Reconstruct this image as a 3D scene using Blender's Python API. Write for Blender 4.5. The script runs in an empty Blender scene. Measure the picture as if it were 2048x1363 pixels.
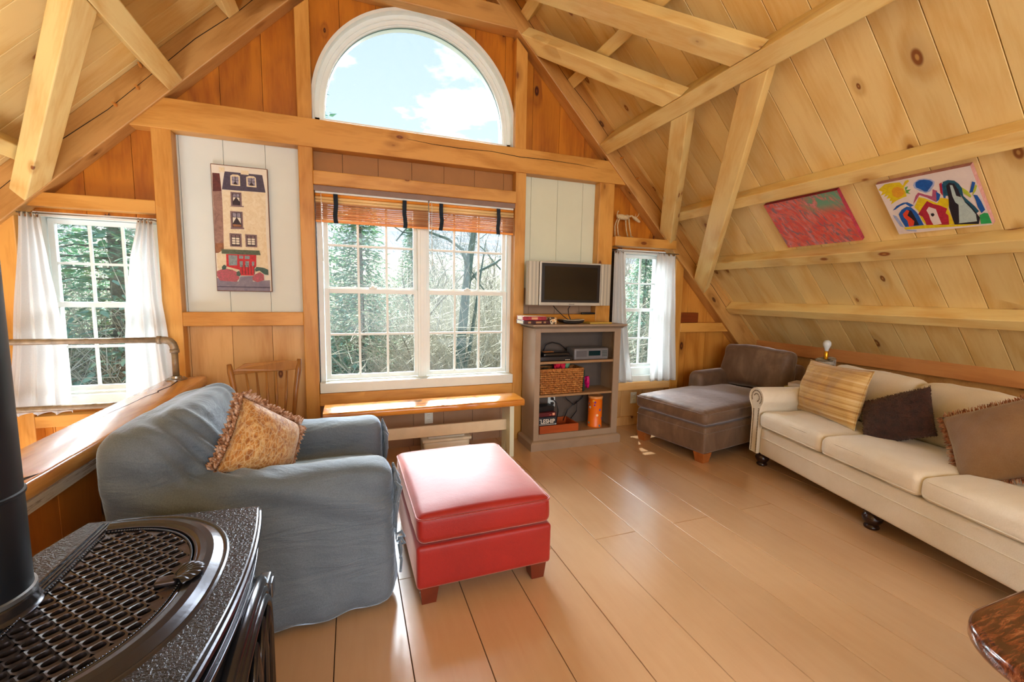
import bpy, bmesh, math, random
from mathutils import Vector, Matrix, noise, Euler

S = bpy.context.scene
C = bpy.context.collection
PI = math.pi
R = math.radians

# ------------------------------------------------------------------ camera
cam_d = bpy.data.cameras.new('camera')
cam_d.sensor_width = 36.0
cam_d.lens = 866.6 * 36.0 / 2048.0
cam_d.clip_start = 0.05
cam_d.clip_end = 300
cam = bpy.data.objects.new('camera', cam_d)
C.objects.link(cam)
S.camera = cam


def cam_basis(yaw, pitch, roll):
    cy, sy, cp, sp, cr, sr = math.cos(yaw), math.sin(yaw), math.cos(pitch), math.sin(pitch), math.cos(roll), math.sin(roll)
    f = Vector((sy * cp, cy * cp, sp))
    rt = Vector((cy, -sy, 0))
    up = rt.cross(f)
    return rt * cr + up * sr, -rt * sr + up * cr, f


_r, _u, _f = cam_basis(R(20.33), R(-6.131), R(1.027))
_m = Matrix((_r, _u, -_f)).transposed().to_4x4()
_m.translation = Vector((0, 0, 1.30))
cam.matrix_world = _m

# ------------------------------------------------------------------ colour management
S.view_settings.view_transform = 'Standard'
S.view_settings.look = 'None'
S.view_settings.gamma = 1.0
S.view_settings.use_curve_mapping = False
S.view_settings.exposure = 1.50
S.cycles.max_bounces = 8
S.cycles.glossy_bounces = 3
S.cycles.caustics_reflective = False
S.cycles.caustics_refractive = False

# ------------------------------------------------------------------ sky
W = bpy.data.worlds.new('sky')
S.world = W
W.use_nodes = True
_n = W.node_tree.nodes
_l = W.node_tree.links
_n.clear()
wo = _n.new('ShaderNodeOutputWorld')
bg = _n.new('ShaderNodeBackground')
tc = _n.new('ShaderNodeTexCoord')
sep = _n.new('ShaderNodeSeparateXYZ')
_l.new(tc.outputs['Generated'], sep.inputs[0])
rmp = _n.new('ShaderNodeValToRGB')
_l.new(sep.outputs['Z'], rmp.inputs[0])
cr_ = rmp.color_ramp
cr_.elements[0].position = 0.0
cr_.elements[0].color = (0.76, 0.88, 1.0, 1)
cr_.elements[1].position = 0.75
cr_.elements[1].color = (0.42, 0.58, 0.92, 1)
# clouds: project the direction on a plane overhead
dv = _n.new('ShaderNodeVectorMath'); dv.operation = 'DIVIDE'
mz = _n.new('ShaderNodeMath'); mz.operation = 'MAXIMUM'; mz.inputs[1].default_value = 0.05
_l.new(sep.outputs['Z'], mz.inputs[0])
cmb = _n.new('ShaderNodeCombineXYZ')
for i_ in range(3):
    _l.new(mz.outputs[0], cmb.inputs[i_])
_l.new(tc.outputs['Generated'], dv.inputs[0])
_l.new(cmb.outputs[0], dv.inputs[1])
mp = _n.new('ShaderNodeMapping')
mp.inputs['Location'].default_value = (0.35, 0.15, 0)
mp.inputs['Scale'].default_value = (1.0, 0.8, 0.0)
_l.new(dv.outputs[0], mp.inputs[0])
nz = _n.new('ShaderNodeTexNoise')
nz.inputs['Scale'].default_value = 1.5
nz.inputs['Detail'].default_value = 8
nz.inputs['Roughness'].default_value = 0.55
_l.new(mp.outputs[0], nz.inputs['Vector'])
cr2 = _n.new('ShaderNodeValToRGB')
cr2.color_ramp.elements[0].position = 0.53
cr2.color_ramp.elements[0].color = (0, 0, 0, 1)
cr2.color_ramp.elements[1].position = 0.60
cr2.color_ramp.elements[1].color = (1, 1, 1, 1)
_l.new(nz.outputs['Fac'], cr2.inputs[0])
mxc = _n.new('ShaderNodeMixRGB')
mxc.inputs[2].default_value = (1.35, 1.38, 1.4, 1)
_l.new(cr2.outputs[0], mxc.inputs[0])
_l.new(rmp.outputs[0], mxc.inputs[1])
_l.new(mxc.outputs[0], bg.inputs['Color'])
bg.inputs['Strength'].default_value = SKY_STRENGTH = 0.50
_l.new(bg.outputs[0], wo.inputs[0])

# ------------------------------------------------------------------ sun
sd = bpy.data.lights.new('sun', 'SUN')
sd.energy = 7.0
sd.angle = R(0.53)
sd.color = (1.0, 0.95, 0.86)
sun = bpy.data.objects.new('sun', sd)
C.objects.link(sun)
sun.rotation_euler = Vector((-0.35, -0.94, -1.72)).to_track_quat('-Z', 'Y').to_euler()
sun.location = (8, 20, 30)


def area(name, loc, tgt, sx, sy, power, col=(1, 1, 1)):
    d = bpy.data.lights.new(name, 'AREA')
    d.shape = 'RECTANGLE'
    d.size = sx
    d.size_y = sy
    d.energy = power
    d.color = col
    o = bpy.data.objects.new(name, d)
    C.objects.link(o)
    o.location = loc
    o.rotation_euler = (Vector(tgt) - Vector(loc)).to_track_quat('-Z', 'Y').to_euler()
    return o


def glow(name, d, energy, angle, col):
    """added broad sun lamp that strengthens sky or ground light entering through the windows"""
    q = bpy.data.lights.new(name, 'SUN')
    q.energy = energy
    q.angle = R(angle)
    q.color = col
    o = bpy.data.objects.new(name, q)
    C.objects.link(o)
    o.rotation_euler = Vector(d).to_track_quat('-Z', 'Y').to_euler()
    o.location = (4, 22, 12)
    return o


glow('sky_fill_glow', (0.10, -0.90, -0.42), 11.0, 62, (0.86, 0.93, 1.0))  # added sun lamp, lifts the sky light inside the room
glow('ground_fill_glow', (0.26, -0.85, 0.44), 15.0, 72, (0.92, 0.95, 1.0))  # added sun lamp shining upward, lifts the light on the roof slopes
# added fill lamp behind the camera; the rear gable has no windows
area('rear_fill_lamp', (0.55, -3.05, 1.5), (0.75, 3.0, 1.6), 4.4, 2.2, 66, (0.84, 0.92, 1.0))
# area lamp low in the stair well, aimed up
area('stair_well_lamp', (-2.0, 0.8, -1.9), (-1.6, 1.6, 3.0), 1.4, 2.6, 50, (0.86, 0.93, 1.0))


# ================================================================== helpers
def srgb(h):
    h = h.lstrip('#')
    c = [int(h[i:i + 2], 16) / 255 for i in (0, 2, 4)]
    return tuple(x / 12.92 if x <= 0.04045 else ((x + 0.055) / 1.055) ** 2.4 for x in c) + (1,)


class NT:
    def __init__(s, name):
        s.m = bpy.data.materials.new(name)
        s.m.use_nodes = True
        s.t = s.m.node_tree
        s.n = s.t.nodes
        s.b = s.n['Principled BSDF']
        s.o = s.n['Material Output']

    def new(s, typ, **kw):
        x = s.n.new('ShaderNode' + typ)
        for k, v in kw.items():
            setattr(x, k, v)
        return x

    def set(s, node, inp, v):
        if isinstance(v, bpy.types.NodeSocket):
            s.t.links.new(v, node.inputs[inp])
        else:
            node.inputs[inp].default_value = v

    def math(s, op, a, b=None, c=None, clamp=False):
        x = s.new('Math', operation=op, use_clamp=clamp)
        s.set(x, 0, a)
        if b is not None:
            s.set(x, 1, b)
        if c is not None:
            s.set(x, 2, c)
        return x.outputs[0]

    def mix(s, f, a, b, bt='MIX'):
        x = s.new('MixRGB', blend_type=bt)
        s.set(x, 0, f)
        s.set(x, 1, a)
        s.set(x, 2, b)
        return x.outputs[0]

    def obj(s):
        return s.new('TexCoord').outputs['Object']

    def mapping(s, v, scale=(1, 1, 1), loc=(0, 0, 0), rot=(0, 0, 0)):
        x = s.new('Mapping')
        s.set(x, 0, v)
        x.inputs['Scale'].default_value = scale
        x.inputs['Location'].default_value = loc
        x.inputs['Rotation'].default_value = rot
        return x.outputs[0]

    def noise(s, v, scale=5, detail=3, rough=0.5, dist=0.0, out='Fac'):
        x = s.new('TexNoise')
        s.set(x, 'Vector', v)
        x.inputs['Scale'].default_value = scale
        x.inputs['Detail'].default_value = detail
        x.inputs['Roughness'].default_value = rough
        x.inputs['Distortion'].default_value = dist
        return x.outputs[out]

    def ramp(s, f, stops):
        x = s.new('ValToRGB')
        s.set(x, 0, f)
        e = x.color_ramp.elements
        while len(e) < len(stops):
            e.new(0.5)
        for k, (p, c) in enumerate(stops):
            e[k].position = p
            e[k].color = c if len(c) == 4 else tuple(c) + (1,)
        return x.outputs[0]

    def smooth(s, v, a, b):
        x = s.new('MapRange', interpolation_type='SMOOTHSTEP')
        s.set(x, 0, v)
        x.inputs[1].default_value = a
        x.inputs[2].default_value = b
        return x.outputs[0]

    def bump(s, h, strength=0.3, dist=0.01):
        x = s.new('Bump')
        x.inputs['Strength'].default_value = strength
        x.inputs['Distance'].default_value = dist
        s.set(x, 'Height', h)
        s.t.links.new(x.outputs[0], s.b.inputs['Normal'])

    def base(s, col, rough=0.5, **kw):
        s.set(s.b, 'Base Color', col)
        s.set(s.b, 'Roughness', rough)
        for k, v in kw.items():
            s.set(s.b, k, v)
        return s.m


def wood(name, light, dark, knot, grain='X', rough=0.45, knots=0.5, sc=1.0, coat=0.0, flat=None):
    """pine with long grain, knots and a tone of its own per board"""
    n = NT(name)
    v = n.obj()
    rnd = n.new('ObjectInfo').outputs['Random']
    at = n.new('Attribute', attribute_name='tone')
    tone = at.outputs['Fac']
    seed = n.math('ADD', n.math('MULTIPLY', rnd, 37.0), n.math('MULTIPLY', tone, 61.0))
    off = n.new('CombineXYZ')
    for i in range(3):
        n.set(off, i, seed)
    va = n.new('VectorMath', operation='ADD')
    n.set(va, 0, v)
    n.set(va, 1, off.outputs[0])
    p = va.outputs[0]
    g = {'X': (1, 9, 9), 'Y': (9, 1, 9), 'Z': (9, 9, 1)}[grain]
    k2 = {'X': (1.1, 3.4, 3.4), 'Y': (3.4, 1.1, 3.4), 'Z': (3.4, 3.4, 1.1)}[grain]
    kx = {'X': (2.0, 4.2, 4.2), 'Y': (4.2, 2.0, 4.2), 'Z': (4.2, 4.2, 2.0)}[grain]
    if flat:
        i_ = 'XYZ'.index(flat)
        kx = tuple(0.0 if j == i_ else x for j, x in enumerate(kx))
    # knots
    vo = n.new('TexVoronoi', feature='F1')
    vk = n.mapping(p, tuple(x * sc for x in kx))
    if flat:
        vo.voronoi_dimensions = '2D'
        sx_ = n.new('SeparateXYZ')
        n.set(sx_, 0, vk)
        cx_ = n.new('CombineXYZ')
        a_, b_ = {'X': (1, 2), 'Y': (0, 2), 'Z': (0, 1)}[flat]
        n.set(cx_, 0, sx_.outputs[a_])
        n.set(cx_, 1, sx_.outputs[b_])
        vk = cx_.outputs[0]
    n.set(vo, 'Vector', vk)
    vo.inputs['Scale'].default_value = 1.15
    sepc = n.new('SeparateColor')
    n.set(sepc, 0, vo.outputs['Color'])
    keep = n.math('GREATER_THAN', sepc.outputs[0], 1.0 - knots)
    size = n.math('MULTIPLY_ADD', sepc.outputs[1], 0.07 if flat else 0.085, 0.035 if flat else 0.045)
    dist = n.math('DIVIDE', vo.outputs['Distance'], size)
    kn = n.math('MULTIPLY', keep, n.smooth(dist, 1.25, 0.75))
    halo = n.math('MULTIPLY', keep, n.smooth(dist, 4.5, 0.8))
    # grain, swirled near the knots
    big = n.noise(n.mapping(p, tuple(x * 0.6 * sc for x in k2)), 1.0, 2, 0.5, 0.4)
    rings = n.math('MULTIPLY_ADD', halo, 1.2, n.math('MULTIPLY', big, 9.0))
    wave = n.math('PINGPONG', rings, 1.0)
    fine = n.noise(n.mapping(p, tuple(x * 6.0 * sc for x in g)), 1.0, 4, 0.6, 0.2)
    mid = n.noise(n.mapping(p, tuple(x * 1.6 * sc for x in g)), 1.0, 3, 0.5, 0.3)
    f = n.math('ADD', n.math('MULTIPLY', wave, 0.30), n.math('MULTIPLY', fine, 0.44))
    f = n.math('ADD', f, n.math('MULTIPLY', mid, 0.30))
    col = n.ramp(f, [(0.22, dark), (0.62, light)])
    br = n.math('MULTIPLY_ADD', n.math('FRACT', n.math('MULTIPLY', seed, 7.31)), 0.16, 0.90)
    col = n.mix(1.0, col, br, 'MULTIPLY')
    col = n.mix(n.math('MULTIPLY', halo, 0.28), col, knot)
    col = n.mix(kn, col, knot)
    core = n.math('MULTIPLY', kn, n.smooth(dist, 0.5, 0.2))
    col = n.mix(n.math('MULTIPLY', core, 0.55), col, dark)
    n.bump(n.math('ADD', n.math('MULTIPLY', fine, 0.6), n.math('MULTIPLY', kn, -0.5)), 0.18, 0.004)
    m = n.base(col, rough)
    if coat:
        n.set(n.b, 'Coat Weight', coat)
        n.set(n.b, 'Coat Roughness', 0.18)
    return m


def plain(name, col, rough=0.5, metal=0.0, var=0.06, sc=12, bump=0.0, bsc=60, **kw):
    n = NT(name)
    v = n.obj()
    f = n.noise(v, sc, 4, 0.55)
    c2 = tuple(max(0, x * (1 - var * 2.4)) for x in col[:3]) + (1,)
    c1 = tuple(min(1, x * (1 + var)) for x in col[:3]) + (1,)
    cc = n.ramp(f, [(0.3, c2), (0.7, c1)])
    if bump:
        n.bump(n.noise(v, bsc, 4, 0.6), bump, 0.01)
    m = n.base(cc, rough, Metallic=metal)
    for k, x in kw.items():
        n.set(n.b, k.replace('_', ' '), x)
    return m


def fabric(name, col, col2=None, weave=900, rough=0.9, sheen=0.3, mott=5, bump=0.25, sheen_tint=None):
    n = NT(name)
    v = n.obj()
    col2 = col2 or tuple(x * 0.78 for x in col[:3]) + (1,)
    f = n.noise(v, mott, 4, 0.6, 0.3)
    fine = n.noise(v, weave * 0.25, 2, 0.6)
    ff = n.math('ADD', n.math('MULTIPLY', f, 0.7), n.math('MULTIPLY', fine, 0.3))
    cc = n.ramp(ff, [(0.33, col2), (0.66, col)])
    n.bump(n.math('ADD', n.math('MULTIPLY', fine, 0.5), n.math('MULTIPLY', n.noise(v, 22, 3, 0.6), 1.0)), bump, 0.006)
    m = n.base(cc, rough)
    n.set(n.b, 'Sheen Weight', sheen)
    n.set(n.b, 'Sheen Roughness', 0.4)
    if sheen_tint:
        n.set(n.b, 'Sheen Tint', sheen_tint)
    return m


def emit(name, col, s):
    n = NT(name)
    e = n.new('Emission')
    n.set(e, 0, col)
    n.set(e, 1, s)
    n.t.links.new(e.outputs[0], n.o.inputs[0])
    return n.m


# ------------------------------------------------------------------ mesh building
class MB:
    def __init__(s):
        s.v = []
        s.f = []
        s.mi = []
        s.tone = []
        s.mat = 0
        s.t = 0.0

    def add(s, vs, fs):
        k = len(s.v)
        s.v += [Vector(p) for p in vs]
        for f in fs:
            s.f.append(tuple(k + i for i in f))
            s.mi.append(s.mat)
            s.tone.append(s.t)
        return s

    def box(s, x0, x1, y0, y1, z0, z1, M=None):
        vs = [Vector((x, y, z)) for x in (x0, x1) for y in (y0, y1) for z in (z0, z1)]
        if M:
            vs = [M @ p for p in vs]
        return s.add(vs, [(0, 1, 3, 2), (4, 6, 7, 5), (0, 4, 5, 1), (2, 3, 7, 6), (0, 2, 6, 4), (1, 5, 7, 3)])

    def prism(s, poly, lo, hi, fn):
        """poly: 2D outline (may be concave); fn(a, b, t) -> 3D; extruded t from lo to hi"""
        n = len(poly)
        s.add([fn(a, b, lo) for a, b in poly] + [fn(a, b, hi) for a, b in poly],
              [tuple(range(n))[::-1], tuple(range(n, 2 * n))] + [(i, (i + 1) % n, n + (i + 1) % n, n + i) for i in range(n)])
        return s

    def tube(s, pts, r, n=10, closed=False, cap=True):
        pts = [Vector(p) for p in pts]
        rs = r if isinstance(r, (list, tuple)) else [r] * len(pts)
        vs = []
        prev = None
        N = len(pts)
        for i, p in enumerate(pts):
            if closed:
                d = pts[(i + 1) % N] - pts[i - 1]
            else:
                d = pts[min(i + 1, N - 1)] - pts[max(i - 1, 0)]
            if d.length < 1e-9:
                d = Vector((0, 0, 1))
            d.normalize()
            if prev is None:
                a = Vector((0, 0, 1)) if abs(d.z) < 0.9 else Vector((1, 0, 0))
                u = d.cross(a).normalized()
            else:
                u = (prev - d * prev.dot(d))
                u = u.normalized() if u.length > 1e-6 else d.orthogonal().normalized()
            prev = u
            w = d.cross(u)
            for k in range(n):
                a = 2 * PI * k / n
                vs.append(p + (u * math.cos(a) + w * math.sin(a)) * rs[i])
        fs = []
        for i in range(N if closed else N - 1):
            for k in range(n):
                a, b = i * n + k, i * n + (k + 1) % n
                c, d = ((i + 1) % N) * n + (k + 1) % n, ((i + 1) % N) * n + k
                fs.append((a, b, c, d))
        if cap and not closed:
            fs.append(tuple(range(n))[::-1])
            fs.append(tuple(range((N - 1) * n, N * n)))
        return s.add(vs, fs)

    def lathe(s, prof, M=None, n=24, cap=True):
        vs = []
        for r, z in prof:
            for k in range(n):
                a = 2 * PI * k / n
                p = Vector((r * math.cos(a), r * math.sin(a), z))
                vs.append(M @ p if M else p)
        fs = []
        for i in range(len(prof) - 1):
            for k in range(n):
                fs.append((i * n + k, i * n + (k + 1) % n, (i + 1) * n + (k + 1) % n, (i + 1) * n + k))
        if cap:
            fs.append(tuple(range(n))[::-1])
            fs.append(tuple(range((len(prof) - 1) * n, len(prof) * n)))
        return s.add(vs, fs)

    def grid(s, nu, nv, fn, close_u=False, close_v=False):
        vs = [fn(i / (nu if close_u else nu - 1), j / (nv if close_v else nv - 1)) for i in range(nu) for j in range(nv)]
        fs = []
        for i in range(nu if close_u else nu - 1):
            for j in range(nv if close_v else nv - 1):
                a = i * nv + j
                b = ((i + 1) % nu) * nv + j
                c = ((i + 1) % nu) * nv + (j + 1) % nv
                d = i * nv + (j + 1) % nv
                fs.append((a, b, c, d))
        return s.add(vs, fs)

    def rbox(s, hx, hy, hz, r, n=10, fn=None, M=None):
        """soft box of half sizes hx hy hz, edge radius r; fn reshapes each point"""
        def ax(h):
            k = max(2, n)
            return [-h + 2 * h * i / k for i in range(k + 1)]
        seen = {}
        vs = []
        fs = []

        def vid(p):
            key = (round(p[0], 5), round(p[1], 5), round(p[2], 5))
            if key not in seen:
                seen[key] = len(vs)
                vs.append(p)
            return seen[key]

        def cuts(h):
            rr = min(r, h * 0.98)
            a = [-h + rr * t for t in (0, .13, .35, .65, 1)]
            k = max(2, n)
            m = [-(h - rr) + 2 * (h - rr) * i / k for i in range(1, k)]
            b = [-x for x in a[::-1]]
            return a + m + b
        X, Y, Z = cuts(hx), cuts(hy), cuts(hz)
        for (A, B, w) in ((X, Y, 2), (Y, Z, 0), (X, Z, 1)):
            for sg in (-1, 1):
                h = (hx, hy, hz)[w] * sg
                for i in range(len(A) - 1):
                    for j in range(len(B) - 1):
                        q = []
                        for a, b in ((A[i], B[j]), (A[i + 1], B[j]), (A[i + 1], B[j + 1]), (A[i], B[j + 1])):
                            p = [a, b, h] if w == 2 else ([h, a, b] if w == 0 else [a, h, b])
                            q.append(vid(tuple(p)))
                        if (sg > 0) == (w == 1):
                            q = q[::-1]
                        fs.append(tuple(q))
        out = []
        for p in vs:
            q = Vector(p)
            c = Vector((max(-(hx - min(r, hx * .98)), min(hx - min(r, hx * .98), q.x)),
                        max(-(hy - min(r, hy * .98)), min(hy - min(r, hy * .98), q.y)),
                        max(-(hz - min(r, hz * .98)), min(hz - min(r, hz * .98), q.z))))
            d = q - c
            if d.length > 1e-7:
                dd = d.normalized()
                q = c + Vector((dd.x * min(r, hx * .98), dd.y * min(r, hy * .98), dd.z * min(r, hz * .98)))
            if fn:
                q = fn(q)
            out.append(M @ q if M else q)
        return s.add(out, fs)

    def build(s, name, mats, parent=None, smooth=False, bevel=0.0, world=False, sub=0, seg=2, merge=False, kind=None, solid=0.0, auto=None):
        me = bpy.data.meshes.new(name)
        v = s.v
        if world and parent is not None:
            M_ = Matrix()
            q_ = parent
            while q_ is not None:
                M_ = q_.matrix_basis @ M_
                q_ = q_.parent
            inv = M_.inverted()
            v = [inv @ p for p in v]
        me.from_pydata([tuple(p) for p in v], [], s.f)
        if not isinstance(mats, (list, tuple)):
            mats = [mats]
        for m in mats:
            me.materials.append(m)
        for p, mi in zip(me.polygons, s.mi):
            p.material_index = mi
        if any(s.tone):
            at = me.attributes.new('tone', 'FLOAT', 'FACE')
            at.data.foreach_set('value', s.tone)
        bm = bmesh.new()
        bm.from_mesh(me)
        if merge:
            bmesh.ops.remove_doubles(bm, verts=bm.verts, dist=1e-5)
        bmesh.ops.recalc_face_normals(bm, faces=bm.faces)
        bm.to_mesh(me)
        bm.free()
        if smooth:
            for p in me.polygons:
                p.use_smooth = True
        o = bpy.data.objects.new(name, me)
        C.objects.link(o)
        if parent is not None:
            o.parent = parent
        if bevel:
            b = o.modifiers.new('bevel', 'BEVEL')
            b.width = bevel
            b.segments = seg
            b.limit_method = 'ANGLE'
            b.angle_limit = R(40)
        if sub:
            b = o.modifiers.new('sub', 'SUBSURF')
            b.levels = b.render_levels = sub
        if solid:
            b = o.modifiers.new('solid', 'SOLIDIFY')
            b.thickness = solid
            b.offset = 0
        if auto is not None:
            for p in me.polygons:
                p.use_smooth = True
            me.set_sharp_from_angle(angle=R(auto))
        if kind:
            o['kind'] = kind
        return o


def tag(o, label, cat, group=None):
    o['label'] = label
    o['category'] = cat
    if group:
        o['group'] = group
    return o


def thing(name, label, cat, loc=(0, 0, 0), rz=0.0, group=None, rot=None):
    o = bpy.data.objects.new(name, None)
    o.empty_display_size = 0.1
    C.objects.link(o)
    M = Matrix.Translation(loc) @ (rot.to_4x4() if rot else Matrix.Rotation(rz, 4, 'Z'))
    o.matrix_basis = M
    return tag(o, label, cat, group)


def struct(o):
    o['kind'] = 'structure'
    return o


def snoise(p, s=1.0, seed=0.0):
    return noise.noise(Vector((p[0] * s + seed, p[1] * s + seed * 1.7, p[2] * s - seed)))

# ================================================================== materials of the room
L3 = lambda h: srgb(h)
M_ROOF = wood('roof_pine_boards', L3('#f2d795'), L3('#e0b668'), L3('#8a5428'), 'X', 0.42, 0.26, flat='Z')
M_GABLE = wood('stained_pine_boards', L3('#c97c20'), L3('#9a500e'), L3('#45190a'), 'Z', 0.40, 0.28, flat='Y')
M_PINE = wood('clear_pine_boards', L3('#e3b87a'), L3('#c88f4c'), L3('#6a3a1c'), 'Z', 0.45, 0.25, flat='Y')
M_GOLD = wood('golden_pine_boards', L3('#d9953f'), L3('#b56c1e'), L3('#552408'), 'Z', 0.42, 0.35, flat='Y')
M_TIMBER = wood('frame_timber', L3('#dca250'), L3('#ba7a28'), L3('#7a3f16'), 'X', 0.42, 0.8, 1.2)
M_RAFTER = wood('rafter_timber', L3('#cf9c58'), L3('#aa7432'), L3('#5c3316'), 'X', 0.45, 0.7, 1.2)
M_PURLIN = wood('purlin_pine', L3('#f2d892'), L3('#dfb264'), L3('#8f5222'), 'X', 0.45, 0.85, 1.4)
M_LIVE = wood('varnished_pine_slab', L3('#dc9238'), L3('#a8561a'), L3('#4c1a08'), 'X', 0.16, 0.5, 1.3, coat=0.6)
M_BROWNP = plain('brown_painted_board', L3('#a9743a'), 0.55, var=0.04, sc=6)
M_TAUPEP = plain('taupe_painted_board', L3('#a58568'), 0.55, var=0.05, sc=6)
M_WHITEP = plain('white_painted_board', L3('#e0eae6'), 0.5, var=0.015, sc=4)
M_CREAMP = plain('cream_painted_board', L3('#dde3cc'), 0.5, var=0.015, sc=4)
M_FLOOR = NT('painted_floor_boards')
_v = M_FLOOR.obj()
_f1 = M_FLOOR.noise(_v, 1.7, 5, 0.6, 0.5)
_f2 = M_FLOOR.noise(M_FLOOR.mapping(_v, (26, 3, 26)), 1.0, 4, 0.6, 0.4)
_sc = M_FLOOR.smooth(M_FLOOR.noise(M_FLOOR.mapping(_v, (45, 22, 45)), 1.0, 4, 0.7, 0.6), 0.72, 0.78)
_at = M_FLOOR.new('Attribute', attribute_name='tone').outputs['Fac']
_c = M_FLOOR.ramp(M_FLOOR.math('ADD', M_FLOOR.math('MULTIPLY', _f1, 0.6), M_FLOOR.math('MULTIPLY', _f2, 0.4)), [(0.3, L3('#c49c74')), (0.7, L3('#d0ab84'))])
_c = M_FLOOR.mix(1.0, _c, M_FLOOR.math('MULTIPLY_ADD', _at, 0.07, 0.95), 'MULTIPLY')
_c = M_FLOOR.mix(M_FLOOR.math('MULTIPLY', _sc, 0.22), _c, L3('#dcc3a4'))
M_FLOOR.bump(M_FLOOR.math('ADD', _f2, M_FLOOR.math('MULTIPLY', _f1, 0.8)), 0.12, 0.003)
_rg = M_FLOOR.math('MULTIPLY_ADD', _f1, 0.06, 0.29)
_fl = M_FLOOR
M_FLOOR = M_FLOOR.base(_c, _rg)
_fl.set(_fl.b, 'Coat Weight', 1.0)
_fl.set(_fl.b, 'Coat Roughness', 0.20)
M_VINYL = plain('white_window_vinyl', L3('#eef6f4'), 0.35, var=0.01)
M_WHITE = plain('white_gloss_paint', L3('#e9f1ee'), 0.35, var=0.02)
M_DARK = plain('dark_gap', L3('#20140c'), 0.9, var=0.05)
_g = NT('window_glass')
_tr = _g.new('BsdfTransparent'); _tr.inputs[0].default_value = (0.97, 0.99, 0.985, 1)
_gl = _g.new('BsdfGlossy'); _gl.inputs['Roughness'].default_value = 0.02
_fr = _g.new('Fresnel'); _fr.inputs[0].default_value = 1.35
_mx = _g.new('MixShader')
_g.t.links.new(_g.math('MULTIPLY', _fr.outputs[0], 0.8), _mx.inputs[0])
_g.t.links.new(_tr.outputs[0], _mx.inputs[1])
_g.t.links.new(_gl.outputs[0], _mx.inputs[2])
_g.t.links.new(_mx.outputs[0], _g.o.inputs[0])
M_GLASS = _g.m

# ================================================================== the loft: 45 degree roof on a gable
CX = 0.555                       # ridge line
APEX = 4.475                     # inner face of the roof boards at the ridge
WY = 3.64                        # face of the gable boards
FY = 3.55                        # face of the exposed frame
Y0 = -3.2                        # rear gable
RT2 = math.sqrt(2)


def roof_pt(t, y, n, side=1):
    """t down the slope from the ridge, n inward from the boards"""
    k = 0.70710678
    return Vector((CX + side * (t * k - n * k), y, APEX - t * k - n * k))


def roof_frame(side):
    """local x runs down the slope, y along the ridge, z inward"""
    k = 0.70710678
    X = Vector((side * k, 0, -k))
    N = Vector((-side * k, 0, -k))
    Y = N.cross(X)
    M = Matrix((X, Y, N)).transposed().to_4x4()
    M.translation = (CX, 0, APEX)
    return M, (1 if Y.y > 0 else -1)


def zroof(x, n=0.0):
    return APEX - abs(x - CX) - n * RT2


# ---- floor: 257 mm boards running to the gable, butt joints at one line
mb = MB()
random.seed(3)
xs = [-1.113 + 0.2575 * k for k in range(-0, 23)]
xs = [x for x in xs if x < 4.5]
g = 0.0016
for i in range(len(xs) - 1):
    cuts = [Y0, 1.902 if i % 2 == 1 else 0.6 - 0.37 * (i % 3), 3.66] if i % 4 != 2 else [Y0, -1.4, 3.66]
    for a, b in zip(cuts[:-1], cuts[1:]):
        mb.t = random.random()
        mb.box(xs[i] + g, xs[i + 1] - g, a + g, b - g, -0.03, 0)
floor = struct(mb.build('floor', M_FLOOR, bevel=0.0012, seg=1))
mb = MB().box(-1.11, 4.3, Y0, 3.66, -0.30, -0.031)
mb.build('subfloor', M_DARK, floor)

# ---- roof boards
for side, nm in ((1, 'right'), (-1, 'left')):
    M, ys = roof_frame(side)
    mb = MB()
    random.seed(11 + side)
    y = 1.335 + 0.1955 * -23
    while y < 3.66:
        y2 = min(y + 0.1955, 3.68)
        mb.t = random.random() + 0.01
        a, b = sorted((ys * (y + 0.0016), ys * (y2 - 0.0016)))
        mb.box(0, 5.25, a, b, -0.02, 0)
        y = y2
    o = struct(mb.build('ceiling' if side == 1 else 'ceiling.001', M_ROOF, bevel=0.0022, seg=1))
    o.name = 'ceiling_' + nm
    o.matrix_basis = M
    mb = MB().box(-0.05, 5.3, *sorted((ys * Y0, ys * 3.70)), -0.16, -0.0215)
    q = mb.build('roof_deck', M_DARK, o)

# ---- the gable: a solid wall with window openings, lined with vertical boards
mb = MB()
ARX, ARR, ARZ = 0.54, 0.785, 2.66


def arch_z(x, r=ARR):
    d = r * r - (x - ARX) ** 2
    return ARZ + math.sqrt(d) if d > 0 else None


def solid(x0, x1, z0, z1, lo=3.66, hi=3.80):
    mb.box(x0, x1, lo, hi, z0, z1)


def colpoly(m, x0, x1, zb, zt, lo, hi, n=6):
    """vertical strip between two height functions"""
    X = [x0 + (x1 - x0) * i / n for i in range(n + 1)]
    if x0 < CX < x1:
        X = sorted(set(X + [CX]))
    lowp = [(x, zb(x)) for x in X]
    topp = [(x, zt(x)) for x in X[::-1]]
    pts = []
    for p in lowp + topp:
        if not pts or (abs(p[0] - pts[-1][0]) + abs(p[1] - pts[-1][1])) > 1e-5:
            pts.append(p)
    if len(pts) < 3:
        return
    if max(b for a, b in topp) - min(b for a, b in lowp) < 0.01:
        return
    m.prism(pts, lo, hi, lambda a, b, t: Vector((a, t, b)))


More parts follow.
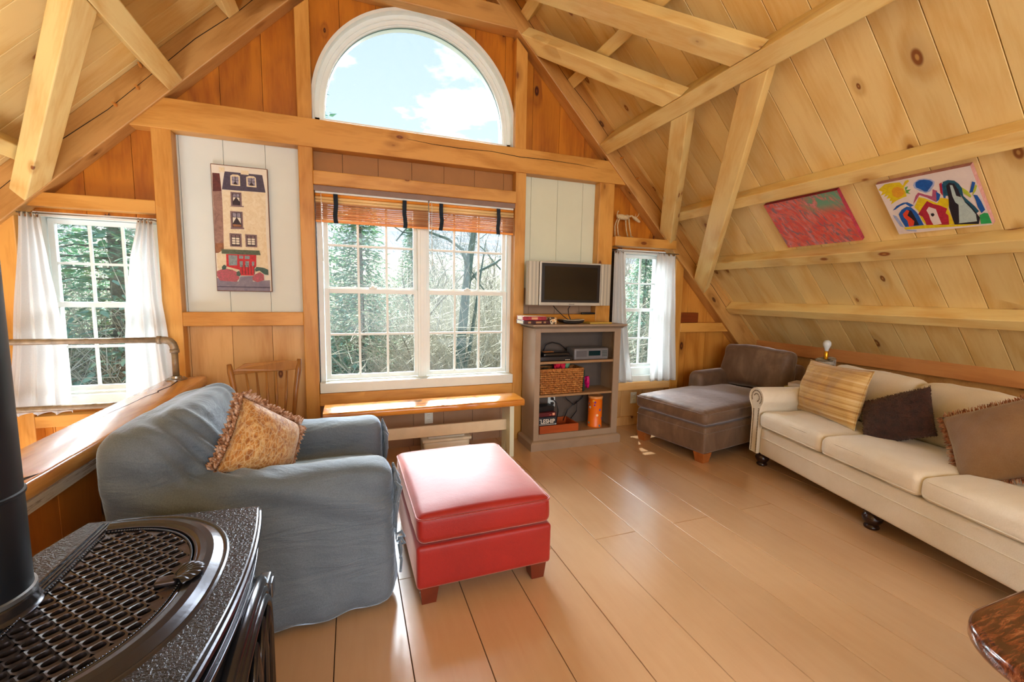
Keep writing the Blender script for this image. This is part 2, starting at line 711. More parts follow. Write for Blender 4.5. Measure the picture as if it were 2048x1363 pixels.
WIN = {1: (-0.235, 1.33, 0.585, 2.03), 2: (-1.86, -1.195, 0.58, 1.765), 3: (2.42, 3.05, 0.50, 1.755)}
zr = lambda x: zroof(x, -0.05)
cols = [(-3.2, -1.86, -2.6, None, None), (-1.86, -1.195, -2.6, 0.58, 1.765), (-1.195, -0.245, -0.3, None, None),
        (-0.245, 1.33, -0.3, 0.585, 2.03), (1.33, 2.42, -0.3, None, None), (2.42, 3.05, -0.3, 0.50, 1.755), (3.05, 4.35, -0.3, None, None)]
for x0, x1, zb, w0, w1 in cols:
    if w0 is None:
        colpoly(mb, x0, x1, lambda x: zb, lambda x: min(zr(x), 2.53 if -0.3 < x < 1.4 and False else zr(x)), 3.66, 3.80)
    elif x0 == -0.245:
        mb.box(x0, x1, 3.66, 3.80, zb, w0)
        mb.box(x0, x1, 3.66, 3.80, w1, 2.531)
        # around the arch
        n = 40
        pts = [(x0, 2.531), (x0, zr(x0))]
        pts += [(CX, zr(CX)), (x1, zr(x1)), (x1, 2.531)]
        arc = [(ARX + ARR * math.cos(a), ARZ + ARR * math.sin(a)) for a in [PI * i / n for i in range(n + 1)]]
        pts += [(ARX + ARR, 2.531)] + arc + [(ARX - ARR, 2.531)]
        mb.prism(pts, 3.66, 3.80, lambda a, b, t: Vector((a, t, b)))
    else:
        mb.box(x0, x1, 3.66, 3.80, zb, w0)
        colpoly(mb, x0, x1, lambda x: w1, zr, 3.66, 3.80)
wall = struct(mb.build('wall_gable', M_DARK))

XS = [-1.59 + 0.2577 * k for k in range(-7, 25)]


def boards(name, mat, x0, x1, zb, zt, parent=wall, seed=1):
    m = MB()
    random.seed(seed)
    e = [x0] + [x for x in XS if x0 + 0.01 < x < x1 - 0.01] + [x1]
    zbf = zb if callable(zb) else (lambda x: zb)
    ztf = (lambda x: min(zt, zroof(x, -0.01))) if zt is not None else (lambda x: zroof(x, -0.01))
    for a, b in zip(e[:-1], e[1:]):
        m.t = random.random() + 0.01
        colpoly(m, a + 0.0014, b - 0.0014, lambda x: min(zbf(x), ztf(x)), ztf, WY, WY + 0.016, 14 if callable(zb) else 4)
    return m.build(name, mat, parent)


boards('board_panel', M_GABLE, -3.15, -1.86, -2.5, None, seed=2)
boards('board_panel', M_GABLE, -1.86, -1.14, 1.765, None, seed=3)
boards('board_panel', M_GOLD, -1.86, -1.14, -2.5, 0.58, seed=4)
boards('board_panel', M_WHITEP, -1.14, -0.29, 1.10, 2.40, seed=5)
boards('board_panel', M_PINE, -1.14, -0.29, 0.0, 1.10, seed=26)
boards('board_panel', M_BROWNP, -0.29, 1.37, 2.03, 2.40, seed=7)
boards('board_panel', M_TAUPEP, -0.29, 1.37, 0.0, 0.585, seed=8)
boards('board_panel', M_CREAMP, 1.37, 2.22, 1.36, 2.40, seed=9)
boards('board_panel', M_TAUPEP, 1.37, 2.22, 0.0, 1.36, seed=10)
boards('board_panel', M_GABLE, 2.22, 3.10, 1.755, None, seed=11)
boards('board_panel', M_PINE, 2.22, 3.10, 0.0, 0.50, seed=12)
boards('board_panel', M_GOLD, 3.10, 4.30, 0.0, None, seed=13)
boards('board_panel', M_GABLE, -1.14, -0.29, 2.40, None, seed=14)
boards('board_panel', M_GABLE, -0.29, 1.37, lambda x: (arch_z(x) if arch_z(x) else 2.45), None, seed=15)
boards('board_panel', M_GABLE, 1.37, 2.22, 2.40, None, seed=16)

# rear gable, knee walls, stair well
mb = MB()
colpoly(mb, -3.2, 4.4, lambda x: -2.6, zr, Y0 - 0.14, Y0, 20)
wr = struct(mb.build('wall_rear', M_PINE))
mb = MB().box(4.24, 4.38, Y0, 3.66, -0.3, 0.80)
struct(mb.build('wall_right', M_RAFTER))
mb = MB().box(-3.28, -3.14, Y0, 3.66, -2.6, 0.80)
struct(mb.build('wall_left', M_GOLD))
mb = MB().box(-3.2, -1.1, Y0, 3.66, -2.66, -2.6)
struct(mb.build('floor', M_FLOOR)).name = 'floor_stair'

# ---- baseboards
mb = MB().box(2.30, 3.12, 3.612, WY, 0.0, 0.088)
o = struct(mb.build('baseboard_gable', M_PINE, bevel=0.003))


# ================================================================== the exposed frame
def beam(name, label, p0, p1, w, h, mat=M_TIMBER, up=(0, 0, 1), cat='beam', bevel=0.006, group=None, poly=None):
    """straight timber: local x along its length, w across, h along up"""
    p0, p1 = Vector(p0), Vector(p1)
    X = (p1 - p0).normalized()
    Z = Vector(up)
    Z = (Z - X * X.dot(Z)).normalized()
    Y = Z.cross(X)
    Lg = (p1 - p0).length
    m = MB()
    if poly:
        m.prism(poly, -w / 2, w / 2, lambda a, b, t: Vector((a, t, b)))
    else:
        m.box(0, Lg, -w / 2, w / 2, -h / 2, h / 2)
    o = m.build(name, mat, bevel=bevel)
    M = Matrix((X, Y, Z)).transposed().to_4x4()
    M.translation = p0
    o.matrix_basis = M
    return tag(o, label, cat, group)


def post(label, x0, x1, z0, z1, y0=FY, z1b=None, mat=M_TIMBER, name='post'):
    """vertical timber; z1 height at x0, z1b height at x1"""
    z1b = z1 if z1b is None else z1b
    m = MB()
    w = (x1 - x0)
    # local x = height
    pl = [(0, 0), (z1 - z0, 0), (z1b - z0, w), (0, w)]
    m.prism(pl, 0, WY - y0, lambda a, b, t: Vector((a, b, t)))
    o = m.build(name, mat, bevel=0.005)
    M = Matrix(((0, 1, 0, x0), (0, 0, 1, y0), (1, 0, 0, z0), (0, 0, 0, 1)))
    o.matrix_basis = M
    return tag(o, label, 'post')


def rail(label, x0, x1, z0, z1, y0=FY, mat=M_TIMBER, name='rail', cat='beam', poly=None, y1=WY):
    m = MB()
    if poly:
        m.prism([(a - x0, b - z0) for a, b in poly], y0, y1, lambda a, b, t: Vector((a, t - y0, b)))
    else:
        m.box(0, x1 - x0, 0, y1 - y0, 0, z1 - z0)
    o = m.build(name, mat, bevel=0.005)
    o.matrix_basis = Matrix.Translation((x0, y0, z0))
    return tag(o, label, cat)


post('tall square timber post between the left curtained window and the white panel with the picture', -1.195, -1.085, 0, 2.335)
post('square timber post on the left side of the large double window', -0.338, -0.243, 0, 2.335)
post('square timber post on the right side of the large double window, beside the bookcase', 1.325, 1.420, 0, 2.335)
post('wide timber post right of the television, left of the small curtained window', 2.145, 2.300, 0, 2.335)
post('narrow timber post on the right side of the small right window', 3.05, 3.15, 0, 1.69, z1b=1.585)
post('timber post at the far left edge of the left window', -2.02, -1.90, -2.5, 1.78)
post('pale timber post on the left of the arched window', -0.335, -0.240, 2.52, 3.24, z1b=3.33)
post('timber post on the right of the arched window', 1.312, 1.412, 2.52, 3.39, z1b=3.29)

hr = lambda z: 2.185 + 2 - z        # half width between the rafters' inner edges
tie = rail('long horizontal tie beam across the gable under the arched window', CX - hr(2.325), 0, 2.325, 2.52, 3.535,
           poly=[(CX - hr(2.325), 2.325), (CX + hr(2.325), 2.325), (CX + hr(2.52), 2.52), (CX - hr(2.52), 2.52)], name='tie_beam')
# drying check along the tie beam
m = MB()
cr = [(0.42, 2.468), (0.62, 2.455), (0.85, 2.452), (1.1, 2.462), (1.35, 2.448), (1.6, 2.455), (1.9, 2.452), (2.1, 2.440)]
m.tube([(x, 3.5345, z) for x, z in cr], [0.001, .0022, .0028, .0022, .003, .0026, .002, .0008], 5)
m.build('drying_crack', M_DARK, tie, world=True)
rail('collar beam crossing the gable above the arched window', CX - hr(3.425), 0, 3.425, 3.60, 3.515,
     poly=[(CX - hr(3.425), 3.425), (CX + hr(3.425), 3.425), (CX + hr(3.58), 3.58), (CX - hr(3.58), 3.58)], name='collar_beam', mat=M_RAFTER)
rail('header timber with knots right above the two bamboo blinds', -0.243, 1.325, 2.068, 2.165, 3.53, name='header_beam')
m = MB().box(-0.243, 1.325, 3.56, 3.66, 2.03, 2.068)
tag(m.build('soffit_board', plain('mauve_painted_soffit', L3('#8d7466'), 0.55)), 'dull mauve painted board under the header, above the bamboo blinds', 'trim board')
rail('header timber over the left curtained window', -1.90, -1.195, 1.785, 1.870, name='header_beam')
rail('header timber over the right curtained window that carries the goat figurine', 2.30, 3.00, 1.768, 1.852, 3.50, name='header_beam')
rail('horizontal timber under the white panel with the tall picture', -1.085, -0.338, 1.043, 1.140, name='ledge_beam')
rail('horizontal timber ledge behind the bookcase top under the television', 1.42, 2.145, 1.03, 1.128, name='ledge_beam', mat=wood('orange_timber', L3('#d9942c'), L3('#b8680f'), L3('#7a3f16'), 'X', 0.4, 0.3))
rail('horizontal timber under the sill of the large double window, behind the bench', -0.243, 1.325, 0.42, 0.517, name='sill_beam')
rail('short horizontal timber in the right corner above the brown chaise', 3.15, 3.93, 0.945, 1.040, name='ledge_beam',
     poly=[(3.15, .945), (3.79 + .095 + .02, .945), (3.79 + .02, 1.04), (3.15, 1.04)])
rail('small dark stained wood block resting on the short timber in the right corner', 3.155, 3.392, 1.042, 1.144, 3.57, name='wood_block', cat='block',
     mat=wood('dark_stained_block', L3('#8a4014'), L3('#6b2c0a'), L3('#3a1406'), 'X', 0.4, 0.2))
rail('horizontal timber under the right curtained window', 2.30, 3.05, 0.375, 0.455, name='sill_beam', mat=wood('pale_timber', L3('#e6b97a'), L3('#cf9648'), L3('#8f5222'), 'X', 0.45, 0.3))
rail('horizontal timber under the left curtained window', -1.90, -1.195, 0.40, 0.475, name='sill_beam')

# ---- gable rafters, deeper than the purlins, with their pegs
M_PEG = plain('oak_peg', L3('#d08a3c'), 0.5)
for side, nm in ((1, 'right'), (-1, 'left')):
    M, ys = roof_frame(side)
    m = MB()
    m.box(-0.02 if side == 1 else 0.21, 5.24, *sorted((ys * 3.52, ys * 3.64)), 0.0, 0.21)
    o = m.build('gable_rafter', M_RAFTER, bevel=0.006)
    o.matrix_basis = M
    tag(o, 'heavy sloping rafter on the %s side of the gable wall' % nm, 'rafter')
    pegs = [(2.63, .10), (2.80, .10), (2.52, .02)] if side == -1 else [(2.62, .10), (2.86, .09), (2.40, .03)]
    for t, n in pegs:
        pg = MB()
        pg.tube([(t, ys * 3.54, n), (t - 0.003, ys * 3.505, n + 0.004), (t - 0.005, ys * 3.47, n + 0.006)], [0.0105, 0.010, 0.006], 8)
        pg.build('peg', M_PEG, o)
    ck = MB()
    ck.tube([(0.4 + 0.35 * k, ys * 3.5195, 0.085 + 0.012 * math.sin(k * 2.1)) for k in range(13)], [0.0016 + 0.001 * math.sin(k) ** 2 for k in range(13)], 4)
    ck.build('drying_crack', M_DARK, o)


# ---- purlins and wind braces
def purlin(side, t, w, d, label, y0=Y0 + 0.02, y1=3.515, name='purlin'):
    m = MB()
    k = 0.70710678
    m.box(0, y1 - y0, -w / 2, w / 2, 0, d)
    o = m.build(name, M_PURLIN, bevel=0.006)
    X = Vector((0, 1, 0))
    N = Vector((-side * k, 0, -k))
    Y = N.cross(X)
    M = Matrix((X, Y, N)).transposed().to_4x4()
    M.translation = roof_pt(t, y0, 0.0, side)
    o.matrix_basis = M
    return tag(o, label, 'purlin')


purlin(1, 3.349, 0.088, 0.10, 'common purlin right above the two unframed paintings on the right slope')
purlin(1, 3.970, 0.088, 0.10, 'common purlin right below the two unframed paintings on the right slope')
purlin(1, 4.581, 0.088, 0.10, 'lowest common purlin on the right slope, second timber below the paintings')
purlin(1, 1.853, 0.088, 0.10, 'common purlin next above the heavy purlin on the right slope, behind the upper braces')
purlin(1, 1.231, 0.088, 0.10, 'common purlin near the ridge on the right slope, at the top edge of the picture')
purlin(1, 0.62, 0.088, 0.10, 'topmost common purlin on the right slope beside the ridge')
purlin(1, 2.447, 0.110, 0.21, 'heavy deep purlin on the right slope where the four braces meet', name='principal_purlin')
purlin(-1, 3.349, 0.088, 0.10, 'common purlin low on the left slope behind the large brace')
purlin(-1, 3.970, 0.088, 0.10, 'low common purlin on the left slope beyond the stair well')
purlin(-1, 4.581, 0.088, 0.10, 'lowest common purlin on the left slope near the knee wall')
purlin(-1, 1.853, 0.088, 0.10, 'common purlin next above the heavy purlin on the left slope')
purlin(-1, 1.231, 0.088, 0.10, 'common purlin near the ridge on the left slope')
purlin(-1, 2.447, 0.110, 0.21, 'heavy deep purlin on the left slope joining the gable rafter', name='principal_purlin')
m = MB().box(4.18, 4.30, Y0 + .02, 3.63, 0.735, 0.875)
tag(m.build('wall_plate', wood('plate_timber', L3('#d59455'), L3('#b9723a'), L3('#7a3f16'), 'Y', 0.45, 0.3), bevel=0.004), 'long timber plate at the foot of the right slope behind the sofa', 'beam')


def brace(side, quad, label, n0=0.11, n1=0.208):
    """quad: (t, y) corners in the plane of the slope"""
    pts = [Vector((t, y)) for t, y in quad]
    a = (pts[0] + pts[1]) / 2
    b = (pts[2] + pts[3]) / 2
    d = (b - a).normalized()
    k = 0.70710678
    S_ = Vector((side * k, 0, -k))
    N = Vector((-side * k, 0, -k))
    X = (S_ * d.x + Vector((0, 1, 0)) * d.y).normalized()
    Y = N.cross(X)
    org = roof_pt(a.x, a.y, 0, side)
    m = MB()
    loc = []
    for p in pts:
        w = roof_pt(p.x, p.y, 0, side) - org
        loc.append((w.dot(X), w.dot(Y)))
    m.prism(loc, n0, n1, lambda p, q, t: Vector((p, q, t)))
    o = m.build('wind_brace', M_PURLIN, bevel=0.006)
    M = Matrix((X, Y, N)).transposed().to_4x4()
    M.translation = org
    o.matrix_basis = M
    return tag(o, label, 'brace')


Bq = {'ls': [(3.573, 3.518), (3.382, 3.518), (2.504, 2.68), (2.504, 2.507)],
      'll': [(4.222, 3.518), (4.020, 3.518), (2.504, 2.085), (2.504, 1.896)],
      'us': [(1.310, 3.518), (1.510, 3.518), (2.390, 2.678), (2.390, 2.490)],
      'ul': [(0.66, 3.518), (0.895, 3.518), (2.390, 2.086), (2.390, 1.890)]}
brace(1, Bq['ls'], 'short diagonal brace below the heavy right purlin, the one nearer the gable')
brace(1, Bq['ll'], 'long diagonal brace below the heavy right purlin, left of the red painting')
brace(1, Bq['us'], 'short diagonal brace above the heavy right purlin, starting at the arched window post')
brace(1, Bq['ul'], 'long diagonal brace above the heavy right purlin, at the top edge of the picture')
brace(-1, Bq['ls'], 'big bright diagonal brace at the upper left, above the left curtained window')
brace(-1, Bq['us'], 'short diagonal brace above the heavy left purlin near the gable')

# ================================================================== windows
def sash(m, x0, x1, z0, z1, y, fr, cols, rows, mw=0.018):
    """frame bars and muntins of one sash in the plane y, glass area x0..x1, z0..z1"""
    m.box(x0 - fr, x0, y - 0.014, y + 0.014, z0 - fr, z1 + fr)
    m.box(x1, x1 + fr, y - 0.014, y + 0.014, z0 - fr, z1 + fr)
    m.box(x0 - 0.0005, x1 + 0.0005, y - 0.014, y + 0.014, z0 - fr, z0)
    m.box(x0 - 0.0005, x1 + 0.0005, y - 0.014, y + 0.014, z1, z1 + fr)
    for c in cols:
        m.box(c - mw / 2, c + mw / 2, y - 0.009, y + 0.009, z0, z1)
    for r_ in rows:
        m.box(x0, x1, y - 0.0085, y + 0.0085, r_ - mw / 2, r_ + mw / 2)


def frame_ring(m, x0, x1, z0, z1, xi0, xi1, zi0, zi1, ya, yb):
    m.box(x0, xi0, ya, yb, z0, z1)
    m.box(xi1, x1, ya, yb, z0, z1)
    m.box(xi0, xi1, ya, yb, z0, zi0)
    m.box(xi0, xi1, ya, yb, zi1, z1)


# window_1: the double window
w1 = struct(bpy.data.objects.new('window_1', None)); C.objects.link(w1)
m = MB()
frame_ring(m, -0.235, 1.33, 0.585, 2.03, -0.20, 1.297, 0.60, 1.999, 3.638, 3.80)
m.box(0.515, 0.585, 3.645, 3.80, 0.6, 2.0)
m.box(0.535, 0.565, 3.638, 3.646, 0.6, 2.0)
m.build('frame', M_VINYL, w1, bevel=0.002)
m = MB().box(-0.238, 1.328, 3.548, 3.66, 0.520, 0.598)
m.build('sill', M_WHITE, w1, bevel=0.004)
for k, (a, b, cs) in enumerate(((-0.16, 0.485, (0.056, 0.272)), (0.615, 1.258, (0.829, 1.044)))):
    m = MB(); sash(m, a, b, 0.640, 1.285, 3.672, 0.036, cs, (0.962,))
    m.build('lower_sash', M_VINYL, w1, bevel=0.002)
    m = MB(); sash(m, a, b, 1.335, 1.965, 3.704, 0.034, cs, (1.656,))
    m.build('upper_sash', M_VINYL, w1, bevel=0.002)
    m = MB().box(a, b, 3.671, 3.673, 0.640, 1.285); m.build('glass_pane', M_GLASS, w1)
    m = MB().box(a, b, 3.703, 3.705, 1.335, 1.965); m.build('glass_pane', M_GLASS, w1)
    m = MB(); xc = (a + b) / 2
    m.rbox(0.030, 0.012, 0.009, 0.006, 3, M=Matrix.Translation((xc, 3.665, 1.329)))
    m.rbox(0.012, 0.010, 0.008, 0.005, 3, M=Matrix.Translation((xc, 3.664, 1.340)))
    m.build('sash_lock', M_VINYL, w1, smooth=True)

# window_2 and window_3: the small windows
for nm, (x0, x1, z0, z1), (gx0, gx1), cs, zz in (
        ('window_2', WIN[2], (-1.785, -1.262), (-1.611, -1.436), (0.642, 0.905, 1.165, 1.198, 1.45, 1.70)),
        ('window_3', WIN[3], (2.553, 2.918), (2.735,), (0.620, 0.880, 1.150, 1.180, 1.43, 1.68))):
    w = struct(bpy.data.objects.new(nm, None)); C.objects.link(w)
    m = MB()
    frame_ring(m, x0, x1, z0, z1, gx0 - 0.036, gx1 + 0.036, zz[0] - 0.04, zz[5] + 0.035, 3.642, 3.80)
    m.build('frame', M_VINYL, w, bevel=0.002)
    m = MB().box(x0, x1, 3.585, 3.66, z0 - 0.055, z0 + 0.012)
    m.build('sill', M_WHITE, w, bevel=0.004)
    m = MB(); sash(m, gx0, gx1, zz[0], zz[2], 3.672, 0.034, cs, (zz[1],), 0.016)
    m.build('lower_sash', M_VINYL, w, bevel=0.002)
    m = MB(); sash(m, gx0, gx1, zz[3] + 0.002, zz[5], 3.704, 0.032, cs, (zz[4],), 0.016)
    m.build('upper_sash', M_VINYL, w, bevel=0.002)
    m = MB().box(gx0, gx1, 3.671, 3.673, zz[0], zz[2]); m.build('glass_pane', M_GLASS, w)
    m = MB().box(gx0, gx1, 3.703, 3.705, zz[3], zz[5]); m.build('glass_pane', M_GLASS, w)
    m = MB().rbox(0.022, 0.010, 0.007, 0.005, 3, M=Matrix.Translation(((gx0 + gx1) / 2, 3.664, zz[3])))
    m.build('sash_lock', M_VINYL, w, smooth=True)

# window_4: the arched window
w4 = struct(bpy.data.objects.new('window_4', None)); C.objects.link(w4)


def arch_band(m, r0, r1, y0, y1, zb=2.522, n=48):
    out = [(ARX + r1, zb)] + [(ARX + r1 * math.cos(PI * i / n), ARZ + r1 * math.sin(PI * i / n)) for i in range(n + 1)] + [(ARX - r1, zb)]
    inn = [(ARX + r0, zb)] + [(ARX + r0 * math.cos(PI * i / n), ARZ + r0 * math.sin(PI * i / n)) for i in range(n + 1)] + [(ARX - r0, zb)]
    N = len(out)
    vs = []
    for (a, b), (c, d) in zip(out, inn):
        vs += [(a, y0, b), (a, y1, b), (c, y1, d), (c, y0, d)]
    fs = []
    for i in range(N - 1):
        for k in range(4):
            fs.append((4 * i + k, 4 * i + (k + 1) % 4, 4 * i + 4 + (k + 1) % 4, 4 * i + 4 + k))
    fs += [(0, 1, 2, 3), (4 * N - 4, 4 * N - 3, 4 * N - 2, 4 * N - 1)]
    m.add(vs, fs)


m = MB(); arch_band(m, 0.765, 0.788, 3.598, 3.80)
m.build('jamb_liner', M_WHITE, w4, auto=35)
m = MB()
arch_band(m, 0.735, 0.766, 3.655, 3.79)
arch_band(m, 0.708, 0.736, 3.672, 3.78)
arch_band(m, 0.698, 0.709, 3.684, 3.77)
m.box(ARX - 0.766, ARX + 0.766, 3.655, 3.79, 2.523, 2.572)
m.build('frame', M_VINYL, w4, auto=35)
m = MB()
m.prism([(ARX + .70, 2.56)] + [(ARX + .70 * math.cos(PI * i / 40), ARZ + .70 * math.sin(PI * i / 40)) for i in range(41)] + [(ARX - .70, 2.56)],
        3.709, 3.711, lambda a, b, t: Vector((a, t, b)))
m.build('glass_pane', M_GLASS, w4)
m = MB(); arch_band(m, 0.6955, 0.6995, 3.700, 3.712, 2.572)
m.build('gasket', plain('grey_green_gasket', L3('#6f9490'), 0.6), w4, auto=35)

# ================================================================== curtains
_n = NT('white_curtain_cotton')
_d = _n.new('BsdfDiffuse'); _t = _n.new('BsdfTranslucent'); _x = _n.new('MixShader')
_wv = _n.noise(_n.mapping(_n.obj(), (220, 220, 220)), 1, 2)
_cc = _n.ramp(_wv, [(0.3, (0.86, 0.88, 0.88, 1)), (0.7, (0.93, 0.94, 0.94, 1))])
for q in (_d, _t):
    _n.set(q, 0, _cc)
_x.inputs[0].default_value = 0.55
_n.t.links.new(_d.outputs[0], _x.inputs[1])
_n.t.links.new(_t.outputs[0], _x.inputs[2])
_n.t.links.new(_x.outputs[0], _n.o.inputs[0])
M_CURT = _n.m
M_STEEL = plain('dull_steel', L3('#9c9890'), 0.35, 0.9, var=0.05)
M_BRASS = plain('bronze_clip', L3('#8d6a4c'), 0.4, 0.8)


def curtain(label, xl, xr, ztop, zbot, y, waves, seed, amp=0.016, grp=None):
    """xl, xr: lists (z, x) of the left and right edges from top to bottom"""
    def interp(L, z):
        for (za, xa), (zb, xb) in zip(L[:-1], L[1:]):
            if zb <= z <= za:
                f = (za - z) / (za - zb)
                f = f * f * (3 - 2 * f) * 0.4 + f * 0.6
                return xa + (xb - xa) * f
        return L[-1][1] if z < L[-1][0] else L[0][1]

    t = thing('curtain', label, 'curtain', ((xl[0][1] + xr[0][1]) / 2, y, ztop), group=grp)

    def fn(u, v):
        z = ztop + (zbot - ztop) * v
        a, b = interp(xl, z), interp(xr, z)
        ph = seed + 0.35 * math.sin(v * 3 + seed)
        w = math.sin(u * waves * 2 * PI + ph) + 0.35 * math.sin(u * waves * 4.3 * PI + 1.3 * seed)
        A = amp * (0.75 + 0.9 * v) * (1 - 0.5 * (abs(u - .5) * 2) ** 6)
        x = a + (b - a) * (u + 0.020 * math.sin(u * waves * 4 * PI + ph) * v)
        hem = 0.006 * math.sin(u * waves * 2 * PI + 1 + seed)
        pin = 0.012 * math.exp(-((v * 14) ** 2)) * math.cos(u * 8 * PI)
        return Vector((x, y + A * w, z + hem * v + pin))
    m = MB().grid(90, 40, fn)
    o = m.build('cloth', M_CURT, t, smooth=True, world=True, solid=0.0012)
    m = MB().grid(90, 2, lambda u, v: fn(u, 0.985 + v * 0.004) + Vector((0, -0.0015, 0)))
    m.build('hem_stitch', M_CURT, t, smooth=True, world=True)
    for k in range(4):
        m = MB()
        u = 0.08 + 0.28 * k
        p = fn(u, 0.0)
        m.tube([(p.x + 0.007 * math.cos(a), y + 0.003, ztop + 0.008 + 0.009 * math.sin(a)) for a in [i * PI / 5 for i in range(10)]], 0.0013, 5, closed=True)
        m.box(p.x - .004, p.x + .004, y - 0.003, y + 0.005, ztop - 0.014, ztop + 0.001)
        m.build('clip_ring', M_BRASS, t, world=True)
    return t


def rod(label, x0, x1, z, y):
    t = thing('curtain_rod', label, 'curtain rod', (x0, y, z))
    MB().tube([(x0, y, z), (x1, y, z)], 0.0042, 8).build('rod', M_STEEL, t, smooth=True, world=True)
    for x in (x0 + .012, x1 - .012):
        MB().tube([(x, y, z), (x, y + 0.03, z + .004), (x, 3.60, z + .006)], 0.004, 6).build('bracket', M_STEEL, t, world=True)


rod('thin steel curtain rod over the left window', -1.868, -1.200, 1.738, 3.515)
rod('thin steel curtain rod over the small right window', 2.312, 3.045, 1.722, 3.515)
curtain('white cotton curtain on the left side of the left window, flaring at the bottom', [(1.728, -1.86), (1.0, -1.945), (0.5, -2.005)],
        [(1.728, -1.768), (1.45, -1.742), (1.2, -1.715), (0.9, -1.690), (0.5, -1.690)], 1.728, 0.50, 3.515, 3.4, 0.4)
curtain('white cotton curtain on the right side of the left window, behind the pipe rail elbow', [(1.728, -1.285), (1.45, -1.345), (1.2, -1.380), (0.9, -1.405), (0.5, -1.425)],
        [(1.728, -1.205), (1.3, -1.19), (1.0, -1.165), (0.5, -1.125)], 1.728, 0.50, 3.515, 3.1, 2.2)
curtain('narrow white cotton curtain on the left side of the small right window, beside the bookcase', [(1.712, 2.310), (1.0, 2.315), (0.47, 2.345)],
        [(1.712, 2.405), (1.2, 2.450), (0.8, 2.505), (0.47, 2.562)], 1.712, 0.475, 3.515, 2.8, 1.2)
curtain('white cotton curtain on the right side of the small right window', [(1.712, 2.785), (1.1, 2.775), (0.8, 2.765), (0.47, 2.775)],
        [(1.712, 3.008), (1.1, 3.045), (0.47, 3.090)], 1.712, 0.468, 3.515, 3.6, 3.0)

# ================================================================== bamboo blinds, rolled up under the header
_n = NT('bamboo_slats')
_v = _n.obj()
_id = _n.noise(_n.mapping(_v, (1.2, 1, 160)), 1, 2, 0.5)
_cc = _n.ramp(_id, [(0.3, L3('#c47c50')), (0.5, L3('#e8b482')), (0.68, L3('#f8e0ba'))])
_n.b.inputs['Transmission Weight'].default_value = 0.0
_pt = _n.new('BsdfTranslucent'); _px = _n.new('MixShader')
_n.set(_pt, 0, _cc)
_n.base(_cc, 0.4)
_px.inputs[0].default_value = 0.6
_n.t.links.new(_n.b.outputs[0], _px.inputs[1])
_n.t.links.new(_pt.outputs[0], _px.inputs[2])
_n.t.links.new(_px.outputs[0], _n.o.inputs[0])
M_BAMB = _n.m
M_BAMBO = plain('orange_bamboo', L3('#f09a3c'), 0.35, var=0.06, sc=3)
M_BAMBP = plain('pale_bamboo', L3('#f0cf94'), 0.35, var=0.06, sc=3)
M_STRAP = fabric('navy_strap_cloth', L3('#1e3040'), L3('#121d28'), sheen=0.2)


def blind(label, x0, x1, straps, cordx, z0=2.02, z1=1.812):
    t = thing('bamboo_blind', label, 'window blind', ((x0 + x1) / 2, 3.585, z0))
    MB().box(x0, x1, 3.575, 3.61, z0 - 0.004, z0 + 0.012).build('headrail', M_WHITE, t, bevel=0.002, world=True)
    m = MB()
    m.tube([(x0, 3.588, z0 - 0.014), (x1, 3.588, z0 - 0.014)], 0.0115, 10)
    m.build('top_slat', M_BAMBO, t, smooth=True, world=True)
    m = MB()
    m.tube([(x0, 3.585, z0 - 0.037), (x1, 3.585, z0 - 0.037)], 0.012, 10)
    m.tube([(x0, 3.584, z0 - 0.059), (x1, 3.584, z0 - 0.059)], 0.0105, 10)
    m.build('upper_slats', M_BAMBP, t, smooth=True, world=True)
    m = MB()
    n = 24
    for k in range(n):
        z = z0 - 0.071 - (z0 - 0.071 - z1 - 0.014) * k / (n - 1)
        m.tube([(x0, 3.582 + 0.004 * math.sin(k * 2.3), z), ((x0 + x1) / 2, 3.581 + 0.004 * math.sin(k * 2.3), z + 0.0006 * math.sin(k)), (x1, 3.582 + 0.004 * math.sin(k * 2.3), z)], 0.0026, 5)
    m.build('slat_bundle', M_BAMB, t, smooth=True, world=True)
    m = MB().box(x0, x1, 3.574, 3.590, z1 - 0.004, z1 + 0.011)
    m.build('bottom_rail', M_BAMBO, t, bevel=0.003, world=True)
    for i, x in enumerate(straps):
        m = MB()
        sg = 1 if i else -1

        def fn(u, v, x=x, sg=sg):
            z = z0 - 0.004 - (z0 - z1 + 0.004) * v
            yy = 3.568 - 0.006 * math.sin(v * PI) - 0.003 * math.sin(v * 23)
            xx = x + (u - 0.5) * 0.031 + 0.006 * math.sin(v * 7 + x * 5) * v
            return Vector((xx, yy, z))
        m.grid(5, 22, fn)
        m.build('strap', M_STRAP, t, smooth=True, world=True, solid=0.004)
    m = MB()
    m.tube([(cordx, 3.566, z0), (cordx + .002, 3.560, z0 - .04), (cordx, 3.562, z0 - 0.2), (cordx + .006, 3.563, z0 - 0.5)], 0.0022, 6)
    m.build('cord', M_WHITE, t, smooth=True, world=True)
    return t


blind('left rolled bamboo blind with two navy straps over the large window', -0.236, 0.590, (-0.097, 0.405), -0.197)
blind('right rolled bamboo blind with two navy straps over the large window', 0.600, 1.318, (0.693, 1.180), 0.585 + .03)

